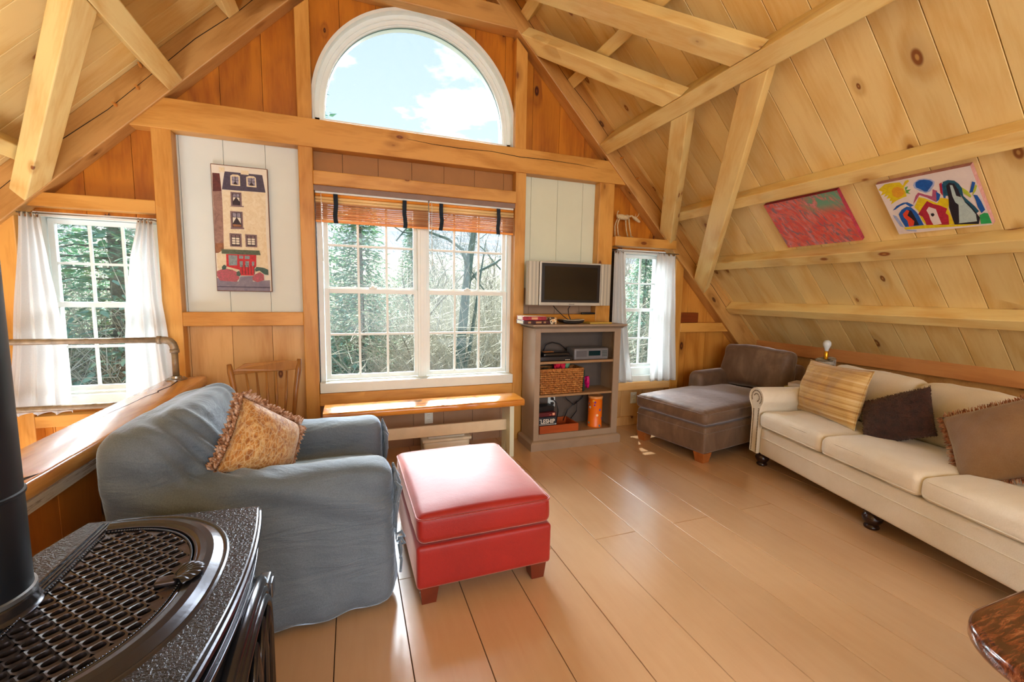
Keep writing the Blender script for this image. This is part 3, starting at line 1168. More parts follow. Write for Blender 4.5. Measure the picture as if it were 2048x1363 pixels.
# ================================================================== pictures
KID = {'sun': [(0.023, 0.083), (0.105, 0.022), (0.179, 0.022), (0.277, 0.04), (0.295, 0.105), (0.337, 0.036), (0.374, 0.025), (0.381, 0.051), (0.326, 0.102), (0.291, 0.152), (0.293, 0.225), (0.284, 0.305), (0.237, 0.315), (0.153, 0.352), (0.067, 0.406), (0.102, 0.341), (0.074, 0.334), (0.095, 0.286), (0.049, 0.286), (0.091, 0.225), (0.03, 0.247), (0.067, 0.192), (-0.007, 0.21), (0.042, 0.149), (0.002, 0.102)], 'sunspiral': [(0.149, 0.156), (0.193, 0.109), (0.242, 0.112), (0.281, 0.16), (0.272, 0.243), (0.23, 0.29), (0.17, 0.297), (0.137, 0.25)], 'oval': [(0.44, 0.094), (0.488, 0.069), (0.535, 0.073), (0.581, 0.098), (0.609, 0.141), (0.598, 0.178), (0.556, 0.232), (0.514, 0.283), (0.488, 0.276), (0.46, 0.225), (0.423, 0.181), (0.426, 0.134)], 'ovalrim': [(0.419, 0.098), (0.479, 0.051), (0.544, 0.058), (0.602, 0.091), (0.628, 0.141), (0.607, 0.203), (0.547, 0.286), (0.495, 0.305), (0.447, 0.257), (0.402, 0.185), (0.4, 0.138)], 'greenbit': [(0.305, 0.145), (0.347, 0.134), (0.309, 0.192), (0.363, 0.196), (0.319, 0.232), (0.337, 0.272), (0.293, 0.247)], 'bluearc': [(0.06, 0.519), (0.126, 0.446), (0.212, 0.406), (0.263, 0.41), (0.316, 0.482), (0.272, 0.508), (0.235, 0.435), (0.17, 0.457), (0.093, 0.511)], 'pinkmtn': [(0.312, 0.468), (0.381, 0.319), (0.421, 0.272), (0.477, 0.323), (0.544, 0.377), (0.579, 0.261), (0.616, 0.297), (0.563, 0.49), (0.488, 0.384), (0.423, 0.319), (0.358, 0.41)], 'yellow': [(0.314, 0.519), (0.407, 0.352), (0.46, 0.388), (0.512, 0.45), (0.565, 0.511), (0.619, 0.424), (0.672, 0.45), (0.702, 0.479), (0.649, 0.627), (0.649, 0.79), (0.647, 0.921), (0.565, 0.907), (0.36, 0.888), (0.335, 0.794), (0.333, 0.722), (0.337, 0.598)], 'bluemid': [(0.602, 0.305), (0.633, 0.37), (0.6, 0.453), (0.567, 0.479)], 'blueA': [(0.684, 0.207), (0.719, 0.163), (0.733, 0.243), (0.665, 0.446), (0.649, 0.431)], 'crimA': [(0.663, 0.189), (0.691, 0.174), (0.651, 0.399), (0.64, 0.337)], 'bluehouse': [(0.105, 0.606), (0.163, 0.529), (0.235, 0.486), (0.279, 0.511), (0.309, 0.591), (0.321, 0.656), (0.33, 0.87), (0.116, 0.867), (0.102, 0.722)], 'blackin': [(0.226, 0.548), (0.265, 0.569), (0.274, 0.671), (0.281, 0.859), (0.195, 0.856), (0.186, 0.725), (0.172, 0.635)], 'orangein': [(0.153, 0.616), (0.219, 0.544), (0.242, 0.573), (0.198, 0.653), (0.226, 0.711), (0.247, 0.776), (0.216, 0.859), (0.16, 0.867), (0.172, 0.747), (0.151, 0.678)], 'redhouse': [(0.321, 0.656), (0.4, 0.54), (0.474, 0.442), (0.523, 0.511), (0.581, 0.551), (0.642, 0.627), (0.607, 0.7), (0.626, 0.751), (0.595, 0.914), (0.358, 0.899), (0.363, 0.801), (0.356, 0.714)], 'whitein': [(0.426, 0.606), (0.467, 0.548), (0.528, 0.609), (0.523, 0.74), (0.523, 0.885), (0.433, 0.892), (0.426, 0.78), (0.433, 0.693)], 'dot': [(0.456, 0.674), (0.486, 0.671), (0.491, 0.707), (0.463, 0.736), (0.451, 0.711)], 'teal': [(0.705, 0.167), (0.758, 0.152), (0.814, 0.181), (0.842, 0.243), (0.856, 0.323), (0.84, 0.45), (0.872, 0.548), (0.905, 0.645), (0.928, 0.743), (0.881, 0.787), (0.849, 0.656), (0.83, 0.515), (0.812, 0.377), (0.784, 0.236), (0.744, 0.247), (0.7, 0.41), (0.658, 0.399)], 'black': [(0.721, 0.239), (0.76, 0.196), (0.802, 0.232), (0.819, 0.344), (0.816, 0.468), (0.791, 0.471), (0.858, 0.591), (0.893, 0.732), (0.912, 0.852), (0.881, 0.961), (0.649, 0.936), (0.656, 0.769), (0.665, 0.609), (0.695, 0.457)], 'pale': [(0.758, 0.239), (0.781, 0.247), (0.781, 0.323), (0.777, 0.431), (0.812, 0.464), (0.833, 0.562), (0.867, 0.682), (0.888, 0.787), (0.874, 0.91), (0.695, 0.91), (0.716, 0.783), (0.744, 0.548), (0.74, 0.424)], 'blackspike': [(0.737, 0.522), (0.765, 0.587), (0.702, 0.899), (0.656, 0.914), (0.663, 0.736)], 'green': [(0.919, 0.809), (0.967, 0.78), (0.998, 0.794), (1.007, 0.863), (1.0, 0.972), (0.9, 0.965)], 'blueR': [(0.933, 0.457), (0.965, 0.475), (0.979, 0.577), (0.986, 0.732), (0.942, 0.78), (0.93, 0.664), (0.935, 0.566)], 'yellowR': [(0.919, 0.475), (0.96, 0.355), (0.988, 0.301), (0.995, 0.326), (0.967, 0.402)], 'blueR2': [(0.907, 0.417), (0.967, 0.243), (0.991, 0.268), (0.937, 0.413)], 'greenR': [(0.853, 0.301), (0.895, 0.381), (0.912, 0.471), (0.9, 0.5), (0.853, 0.41)], 'yellowbase': [(0.098, 0.874), (0.337, 0.87), (0.9, 0.965), (0.744, 0.968), (0.349, 0.936), (0.102, 0.914)], 'bluebase': [(0.102, 0.914), (0.228, 0.954), (0.216, 0.975), (0.119, 0.943)], 'lilac': [(0.035, 0.602), (0.072, 0.635), (0.086, 0.729), (0.098, 0.874), (0.06, 0.841), (0.04, 0.693)]}
PIC = {'slate': [(0.238, 0.051), (0.904, 0.052), (0.951, 0.189), (0.177, 0.193)], 'redroofL': [(0.026, 0.071), (0.151, 0.07), (0.171, 0.206), (0.017, 0.214)], 'wallL': [(0.017, 0.212), (0.171, 0.206), (0.177, 0.512), (0.165, 0.663), (0.009, 0.666)], 'brownL': [(0.014, 0.618), (0.162, 0.614), (0.154, 0.694), (0.012, 0.696)], 'cream': [(0.177, 0.196), (0.951, 0.189), (0.928, 0.493), (0.936, 0.667), (0.948, 0.843), (0.029, 0.848), (0.029, 0.704), (0.157, 0.664), (0.168, 0.487)], 'dorm1': [(0.336, 0.079), (0.377, 0.069), (0.467, 0.068), (0.501, 0.077), (0.501, 0.155), (0.33, 0.155)], 'dorm1g': [(0.357, 0.086), (0.478, 0.084), (0.475, 0.146), (0.359, 0.145)], 'dorm2': [(0.614, 0.079), (0.667, 0.069), (0.748, 0.068), (0.786, 0.079), (0.791, 0.155), (0.614, 0.154)], 'dorm2g': [(0.638, 0.085), (0.765, 0.082), (0.768, 0.144), (0.641, 0.144)], 'w1': [(0.357, 0.219), (0.487, 0.216), (0.481, 0.307), (0.351, 0.307)], 'w1s': [(0.301, 0.318), (0.551, 0.311), (0.545, 0.319), (0.313, 0.322)], 'w2': [(0.339, 0.371), (0.493, 0.367), (0.487, 0.482), (0.33, 0.48)], 'w2s': [(0.29, 0.491), (0.539, 0.484), (0.536, 0.495), (0.301, 0.499)], 'w3': [(0.304, 0.544), (0.452, 0.543), (0.446, 0.631), (0.299, 0.631)], 'w4': [(0.58, 0.548), (0.73, 0.545), (0.728, 0.628), (0.577, 0.628)], 'awn': [(0.116, 0.664), (0.797, 0.662), (0.814, 0.699), (0.119, 0.699)], 'doors': [(0.194, 0.701), (0.733, 0.699), (0.725, 0.792), (0.687, 0.808), (0.672, 0.868), (0.438, 0.87), (0.417, 0.824), (0.191, 0.8)], 'glassA': [(0.232, 0.708), (0.391, 0.709), (0.38, 0.789), (0.235, 0.792)], 'glassB': [(0.426, 0.754), (0.484, 0.753), (0.481, 0.8), (0.429, 0.801)], 'glassC': [(0.528, 0.753), (0.597, 0.751), (0.591, 0.802), (0.525, 0.799)], 'glassD': [(0.649, 0.754), (0.693, 0.754), (0.684, 0.793), (0.646, 0.789)], 'glassE': [(0.423, 0.708), (0.499, 0.709), (0.493, 0.734), (0.42, 0.733)], 'glassF': [(0.525, 0.708), (0.614, 0.709), (0.609, 0.735), (0.522, 0.735)], 'flL': [(0.02, 0.841), (0.148, 0.816), (0.29, 0.826), (0.365, 0.843), (0.412, 0.89), (0.357, 0.922), (0.07, 0.917), (0.017, 0.879)], 'flR': [(0.643, 0.879), (0.707, 0.855), (0.788, 0.838), (0.858, 0.857), (0.861, 0.904), (0.736, 0.922), (0.652, 0.907)], 'shrubL': [(0.107, 0.806), (0.151, 0.786), (0.191, 0.8), (0.174, 0.824), (0.113, 0.829)], 'shrubM': [(0.365, 0.843), (0.409, 0.832), (0.441, 0.862), (0.412, 0.878), (0.362, 0.871)], 'shrubR': [(0.696, 0.819), (0.73, 0.796), (0.864, 0.802), (0.942, 0.816), (0.945, 0.86), (0.875, 0.857), (0.783, 0.826), (0.71, 0.835)], 'street': [(0.009, 0.894), (0.391, 0.922), (0.429, 0.878), (0.655, 0.871), (0.649, 0.918), (0.968, 0.903), (0.965, 0.999), (0.003, 0.994)], 'kerb': [(0.006, 0.96), (0.962, 0.959), (0.962, 0.969), (0.006, 0.969)]}


def flat(m, pts, y, mi, fn):
    m.mat = mi
    m.prism(pts, 0, 1, lambda a, b, t: fn(a, b, y + (0.0006 if t else 0)))


def art(name, parent, fn, items, M_list, step=0.00009):
    m = MB()
    z = 0.0
    for pts, mi in items:
        m.mat = mi
        zz = z
        m.prism(pts, zz, zz + step, fn)
        z += step * 0.8
    return m.build(name, M_list, parent)


def paint(name, a, b, sc=26, rough=0.6):
    n = NT(name)
    f = n.noise(n.obj(), sc, 5, 0.7, 1.2)
    return n.base(n.ramp(f, [(0.3, L3(b)), (0.68, L3(a))]), rough)


def rect(u0, v0, u1, v1):
    return [(u0, v0), (u1, v0), (u1, v1), (u0, v1)]


# tall picture of an old town house with a red shop front
PX0, PW, PZ0, PH = -0.890, 0.345, 2.156, 0.869
t = thing('framed_picture', 'tall narrow picture of an old stone house, hung on the white panel', 'picture', (PX0 + PW / 2, 3.638, PZ0 - PH / 2))
m = MB().box(PX0, PX0 + PW, 3.612, 3.638, PZ0 - PH, PZ0)
m.build('backing_panel', plain('picture_edge', L3('#6b3a1c'), 0.4), t, world=True, bevel=0.002)
pf = lambda a, b, k: Vector((PX0 + a * PW, 3.6118 - k, PZ0 - b * PH))
PM = [paint('print_sky', '#ece8dc', '#e2ddd0', 8), paint('print_plaster', '#f0e8d0', '#dccba4', 30), paint('print_slate', '#565066', '#3d3444', 40),
      paint('print_red_roof', '#6d3330', '#4a2426', 30), paint('print_old_wall', '#a9877a', '#7d5f58', 24), paint('print_window_dark', '#3a2a33', '#231a20', 60),
      paint('print_window_light', '#b9b4c6', '#5b5166', 70), paint('print_stone', '#8d7479', '#6d575d', 60), paint('print_awning', '#66735f', '#465140', 40),
      paint('print_red_door', '#d8303c', '#a92430', 50), paint('print_shop_glass', '#9fb0b8', '#6b7f88', 60), paint('print_flowers', '#d4607c', '#7b5a54', 90),
      paint('print_shrub', '#4f7066', '#2c4544', 80), paint('print_street', '#9390a3', '#74718a', 18), paint('print_kerb', '#5b5870', '#4a475c', 18), paint('print_brown', '#a3704e', '#7f5236', 22)]
it = [(rect(0.012, 0.006, 0.988, 0.994), 0)]
A = PIC
it += [(A['wallL'], 4), (A['brownL'], 15), (A['redroofL'], 3), (A['cream'], 1), (A['slate'], 2)]
cxs = [(0.52, 0.030, 0.66, 0.062), (0.14, 0.022, 0.24, 0.06)]
for c in cxs:
    it.append((rect(*c), 1))
for k in ('dorm1', 'dorm2'):
    it.append((A[k], 1))
for k in ('dorm1g', 'dorm2g'):
    it.append((A[k], 6))


def bbox(p):
    return min(a for a, b in p), min(b for a, b in p), max(a for a, b in p), max(b for a, b in p)


for k in ('dorm1g', 'dorm2g'):
    a, b, c, d = bbox(A[k])
    it += [(rect((a + c) / 2 - .006, b, (a + c) / 2 + .006, d), 5), (rect(a, b * .55 + d * .45, c, b * .5 + d * .5), 5)]
    it.append(([(a + .02, d), ((a + c) / 2, b * .45 + d * .55), (c - .02, d)], 5))
for k in ('w1', 'w2', 'w3', 'w4'):
    a, b, c, d = bbox(A[k])
    e = 0.028
    it.append((rect(a - e, b - .010, c + e, d + .008), 7))
    it.append((rect(a, b, c, d), 5))
    g_ = 0.012
    xm = (a + c) / 2
    if k in ('w1', 'w2'):
        zs = b + (d - b) * .30
        it += [(rect(a + g_, b + .004, xm - g_ / 2, zs), 6), (rect(xm + g_ / 2, b + .004, c - g_, zs), 6)]
        it += [([(a + g_, zs + .004), (xm - g_ / 2, zs + .004), (a + g_, d - .03)], 0), ([(c - g_, zs + .004), (xm + g_ / 2, zs + .004), (c - g_, d - .03)], 0)]
        if k == 'w2':
            it.append((rect(a + .01, d - .022, c - .01, d - .004), 15))
    else:
        for i in range(4):
            z0_, z1_ = b + (d - b) * (.04 + .22 * i), b + (d - b) * (.04 + .22 * i + .17)
            it += [(rect(a + g_, z0_, xm - g_ / 2, z1_), 0 if i else 7), (rect(xm + g_ / 2, z0_, c - g_, z1_), 0 if i else 7)]
for k in ('w1s', 'w2s'):
    it.append((A[k], 7))
it += [(A['doors'], 9)]
for k in 'ABCDEF':
    it.append((A['glass' + k], 10))
a, b, c, d = bbox(A['doors'])
for i in range(5):
    xx = a + (c - a) * (.50 + .10 * i)
    it.append((rect(xx, d - .085, xx + .012, d - .01), 3))
it += [(A['awn'], 8), (A['street'], 13), (A['kerb'], 14), (A['flL'], 11), (A['flR'], 11), (A['shrubL'], 12), (A['shrubM'], 12), (A['shrubR'], 12)]
art('print', t, pf, [([(min(.988, max(.012, p[0])), min(.994, max(.006, p[1]))) for p in q], i) for q, i in it], PM).matrix_basis = t.matrix_basis.inverted()

# two unframed paintings fixed to the roof boards, between two purlins


def canvas(label, y0, y1, t0, t1, edge):
    t = thing('canvas_painting', label, 'painting', roof_pt((t0 + t1) / 2, (y0 + y1) / 2, 0.03))
    ys = 1
    m = MB()
    P_ = [roof_pt(a, b, n) for n in (0.002, 0.030) for a, b in ((t0, y0), (t1, y0), (t1, y1), (t0, y1))]
    m.add(P_, [(0, 1, 2, 3), (4, 5, 6, 7), (0, 1, 5, 4), (1, 2, 6, 5), (2, 3, 7, 6), (3, 0, 4, 7)])
    m.build('stretcher', edge, t, world=True)
    f = lambda a, b, k: roof_pt(t0 + b * (t1 - t0), y0 + a * (y1 - y0), 0.0302 + k)
    return t, f


_ab = NT('red_green_abstract_paint')
_v = _ab.obj()
_w = _ab.mapping(_v, (1, 1, 1), rot=(0, 0, 0.6))
_n1 = _ab.noise(_ab.mapping(_w, (5, 14, 5)), 1, 6, 0.65, 1.5)
_n2 = _ab.noise(_ab.mapping(_v, (4, 4, 4), (3, 1, 2)), 1, 4, 0.6, 1.0)
_n3 = _ab.noise(_ab.mapping(_w, (8, 26, 8), (1, 5, 2)), 1, 5, 0.7, 2.0)
_c1 = _ab.ramp(_n1, [(0.30, L3('#d9a3b4')), (0.45, L3('#e27468')), (0.55, L3('#df5a50')), (0.70, L3('#c55064'))])
_c2 = _ab.mix(_ab.smooth(_n3, 0.50, 0.62), _c1, L3('#8b7480'))
_gm = _ab.new('SeparateXYZ'); _ab.set(_gm, 0, _v)
_gf = _ab.math('MULTIPLY', _ab.smooth(_gm.outputs[2], 0.02, 0.10), _ab.smooth(_ab.math('ADD', _gm.outputs[1], _ab.math('MULTIPLY', _n2, 0.3)), 0.20, 0.05))
_c3 = _ab.mix(_ab.math('MULTIPLY', _gf, _ab.smooth(_n1, 0.38, 0.52)), _c2, L3('#6fa489'))
M_ABS = _ab.base(_c3, 0.5)
t, f = canvas('unframed red and green abstract painting fixed to the sloping boards', 2.540, 2.003, 3.455, 3.880, paint('crimson_canvas_edge', '#c23a52', '#8e2438'))
m = MB(); m.prism(rect(0, 0, 1, 1), 0, 0.0006, f)
m.build('painted_face', M_ABS, t, world=True)

t, f = canvas("unframed child's painting with a yellow sun and colourful houses on the sloping boards", 1.785, 1.355, 3.473, 3.863, paint('pink_canvas_edge', '#d9a49c', '#b97f78'))
KM = [paint('k_white', '#efe6e4', '#e6dbdc', 8), paint('k_yellow', '#f2e016', '#d9b820', 30), paint('k_orange', '#f0b42c', '#e0962a', 40), paint('k_blue', '#1565c4', '#0f4fa6', 30),
      paint('k_lightblue', '#b9c4ea', '#8ba6dc', 30), paint('k_green', '#3aa64e', '#7fae3c', 50), paint('k_pink', '#c9648c', '#9c4a72', 60), paint('k_crimson', '#c42846', '#9c1c38', 40),
      paint('k_red', '#f0502c', '#d83a24', 40), paint('k_black', '#1e1c30', '#141220', 40), paint('k_teal', '#1a6a86', '#0e3e5c', 60), paint('k_pale', '#c4dadb', '#a9c2c9', 50),
      paint('k_emerald', '#1fb860', '#2c9a58', 30), paint('k_lime', '#a6c93a', '#cfd24a', 50)]
B_ = KID
it = [(rect(0, 0, 1, 1), 0), (B_['sun'], 1), (B_['sunspiral'], 2), (B_['ovalrim'], 4), (B_['oval'], 3), (B_['greenbit'], 5), (B_['bluearc'], 3), (B_['pinkmtn'], 6), (B_['yellow'], 1),
      (B_['bluemid'], 3), (B_['blueA'], 3), (B_['crimA'], 7), (B_['lilac'], 4), (B_['bluehouse'], 3), (B_['blackin'], 9), (B_['orangein'], 8), (B_['redhouse'], 7), (B_['whitein'], 0), (B_['dot'], 9),
      (B_['greenR'], 13), (B_['blueR'], 3), (B_['yellowR'], 13), (B_['blueR2'], 3), (B_['teal'], 10), (B_['black'], 9), (B_['pale'], 11), (B_['blackspike'], 9), (B_['green'], 12), (B_['yellowbase'], 1), (B_['bluebase'], 4)]
art('painted_face', t, f, [([(min(1, max(0, a)), min(1, max(0, b))) for a, b in q], i) for q, i in it], KM).matrix_basis = t.matrix_basis.inverted()

# ================================================================== television on the wall
M_SILV = plain('silver_plastic', L3('#c4c2b8'), 0.32, 0.2, var=0.03)
M_SPK = NT('speaker_mesh_silver')
_s = M_SPK.new('SeparateXYZ'); M_SPK.set(_s, 0, M_SPK.obj())
_f = M_SPK.math('PINGPONG', M_SPK.math('MULTIPLY', _s.outputs[0], 60.0), 1.0)
M_SPK = M_SPK.base(M_SPK.ramp(_f, [(0.2, L3('#a8a69a')), (0.8, L3('#c4c0b0'))]), 0.4, Metallic=0.15)
M_BLK = plain('black_plastic', L3('#17161a'), 0.35, var=0.05)
M_SCR = plain('dark_screen', L3('#100e10'), 0.12, var=0.05)
t = thing('television', 'silver flat screen television with side speakers on the wall above the bookcase', 'television', (1.80, 3.46, 1.215))
TX0, TX1, TZ0, TZ1, TY = 1.396, 2.207, 1.211, 1.586, 3.40
m = MB().box(1.502, 2.101, TY, 3.46, TZ0, TZ1)
m.build('housing', M_SILV, t, world=True, bevel=0.006)
for a, b in ((TX0, 1.498), (2.105, TX1)):
    m = MB()
    m.prism([(a, 0.012), (a + 0.012, 0.0), (b - 0.006, 0.0), (b, 0.006), (b, 0.055), (a, 0.055)], TZ0 + .003, TZ1 - .003, lambda p, q, k: Vector((p, TY + 0.004 + q, k)))
    m.build('speaker', M_SPK, t, world=True, bevel=0.002)
m = MB().box(1.518, 2.088, TY - 0.003, TY + 0.002, 1.238, 1.572)
m.build('inner_bezel', M_BLK, t, world=True, bevel=0.001)
m = MB().box(1.545, 2.058, TY - 0.0042, TY, 1.260, 1.545)
m.build('screen', M_SCR, t, world=True)
m = MB()
x = 1.785
for i, wd in enumerate((.008, .009, .008, .009, .008)):
    m.box(x, x + wd, TY - 0.0012, TY + .001, 1.2205, 1.2265); x += wd + .0025
m.build('maker_mark', plain('grey_mark', L3('#6a655c'), 0.4), t, world=True)
m = MB().box(1.62, 1.98, 3.458, WY, 1.30, 1.48)
m.build('wall_mount', M_BLK, t, world=True, bevel=0.004)
for pts in ([(1.66, 3.47, 1.215), (1.69, 3.44, 1.17), (1.74, 3.40, 1.115), (1.765, 3.37, 1.092)],
            [(1.84, 3.47, 1.215), (1.80, 3.44, 1.18), (1.785, 3.40, 1.13), (1.79, 3.37, 1.092)]):
    MB().tube(pts, 0.0038, 6).build('cable', M_BLK, t, world=True, smooth=True)

# ================================================================== bookcase
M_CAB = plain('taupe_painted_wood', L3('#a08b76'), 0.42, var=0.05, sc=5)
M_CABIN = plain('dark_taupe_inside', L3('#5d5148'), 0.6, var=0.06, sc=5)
M_CABSH = plain('tan_painted_shelf', L3('#a5805a'), 0.4, var=0.05, sc=5)
t = thing('bookcase', 'open taupe painted bookcase with three shelves under the television', 'bookcase', (1.82, 3.38, 0))
KX0, KX1, KY0, KY1 = 1.405, 2.222, 3.25, 3.515
m = MB().box(KX0, KX0 + .022, KY0 + .004, KY1, 0.05, 1.03); m.build('side_panel', M_CAB, t, world=True, bevel=.002)
m = MB().box(KX1 - .022, KX1, KY0 + .004, KY1, 0.05, 1.03); m.build('side_panel', M_CAB, t, world=True, bevel=.002)
m = MB()
m.box(KX0, 1.453, KY0 - .012, KY0 + .006, 0.07, 1.03)
m.box(2.160, KX1, KY0 - .012, KY0 + .006, 0.07, 1.03)
m.box(1.453, 2.160, KY0 - .011, KY0 + .006, 0.992, 1.03)
m.box(1.453, 2.160, KY0 - .011, KY0 + .006, 0.07, 0.128)
m.build('face_frame', M_CAB, t, world=True, bevel=.002)
m = MB()
pr = [(0.0, 1.022), (0.012, 1.024), (0.016, 1.034), (0.030, 1.041), (0.034, 1.046), (0.040, 1.047), (0.040, 1.059), (0.0, 1.059)]
for i in range(len(pr) - 1):
    (a, za), (b, zb) = pr[i], pr[i + 1]
    q = [(KX0 - a, KY0 - .012 - a), (KX1 + a, KY0 - .012 - a), (KX1 + a, KY1), (KX0 - a, KY1)]
    r2 = [(KX0 - b, KY0 - .012 - b), (KX1 + b, KY0 - .012 - b), (KX1 + b, KY1), (KX0 - b, KY1)]
    m.add([(x, y, za) for x, y in q] + [(x, y, zb) for x, y in r2], [(k, (k + 1) % 4, 4 + (k + 1) % 4, 4 + k) for k in range(4)])
q = [(KX0 - .04, KY0 - .052), (KX1 + .04, KY0 - .052), (KX1 + .04, KY1), (KX0 - .04, KY1)]
m.add([(x, y, 1.0595) for x, y in q], [(0, 1, 2, 3)])
m.add([(x, y, 1.03) for x, y in q], [(3, 2, 1, 0)])
m.build('crown_top', M_CAB, t, world=True)
m = MB()
pr = [(0.032, 0.0), (0.032, 0.060), (0.026, 0.068), (0.018, 0.074), (0.0, 0.078)]
for i in range(len(pr) - 1):
    (a, za), (b, zb) = pr[i], pr[i + 1]
    q = [(KX0 - a, KY0 - .012 - a), (KX1 + a * .6, KY0 - .012 - a), (KX1 + a * .6, KY1), (KX0 - a, KY1)]
    r2 = [(KX0 - b, KY0 - .012 - b), (KX1 + b * .6, KY0 - .012 - b), (KX1 + b * .6, KY1), (KX0 - b, KY1)]
    m.add([(x, y, za) for x, y in q] + [(x, y, zb) for x, y in r2], [(k, (k + 1) % 4, 4 + (k + 1) % 4, 4 + k) for k in range(4)])
m.build('plinth', M_CAB, t, world=True)
for z0_, z1_ in ((0.726, 0.746), (0.444, 0.462), (0.105, 0.127)):
    m = MB().box(KX0 + .022, KX1 - .022, KY0 - .002, KY1 - .01, z0_, z1_)
    m.build('shelf', M_CABSH, t, world=True, bevel=.0015)
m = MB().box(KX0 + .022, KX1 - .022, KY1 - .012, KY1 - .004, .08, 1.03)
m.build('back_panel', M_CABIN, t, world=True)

# on top of the bookcase
def boxthing(name, label, cat, x, y, z, sx, sy, sz, mat, rz=0, bevel=0.002, group=None, pname='body'):
    t = thing(name, label, cat, (x, y, z), rz, group)
    MB().box(-sx / 2, sx / 2, -sy / 2, sy / 2, 0, sz).build(pname, mat, t, bevel=bevel)
    return t


M_REDB = NT('red_game_box_print')
_v = M_REDB.obj()
_a = M_REDB.noise(M_REDB.mapping(_v, (60, 10, 60)), 1, 3)
M_REDB = M_REDB.base(M_REDB.ramp(_a, [(0.40, L3('#8e1626')), (0.6, L3('#b3243a'))]), 0.4)
M_MAROON = plain('maroon_box_print', L3('#4a1a1e'), 0.4, var=0.3, sc=50)
M_CREAMC = plain('cream_card', L3('#e8dfc4'), 0.5)
t = boxthing('game_box', 'dark maroon game box, lower of the two on the left of the bookcase top', 'game box', 1.418, 3.33, 1.0605, 0.235, 0.16, 0.031, M_MAROON, 0.03)
for x_, w_ in ((-.08, .025), (-.01, .05), (.06, .02)):
    MB().box(x_, x_ + w_, -.0808, -.08, .008, .022).build('printed_patch', plain('tan_print', L3('#b58b5e'), 0.5), t)
MB().box(-.1182, -.1176, -.06, .06, .004, .027).build('side_label', M_CREAMC, t)
t = boxthing('game_box', 'bright red game box, upper of the two on the left of the bookcase top', 'game box', 1.405, 3.335, 1.0925, 0.205, 0.15, 0.032, M_REDB, 0.0)
MB().box(-.03, .025, -.0757, -.075, .007, .025).build('printed_patch', plain('peach_print', L3('#e0a77c'), 0.5), t)
MB().box(-.102, .1, -.0748, .0745, .0315, .033).build('lid_face', M_CREAMC, t)
MB().box(-.1032, -.1026, -.055, .055, .004, .028).build('side_label', M_CREAMC, t)
M_PATT = NT('patterned_card')
_vo = M_PATT.new('TexVoronoi'); M_PATT.set(_vo, 0, M_PATT.obj()); _vo.inputs['Scale'].default_value = 90
_sp = M_PATT.new('SeparateColor'); M_PATT.set(_sp, 0, _vo.outputs['Color'])
M_PATT = M_PATT.base(M_PATT.ramp(_sp.outputs[0], [(0.30, L3('#3a2a2a')), (0.36, L3('#e9d6ae')), (0.7, L3('#e0a050')), (0.8, L3('#f0e6cc'))]), 0.5)
boxthing('card_pack', 'small cream and orange patterned card box beside the red game boxes', 'box', 1.572, 3.318, 1.0605, 0.062, 0.10, 0.055, M_PATT, 0.08)
# black cable box with a pale top
t = thing('media_receiver', 'flat black curved receiver with a pale top on the bookcase under the television', 'receiver', (1.775, 3.34, 1.0600))
m = MB().rbox(0.100, 0.062, 0.013, 0.011, 5, fn=lambda p: Vector((p.x * (1 + .10 * (p.z / .013)), p.y, p.z + 0.007 * (p.x / .1) ** 2)), M=Matrix.Translation((0, 0, 0.0135)))
m.build('body', M_BLK, t, smooth=True)
m = MB().rbox(0.098, 0.058, 0.003, 0.003, 5, fn=lambda p: Vector((p.x, p.y, p.z + 0.007 * (p.x / .1) ** 2)), M=Matrix.Translation((0.006, 0, 0.0285)))
m.build('top_cover', plain('pale_grey_plastic', L3('#b9b4a4'), 0.35), t, smooth=True)
boxthing('dvd_case', 'thin yellow and grey case lying at the right end of the bookcase top', 'case', 2.02, 3.31, 1.0605, 0.22, 0.13, 0.013, plain('ochre_card', L3('#c9a546'), 0.5), 0.03)
t = thing('remote_control', 'slim black remote control standing on the ledge behind the television', 'remote control', (2.055, 3.53, 1.1292), 0.02)
m = MB().rbox(0.070, 0.012, 0.009, 0.004, 3, M=Matrix.Translation((0, 0, 0.0092)))
m.build('body', M_BLK, t, smooth=True)
m = MB()
for i in range(6):
    m.box(-.055 + i * .016, -.047 + i * .016, -.006, .006, .018, .0194)
m.build('buttons', plain('grey_rubber', L3('#55535a'), 0.6), t)

# top shelf: player and radio
t = thing('disc_player', 'black disc player with a rounded lid on the top shelf of the bookcase', 'disc player', (1.615, 3.345, 0.7465))
MB().rbox(.150, .082, .019, .006, 4, M=Matrix.Translation((0, 0, 0.020))).build('body', M_BLK, t, smooth=True)
MB().rbox(.128, .070, .022, .02, 6, M=Matrix.Translation((.01, .006, 0.050))).build('lid', plain('black_gloss', L3('#1b181a'), 0.15), t, smooth=True)
m = MB().box(-.11, -.015, -.055, -.015, .0745, .078); m.build('paper_slip', plain('orange_paper', L3('#b9783e'), 0.7), t)
for i in range(3):
    MB().rbox(.006, .003, .003, .002, 2, M=Matrix.Translation((.085 + i * .016, -.083, .010))).build('button', M_SILV, t, smooth=True)
t = thing('clock_radio', 'grey radio with a dark green display on the top shelf of the bookcase', 'radio', (1.955, 3.345, 0.7465))
MB().rbox(.170, .075, .050, .012, 5, M=Matrix.Translation((0, 0, 0.0505))).build('body', plain('grey_plastic', L3('#77777c'), 0.35, 0.2), t, smooth=True)
MB().box(-.03, .085, -.0775, -.074, .035, .078).build('display', plain('green_black_display', L3('#0f2b30'), 0.1), t)
m = MB()
for r_ in range(4):
    for c in range(4):
        m.box(.105 + c * .013, .114 + c * .013, -.077, -.073, .028 + r_ * .014, .036 + r_ * .014)
m.build('buttons', plain('dark_teal_buttons', L3('#2d4a4e'), 0.4), t)
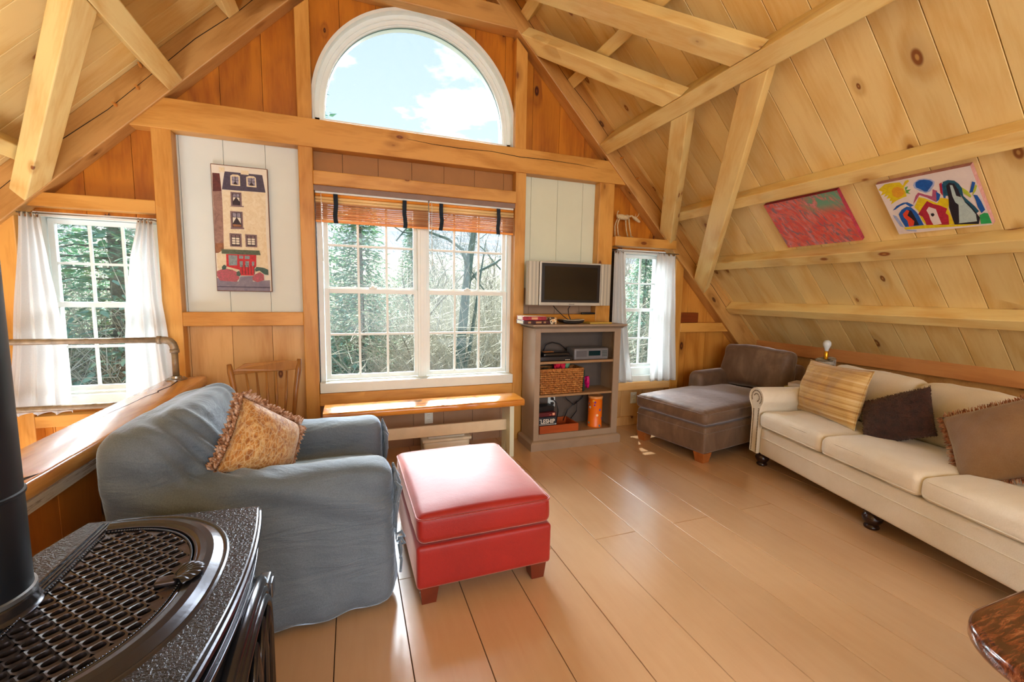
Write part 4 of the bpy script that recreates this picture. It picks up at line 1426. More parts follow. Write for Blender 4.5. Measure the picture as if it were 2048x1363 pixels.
MB().box(-.15, -.05, -.0765, -.073, .028, .080).build('speaker_grille', plain('grille_grey', L3('#606066'), 0.6, var=.3, sc=300), t)
MB().tube([(1.56, 3.44, .80), (1.60, 3.45, .865), (1.66, 3.455, .885), (1.73, 3.45, .87), (1.80, 3.45, .82), (1.86, 3.45, .77)], .005, 6).build('power_cable', M_BLK, None, smooth=True)
tag(bpy.data.objects['power_cable'], 'black cable looping behind the disc player on the top shelf', 'cable')

# middle shelf: woven basket and what it holds
t = thing('wicker_basket', 'woven brown wicker basket on the middle shelf of the bookcase', 'basket', (1.675, 3.355, 0.4625))
_n = NT('woven_rush')
_v = _n.obj(); _s = _n.new('SeparateXYZ'); _n.set(_s, 0, _v)
_nn = _n.noise(_v, 60, 4, 0.7, 1.0)
_c = _n.ramp(_nn, [(0.3, L3('#5a3014')), (0.5, L3('#a8682c')), (0.7, L3('#d8a05a'))])
_n.bump(_nn, 0.5, 0.004)
M_RUSH = _n.base(_c, 0.6)
bw, bd, bh = 0.205, 0.085, 0.205
m = MB()
rows = 11
random.seed(5)
nper = 56


def per(u, z):
    """rounded rectangle outline, flaring with height"""
    k = 1 - 0.05 * (1 - z / bh)
    L_ = [(bw, bd), ]
    P = 4 * (bw + bd)
    d = u * P
    if d < 2 * bw:
        x, y, nx, ny = -bw + d, -bd, 0, -1
    elif d < 2 * bw + 2 * bd:
        x, y, nx, ny = bw, -bd + (d - 2 * bw), 1, 0
    elif d < 4 * bw + 2 * bd:
        x, y, nx, ny = bw - (d - 2 * bw - 2 * bd), bd, 0, 1
    else:
        x, y, nx, ny = -bw, bd - (d - 4 * bw - 2 * bd), -1, 0
    return x * k, y * k, nx, ny


for r_ in range(rows):
    pts = []
    rr = []
    for i in range(nper * 2):
        u = i / (nper * 2)
        z = (r_ + .5) * bh / rows
        x, y, nx, ny = per(u, z)
        ph = math.sin(u * nper * PI + (PI if r_ % 2 else 0))
        pts.append((x + nx * .0055 * ph, y + ny * .0055 * ph, z + random.uniform(-.0012, .0012)))
        rr.append(0.0088 + random.uniform(-.0012, .0012))
    m.tube(pts, rr, 6, closed=True)
for i in range(nper):
    x0_, y0_, nx, ny = per((i + .25) / nper, 0)
    x1_, y1_, nx, ny = per((i + .25) / nper, bh)
    m.tube([(x0_, y0_, 0.006), (x1_, y1_, bh)], 0.005, 5)
m.box(-bw * .95, bw * .95, -bd * .95, bd * .95, 0.004, 0.012)
m.build('woven_body', M_RUSH, t, smooth=True)
m = MB()
pts = [(*per(i / 80, bh)[:2], bh + 0.004) for i in range(80)]
m.tube(pts, 0.0095, 8, closed=True)
m.build('rim', M_RUSH, t, smooth=True)


def blob(name, label, cat, loc, s, mat, seed, amp=.35, group=None):
    m = MB()
    m.grid(16, 10, lambda u, v: Vector((0, 0, 0)) + (lambda d: d * (1 + amp * noise.noise(d * 2.4 + Vector((seed, 0, 0)))))(
        Vector((math.cos(u * 2 * PI) * math.sin(max(.001, min(.999, v)) * PI), math.sin(u * 2 * PI) * math.sin(max(.001, min(.999, v)) * PI), math.cos(v * PI)))), close_u=True)
    m.v = [Vector((p.x * s[0], p.y * s[1], p.z * s[2])) for p in m.v]
    o = m.build(name, mat, None, smooth=True, merge=True)
    o.location = loc
    return tag(o, label, cat, group)


def ribbonpile(name, label, cat, loc, s, mat, seed, n=9, r=.012):
    random.seed(seed)
    m = MB()
    for k in range(n):
        c = Vector((random.uniform(-s[0], s[0]), random.uniform(-s[1], s[1]), random.uniform(0, s[2] * .5)))
        a = random.uniform(0, 2 * PI)
        pts = []
        for i in range(8):
            f_ = i / 7
            pts.append(c + Vector((math.cos(a + f_ * 3) * s[0] * .5 * math.sin(f_ * PI), math.sin(a + f_ * 3) * s[1] * .5, s[2] * (.3 + .7 * math.sin(f_ * PI)))))
        m.tube(pts, [r * (.5 + .5 * math.sin(PI * i / 7)) + .002 for i in range(8)], 7)
    o = m.build(name, mat, None, smooth=True)
    o.location = loc
    return tag(o, label, cat)


zt_ = 0.4625 + bh - 0.045
ribbonpile('hair_bow', 'bunch of bright pink and red fabric flowers sticking out of the wicker basket', 'toy', (1.665, 3.33, zt_), (.055, .03, .085), plain('hot_pink_cloth', L3('#e0184a'), 0.7, var=.15), 3, 10, .016)
ribbonpile('leaf_sprig', 'sprig of pale green artificial leaves at the back of the wicker basket', 'toy', (1.76, 3.36, zt_), (.035, .03, .10), plain('mint_leaf', L3('#7fbf90'), 0.6, var=.2), 8, 8, .012)
ribbonpile('purple_scarf', 'crumpled dark purple cloth inside the wicker basket', 'cloth', (1.72, 3.385, zt_), (.07, .02, .10), plain('dark_purple_cloth', L3('#4a2450'), 0.8, var=.2), 12, 9, .016)
blob('toy_car', 'small dark green toy in the left corner of the wicker basket', 'toy', (1.545, 3.335, zt_ + .035), (.042, .030, .024), plain('dark_green_toy', L3('#3b4a38'), 0.5, var=.2), 4, .25)
ribbonpile('pink_ribbon', 'crumpled pink foil ribbon lying right of the wicker basket', 'ribbon', (1.945, 3.33, .4635), (.025, .03, .085), plain('magenta_foil', L3('#d8107c'), 0.35, var=.1), 21, 7, .010)
boxthing('board_game', 'dark green narrow box standing beside the wicker basket on the middle shelf', 'box', 1.905, 3.37, .4625, .012, .13, .19, plain('dark_green_card', L3('#16352a'), 0.5), 0.05)

# bottom shelf: game boxes in a wooden tray, and an orange canister
M_TRAY = wood('red_stained_tray', L3('#b45420'), L3('#8f3a10'), L3('#5a2208'), 'X', 0.4, 0.1)
t = thing('wooden_tray', 'reddish brown wooden tray on the bottom shelf of the bookcase', 'tray', (1.655, 3.37, 0.1275))
m = MB()
m.box(-.185, .185, -.115, -.105, 0, .066); m.box(-.185, .185, .105, .115, 0, .066)
m.box(-.185, -.175, -.105, .105, 0, .066); m.box(.175, .185, -.105, .105, 0, .066); m.box(-.175, .175, -.105, .105, 0, .008)
m.build('box_body', M_TRAY, t, bevel=.0015)
M_NAVY = plain('navy_game_card', L3('#1c2430'), 0.4, var=.1)
t = boxthing('game_box', 'navy naval board game box with large white lettering in the wooden tray', 'game box', 1.547, 3.322, .1965, .160, .13, .072, M_NAVY, -.03)
txt = bpy.data.curves.new('lettering', 'FONT')
txt.body = 'BATTLESHIP'
txt.size = 0.052
txt.extrude = 0.0004
txt.offset = 0.0010
txt.align_x = 'RIGHT'
txo = bpy.data.objects.new('lettering', txt)
C.objects.link(txo)
dg = bpy.context.evaluated_depsgraph_get()
me_ = bpy.data.meshes.new_from_object(txo.evaluated_get(dg))
C.objects.unlink(txo)
bpy.data.objects.remove(txo)
M_LET = plain('white_lettering', L3('#e6e2d6'), 0.5, var=.03)
me_.materials.clear(); me_.materials.append(M_LET)
lo = bpy.data.objects.new('lettering', me_)
C.objects.link(lo)
lo.parent = t
wdt = max(v.co.x for v in me_.vertices) - min(v.co.x for v in me_.vertices)
xm_ = max(v.co.x for v in me_.vertices)
for v in me_.vertices:
    v.co.x = (v.co.x - xm_) * (0.235 / wdt)
# the left end of the word continues round the box edge hidden by the bookcase stile
bm = bmesh.new(); bm.from_mesh(me_)
bmesh.ops.bisect_plane(bm, geom=bm.verts[:] + bm.edges[:] + bm.faces[:], plane_co=(-0.140, 0, 0), plane_no=(-1, 0, 0), clear_outer=True)
bm.to_mesh(me_); bm.free()
lo.matrix_basis = Matrix.Translation((0.064, -0.0656, 0.020)) @ Matrix.Rotation(PI / 2, 4, 'X')
MB().box(-.078, .060, -.0658, -.065, .008, .0115).build('printed_line', M_LET, t)
MB().box(.064, .079, -.0658, -.065, .006, .016).build('printed_logo', plain('pale_logo', L3('#b9c4cc'), .5), t)
t = boxthing('game_box', 'dark red game box on top of the navy naval game box', 'game box', 1.545, 3.335, .269, .165, .12, .034, plain('dark_red_card', L3('#5c1620'), .4, var=.15), 0.02)
MB().rbox(.011, .001, .011, .001, 2, M=Matrix.Translation((.060, -.0605, .018))).build('printed_badge', plain('peach_badge', L3('#e8a884'), .5), t)
MB().box(.02, .040, -.0606, -.06, .010, .016).build('printed_patch', plain('orange_flash', L3('#d06a4a'), .5), t)
t = boxthing('game_box', 'black game box leaning at the top of the bottom shelf stack', 'game box', 1.545, 3.36, .3035, .16, .10, .045, M_BLK, 0.1)
M_OR = NT('orange_canister_print')
_v = M_OR.obj()
_vo = M_OR.new('TexVoronoi'); M_OR.set(_vo, 0, _v); _vo.inputs['Scale'].default_value = 24
_sp = M_OR.new('SeparateColor'); M_OR.set(_sp, 0, _vo.outputs['Color'])
_k = M_OR.math('MULTIPLY', M_OR.smooth(_vo.outputs['Distance'], .30, .24), M_OR.math('GREATER_THAN', _sp.outputs[1], .45))
_cc = M_OR.ramp(_sp.outputs[0], [(0.25, L3('#7a3f9c')), (0.45, L3('#2fa6b4')), (0.6, L3('#f0e6e0')), (0.8, L3('#f6b23c'))])
M_OR = M_OR.base(M_OR.mix(_k, L3('#ee7410'), _cc), 0.35)
t = thing('snack_canister', 'tall orange cylindrical canister with colourful print on the bottom shelf', 'canister', (2.05, 3.335, 0.1275))
MB().lathe([(0.0, 0.0), (.062, 0.0), (.064, .006), (.064, .012), (.0625, .014), (.0625, .262), (.064, .264), (.064, .272)], n=36).build('tube', M_OR, t, auto=40)
MB().lathe([(0.066, .262), (.0665, .280), (.062, .283), (.058, .279), (0.0, .279)], n=36).build('lid', plain('clear_plastic_lid', L3('#e09a5c'), .25), t, auto=40)


def outlet(label, x, z, y=3.64, plugs=False):
    t = thing('wall_outlet', label, 'outlet', (x, y, z))
    MB().rbox(.036, .004, .058, .004, 4, M=Matrix.Translation((0, -.004, 0))).build('plate', M_WHITE, t, smooth=True)
    m = MB()
    for dz in (-.022, .022):
        m.rbox(.015, .002, .014, .002, 3, M=Matrix.Translation((0, -.0085, dz)))
    m.build('sockets', M_VINYL, t, smooth=True)
    m = MB()
    for dz in (-.022, .022):
        for dx in (-.006, .006):
            m.box(dx - .001, dx + .001, -.0112, -.0105, dz - .004, dz + .005)
    m.build('slots', M_DARK, t)
    return t


outlet('white wall outlet below the window, seen under the bench top', 0.60, 0.245)
outlet('white wall outlet between the bookcase and the brown chaise', 2.68, 0.275)
t = outlet('white wall outlet with black plugs behind the bottom shelf of the bookcase', 1.69, 0.345, 3.505)
for dz in (-.022, .022):
    MB().rbox(.013, .012, .012, .005, 3, M=Matrix.Translation((0, -.022, dz))).build('plug', M_BLK, t, smooth=True)
random.seed(9)
for k, pts in enumerate(([(1.69, 3.475, .367), (1.72, 3.45, .33), (1.74, 3.46, .26), (1.73, 3.47, .14)],
                         [(1.78, 3.46, .44), (1.82, 3.45, .36), (1.90, 3.46, .30), (1.99, 3.47, .36), (2.02, 3.47, .43)],
                         [(1.80, 3.47, .16), (1.83, 3.45, .26), (1.92, 3.44, .34), (1.93, 3.46, .24), (1.86, 3.47, .15)])):
    o = MB().tube(pts, .0042, 6).build('power_cable', M_BLK, None, smooth=True)
    tag(o, ['black cable dropping from the plugged outlet on the bottom shelf', 'black cable hanging under the middle shelf of the bookcase', 'tangled black cable loop on the bottom shelf of the bookcase'][k], 'cable')

# ================================================================== live-edge bench and the bin under it
t = thing('bench', 'long bench with a varnished live edge pine top under the large window', 'bench', (0.55, 3.27, 0))
m = MB()
bx0, bx1 = -0.20, 1.28


def btop(u, v):
    """closed section around the slab"""
    x = bx0 + (bx1 - bx0) * u
    fy = 3.135 + 0.014 * noise.noise(Vector((x * 2.2, 0, 3))) + 0.006 * noise.noise(Vector((x * 9, 0, 1)))
    e = 0.0 if .01 < u < .99 else .004
    by = 3.385
    zt, zb = 0.470, 0.418
    sec = [(fy + .012, zt), (fy + .004, zt - .004), (fy + .001, zt - .016), (fy, zt - .03), (fy + .006, zb + .004), (fy + .014, zb), (by, zb), (by, zt)]
    y_, z_ = sec[int(round(v * 8)) % 8]
    return Vector((x, y_, z_))


for_n = 70
vs = []
for i in range(for_n):
    for k in range(8):
        vs.append(btop(i / (for_n - 1), k / 8))
fs = [(i * 8 + k, i * 8 + (k + 1) % 8, (i + 1) * 8 + (k + 1) % 8, (i + 1) * 8 + k) for i in range(for_n - 1) for k in range(8)]
fs += [tuple(range(8)), tuple(range((for_n - 1) * 8, for_n * 8))]
m.add(vs, fs)
m.build('seat_slab', M_LIVE, t, auto=50, world=True)
for x in (-0.13, 1.168):
    m = MB()
    w0, w1_ = 3.160, 3.370
    c = (w0 + w1_) / 2
    pl = [(w0 + .012, .416), (w0, 0), (c - .055, 0), (c, .105), (c + .055, 0), (w1_, 0), (w1_ - .012, .416)]
    m.prism(pl, x, x + .036, lambda a, b, k: Vector((k, a, b)))
    m.build('leg', M_CREAMP, t, world=True, bevel=.002)
m = MB().box(-.095, 1.169, 3.255, 3.275, 0.198, 0.285)
m.build('stretcher', plain('cream_painted_rail', L3('#e3d4b4'), .5, var=.03), t, world=True, bevel=.002)
t = thing('storage_bin', 'low white plastic storage bin with a lid under the bench', 'storage bin', (0.70, 3.45, 0))
M_BIN = plain('milky_plastic', L3('#e3e0cf'), .35, var=.03)
MB().rbox(.185, .105, .060, .02, 4, M=Matrix.Translation((0, 0, .060)), fn=lambda p: Vector((p.x * (1 + .25 * p.z), p.y * (1 + .25 * p.z), p.z))).build('tub', M_BIN, t, smooth=True)
m = MB().rbox(.200, .118, .012, .010, 5, M=Matrix.Translation((0, 0, .131)))
m.build('lid', plain('cream_lid', L3('#ece7cf'), .3), t, smooth=True)
MB().rbox(.15, .08, .008, .007, 4, M=Matrix.Translation((0, 0, .146))).build('lid_panel', M_BIN, t, smooth=True)

# ================================================================== spindle-back wooden chair by the wall
M_CHAIR = wood('old_varnished_maple', L3('#b07a40'), L3('#7f4d20'), L3('#4a2a10'), 'Z', 0.32, 0.1, 1.5)
t = thing('wooden_chair', 'old wooden spindle-back chair behind the blue armchair, against the wall', 'chair', (-0.545, 3.05, 0))
sz = .44
m = MB()
m.rbox(.20, .19, .016, .014, 6, M=Matrix.Translation((-0.54, 3.05, sz)), fn=lambda p: Vector((p.x * (1 + .12 * (-p.y / .19)), p.y, p.z - .006 * max(0, 1 - (p.x / .17) ** 2 - (p.y / .16) ** 2))))
m.build('seat', M_CHAIR, t, smooth=True, world=True)
m = MB().tube([(-.700, 3.20, sz), (-.728, 3.235, .62), (-.754, 3.262, .76), (-.762, 3.27, .812)], [.012, .016, .019, .014], 12)
m.build('back_post', M_CHAIR, t, smooth=True, world=True)
m = MB().tube([(-.385, 3.20, sz), (-.370, 3.235, .62), (-.352, 3.262, .76), (-.345, 3.27, .835)], [.012, .016, .019, .014], 12)
m.build('back_post', M_CHAIR, t, smooth=True, world=True)
m = MB()
top = [(-.745, .770), (-.715, .785), (-.695, .800), (-.675, .814), (-.60, .817), (-.54, .820), (-.48, .826), (-.435, .832), (-.415, .826), (-.38, .820), (-.355, .822)]
bot = [(-.355, .765), (-.45, .757), (-.55, .751), (-.65, .747), (-.735, .742)]
m.prism(top + bot, 3.254, 3.272, lambda a, b, k: Vector((a, k + .012 * (1 - ((a + .55) / .2) ** 2), b)))
m.build('crest_rail', M_CHAIR, t, world=True, bevel=.004)
for xt, xb in ((-.668, -.625), (-.607, -.58), (-.549, -.535), (-.489, -.489), (-.425, -.440)):
    m = MB().tube([(xb, 3.205, sz + .01), ((xb + xt) / 2 + .002, 3.24, .58), (xt, 3.268, .755)], [.0055, .0095, .006], 8)
    m.build('spindle', M_CHAIR, t, smooth=True, world=True)
for x, y, dx, dy in ((-.69, 3.20, -.03, .03), (-.39, 3.20, .03, .03), (-.70, 2.92, -.03, -.03), (-.38, 2.92, .03, -.03)):
    m = MB().tube([(x, y, sz), (x + dx * .35, y + dy * .35, .30), (x + dx * .6, y + dy * .6, .18), (x + dx, y + dy, 0.0)], [.014, .018, .015, .010], 10)
    m.build('leg', M_CHAIR, t, smooth=True, world=True)
for a, b in (((-.70, 3.21, .2), (-.71, 2.91, .2)), ((-.38, 3.21, .2), (-.37, 2.91, .2)), ((-.705, 3.06, .2), (-.375, 3.06, .2))):
    MB().tube([a, ((a[0] + b[0]) / 2, (a[1] + b[1]) / 2, .2), b], [.008, .012, .008], 8).build('stretcher', M_CHAIR, t, smooth=True, world=True)

# ================================================================== goat figurine on the right header
t = thing('goat_figurine', 'thin-legged cream goat figurine standing on the header over the right window', 'figurine', (2.45, 3.56, 1.852))
M_GOAT = plain('cream_felt', L3('#dfc79a'), .85, var=.10, sc=60, bump=.4, bsc=200)
M_HOOF = plain('tan_hoof', L3('#a9895c'), .7)
gy = 3.565
m = MB()
m.tube([(2.352, gy, 2.030), (2.362, gy, 2.040), (2.395, gy, 2.042), (2.43, gy, 2.038), (2.462, gy, 2.045), (2.475, gy, 2.043)], [.014, .024, .026, .024, .024, .012], 12)
m.tube([(2.470, gy, 2.045), (2.490, gy - .003, 2.056), (2.508, gy - .006, 2.058), (2.523, gy - .01, 2.044), (2.533, gy - .012, 2.030)], [.012, .009, .008, .009, .011], 10)
m.build('body', M_GOAT, t, smooth=True, world=True)
m = MB().tube([(2.524, gy - .012, 2.050), (2.540, gy - .014, 2.034), (2.565, gy - .017, 2.018), (2.584, gy - .018, 2.008), (2.592, gy - .018, 2.003)], [.010, .016, .014, .012, .006], 12)
m.build('head', M_GOAT, t, smooth=True, world=True)
for dx, dy in ((0, -.010), (-.006, .012)):
    MB().tube([(2.545 + dx, gy - .012 + dy, 2.045), (2.562 + dx, gy - .012 + dy * 1.5, 2.062), (2.570 + dx, gy - .010 + dy * 2, 2.088)], [.0045, .0035, .001], 7).build('horn', M_GOAT, t, smooth=True, world=True)
MB().tube([(2.350, gy, 2.036), (2.346, gy, 2.062), (2.352, gy, 2.084), (2.360, gy, 2.092)], [.007, .005, .005, .007], 8).build('tail', M_GOAT, t, smooth=True, world=True)
for pts in ([(2.368, gy - .014, 2.030), (2.350, gy - .016, 1.985), (2.345, gy - .016, 1.955), (2.352, gy - .016, 1.905), (2.358, gy - .016, 1.868)],
            [(2.366, gy + .014, 2.030), (2.346, gy + .016, 1.985), (2.338, gy + .016, 1.955), (2.344, gy + .016, 1.868)],
            [(2.468, gy - .014, 2.030), (2.474, gy - .016, 1.98), (2.482, gy - .016, 1.94), (2.500, gy - .016, 1.870)],
            [(2.452, gy + .014, 2.030), (2.458, gy + .016, 1.98), (2.466, gy + .016, 1.93), (2.484, gy + .016, 1.870)]):
    lg = MB().tube(pts, [.008] + [.0058] * (len(pts) - 2) + [.005], 8).build('leg', M_GOAT, t, smooth=True, world=True)
    e = pts[-1]
    m = MB().rbox(.016, .010, .008, .007, 3, M=Matrix.Translation((e[0] + .008, e[1], 1.8605)), fn=lambda p: Vector((p.x, p.y, p.z * (1 - p.x * 22))))
    m.build('hoof', M_HOOF, lg, smooth=True, world=True)

# ================================================================== soft furniture helpers
def pillow(m, w, h, th, M, nu=26, nv=26, pinch=0.10, wr=0.006, seed=0):
    """knife-edge cushion in the local xz plane (w across, h up), th thick along y"""
    def side(sg):
        def fn(u, v):
            a, b = 2 * u - 1, 2 * v - 1
            e = (1 - abs(a) ** 2.6) ** 0.62 * (1 - abs(b) ** 2.6) ** 0.62 if abs(a) < 1 and abs(b) < 1 else 0
            x = a * w / 2 * (1 - pinch * (1 - b * b) * (abs(a) ** 3))
            z = b * h / 2 * (1 - pinch * (1 - a * a) * (abs(b) ** 3))
            n_ = snoise((x * 1.0, sg * .3, z), 7, seed) * 0.9 + 0.5 * snoise((x, 0, z), 17, seed + 4)
            y = sg * (th / 2 * e + wr * n_ * min(1, e * 2))
            return M @ Vector((x, y, z))
        return fn
    m.grid(nu, nv, side(1))
    m.grid(nu, nv, side(-1))


def edge_path(w, h, pinch, n=24):
    pts = []
    for s_ in range(4):
        for i in range(n):
            a = -1 + 2 * i / n
            u, v = [(a, -1), (1, a), (-a, 1), (-1, -a)][s_]
            pts.append((u * w / 2 * (1 - pinch * (1 - v * v) * (abs(u) ** 3)), v * h / 2 * (1 - pinch * (1 - u * u) * (abs(v) ** 3))))
    return pts


def TM(loc, yaw=0, lean=0, roll=0):
    """lean tips the top backward (+y), roll turns in the plane"""
    return Matrix.Translation(loc) @ Matrix.Rotation(yaw, 4, 'Z') @ Matrix.Rotation(-lean, 4, 'X') @ Matrix.Rotation(roll, 4, 'Y')


def crown(h, hx, hy, amp, seed=0, wr=0.004, sag=0.0, bulge=0.0):
    def fn(p):
        k = max(0, 1 - (p.x / hx) ** 2) ** .6 * max(0, 1 - (p.y / hy) ** 2) ** .6
        z = p.z + (amp * k if p.z > 0 else -sag * k)
        e = wr * (snoise((p.x, p.y, p.z), 6, seed) + .6 * snoise((p.x, p.y, p.z), 15, seed + 3))
        bx = bulge * max(0, 1 - (p.z / h) ** 2)
        x = p.x + (bx if p.x > 0 else -bx) * (abs(p.x) / hx) ** 4
        y = p.y + (bx if p.y > 0 else -bx) * (abs(p.y) / hy) ** 4
        return Vector((x + e, y - e, z + e))
    return fn


def loop(hx, hy, z, r, n=10):
    """rounded rectangle path for piping"""
    pts = []
    for cx, cy, a0 in ((hx - r, hy - r, 0), (-hx + r, hy - r, 90), (-hx + r, -hy + r, 180), (hx - r, -hy + r, 270)):
        for i in range(n + 1):
            a = R(a0 + 90 * i / n)
            pts.append((cx + r * math.cos(a), cy + r * math.sin(a), z))
        k = len(pts)
    out = []
    for i in range(len(pts)):
        a, b = Vector(pts[i]), Vector(pts[(i + 1) % len(pts)])
        out.append(a)
        L_ = (b - a).length
        if L_ > .08:
            for q in range(1, int(L_ / .06)):
                out.append(a.lerp(b, q / int(L_ / .06)))
    return out


# ================================================================== red ottoman
M_RED = fabric('red_brushed_cotton', L3('#a3150c'), L3('#8a0e08'), rough=.5, sheen=1.0, mott=3, bump=.12, sheen_tint=(1.0, .72, .66, 1))
M_CHERRY = plain('reddish_wood_foot', L3('#6e2a16'), .35, var=.1)
t = thing('ottoman', 'square red upholstered ottoman with a boxed cushion top in front of the blue armchair', 'ottoman', (0.527, 2.072, 0), R(.6))
hx, hy = .300, .385
MB().rbox(hx + .004, hy + .004, .094, .018, 8, fn=lambda p: Vector((p.x * (1 + .02 * (p.z + .09)), p.y, p.z + .0)), M=Matrix.Translation((0, 0, .174))).build('base', M_RED, t, smooth=True)
MB().rbox(hx - .002, hy - .002, .064, .030, 10, fn=crown(.064, hx, hy, .030, 2, .0022, 0, .004), M=Matrix.Translation((0, 0, .333))).build('cushion', M_RED, t, smooth=True)
MB().tube([p + Vector((0, 0, .0)) for p in loop(hx + .001, hy + .001, .382, .035)], .0035, 6, closed=True).build('piping', M_RED, t, smooth=True)
for sx in (-1, 1):
    for sy in (-1, 1):
        m = MB()
        cx, cy = sx * (hx - .052), sy * (hy - .052)
        a, b = .040, .030
        q = [(cx - a, cy - a, .082), (cx + a, cy - a, .082), (cx + a, cy + a, .082), (cx - a, cy + a, .082)]
        cx2, cy2 = cx + sx * .002, cy + sy * .002
        q += [(cx2 - b, cy2 - b, 0), (cx2 + b, cy2 - b, 0), (cx2 + b, cy2 + b, 0), (cx2 - b, cy2 + b, 0)]
        m.add(q, [(0, 1, 2, 3), (4, 7, 6, 5), (0, 4, 5, 1), (1, 5, 6, 2), (2, 6, 7, 3), (3, 7, 4, 0)])
        m.build('leg', M_CHERRY, t, bevel=.002)

# ================================================================== blue slipcovered armchair
_n = NT('slipcover_twill')
_v = _n.obj()
_f = _n.math('ADD', _n.math('MULTIPLY', _n.noise(_v, 2.5, 4, .6), .5), _n.math('MULTIPLY', _n.noise(_n.mapping(_v, (260, 260, 260)), 1, 2), .5))
_c = _n.ramp(_f, [(.35, L3('#525e6a')), (.65, L3('#697682'))])
_w1 = _n.noise(_n.mapping(_v, (3, 3, 11)), 1, 4, .55, 1.2)
_n.bump(_n.math('ADD', _n.math('MULTIPLY', _w1, 3.0), _n.math('MULTIPLY', _n.noise(_n.mapping(_v, (300, 300, 300)), 1, 1), .15)), .5, .010)
M_SLIP = _n.base(_c, .65)
_n.set(_n.b, 'Sheen Weight', 1.0)
_n.set(_n.b, 'Sheen Roughness', .35)
_n.set(_n.b, 'Sheen Tint', (.66, .82, 1.0, 1))
AX, AY = -0.325, 2.19
t = thing('armchair', 'wide armchair in a loose blue-grey slipcover tied at the arm fronts', 'armchair', (AX, AY, 0))
m = MB()
T_ = Matrix.Translation
m.rbox(.44, .43, .20, .06, 6, M=T_((-0.02, 0, .215)))                       # lower body
m.rbox(.455, .105, .30, .075, 6, M=T_((0.020, -.345, .305)))                # near arm
m.rbox(.455, .105, .30, .075, 6, M=T_((0.020, .345, .305)))
m.rbox(.13, .43, .385, .10, 6, M=T_((-.36, 0, .43)) @ Matrix.Rotation(R(-6), 4, 'Y'))
m.rbox(.09, .31, .26, .08, 6, M=T_((-.235, 0, .60)) @ Matrix.Rotation(R(-24), 4, 'Y'))
m.rbox(.30, .26, .08, .05, 6, M=T_((.10, 0, .34)))
raw = m.build('slipcover', M_SLIP, t)
raw.matrix_basis = Matrix()
md = raw.modifiers.new('r', 'REMESH'); md.mode = 'VOXEL'; md.voxel_size = .0145
md = raw.modifiers.new('s', 'SMOOTH'); md.factor = .7; md.iterations = 16
dg = bpy.context.evaluated_depsgraph_get()
dg.update()
me = bpy.data.meshes.new_from_object(raw.evaluated_get(dg))
for v in me.vertices:
    p = v.co.copy()
    n_ = v.normal
    zf = max(0, (.42 - p.z) / .42)
    # skirt flares and its hem waves
    out = Vector((p.x, p.y, 0))
    flare = .055 * zf ** 1.5
    if out.length > .05:
        d = Vector((p.x / .45, p.y / .45, 0))
        k = max(abs(d.x), abs(d.y))
        if k > .75:
            o_ = Vector((math.copysign(1, d.x) if abs(d.x) > .8 else 0, math.copysign(1, d.y) if abs(d.y) > .8 else 0, 0))
            if o_.length:
                o_.normalize()
            bow = (1 - min(1, (p.x / .46) ** 2)) if abs(d.y) > .8 else .25
            p += o_ * (flare * (.35 + .9 * bow))
            a = math.atan2(p.y, p.x)
            p += o_ * .010 * zf * math.sin(a * 15 + 1.0)
    # gathered folds running from the arm tops to the back
    inner = math.exp(-((p.x + .20) / .17) ** 2) * math.exp(-((abs(p.y) - .30) / .12) ** 2)
    fold = math.sin((p.z * 1.0 + p.x * .9 - abs(p.y) * .8) * 70 + 2 * snoise(p, 4)) * .013 * inner * (1 if p.z > .45 else .3)
    # long drag folds across the near side
    side = max(0, min(1, (-p.y - .36) / .06))
    drag = side * (.013 * math.sin((p.z + .42 * p.x) * 34 + 1.5 * snoise(p, 3)) * math.exp(-((p.z - .53 - .15 * (-p.x)) / .09) ** 2) + .007 * math.sin(p.x * 36 + 3 * snoise(p, 2)) * (1 - min(1, p.z / .55)))
    big = .010 * snoise(p, 3.2, 2) + .005 * snoise(p, 9, 5)
    v.co = p + n_ * (fold + drag + big)
    v.co.z = max(v.co.z, .004 + .004 * math.sin(math.atan2(p.y, p.x) * 12)) if p.z < .05 else v.co.z
bm = bmesh.new(); bm.from_mesh(me)
bmesh.ops.smooth_vert(bm, verts=bm.verts, factor=.4, use_axis_x=True, use_axis_y=True, use_axis_z=True)
bm.to_mesh(me); bm.free()
for p in me.polygons:
    p.use_smooth = True
old = raw.data
raw.modifiers.clear()
raw.data = me
bpy.data.meshes.remove(old)
me.materials.clear(); me.materials.append(M_SLIP)
MB().rbox(.315, .245, .06, .045, 9, fn=crown(.06, .315, .245, .020, 4, .006), M=T_((.130, 0, .362))).build('seat_cushion', M_SLIP, t, smooth=True)
# ties and gathered ends on the arm fronts
for sg in (-1, 1):
    m = MB()
    for k in range(7):
        a = k / 6
        y = sg * .345 + sg * (-.07 + .14 * a)
        pts = [(.478, y, .575 - .05 * (2 * a - 1) ** 2), (.492 + .008 * math.sin(k * 2.2), y + .006 * math.sin(k * 3), .50), (.486 + .008 * math.cos(k * 1.7), y * 1.0, .42), (.480, y, .30 - .03 * a)]
        m.tube(pts, [.004, .011, .009, .003], 7)
    m.build('gathered_front', M_SLIP, t, smooth=True)
    for dz, ln in ((.30, .10), (.27, .13)):
        m = MB()
        yy = sg * .345 - .085
        m.tube([(.482, yy, dz), (.500, yy - .012, dz + .018), (.512, yy - .005, dz - .01), (.490, yy + .002, dz - .016), (.498, yy - .014, dz - ln * .6), (.494, yy - .010, dz - ln)], .006, 6)
        m.build('tie_ribbon', M_SLIP, t, smooth=True)

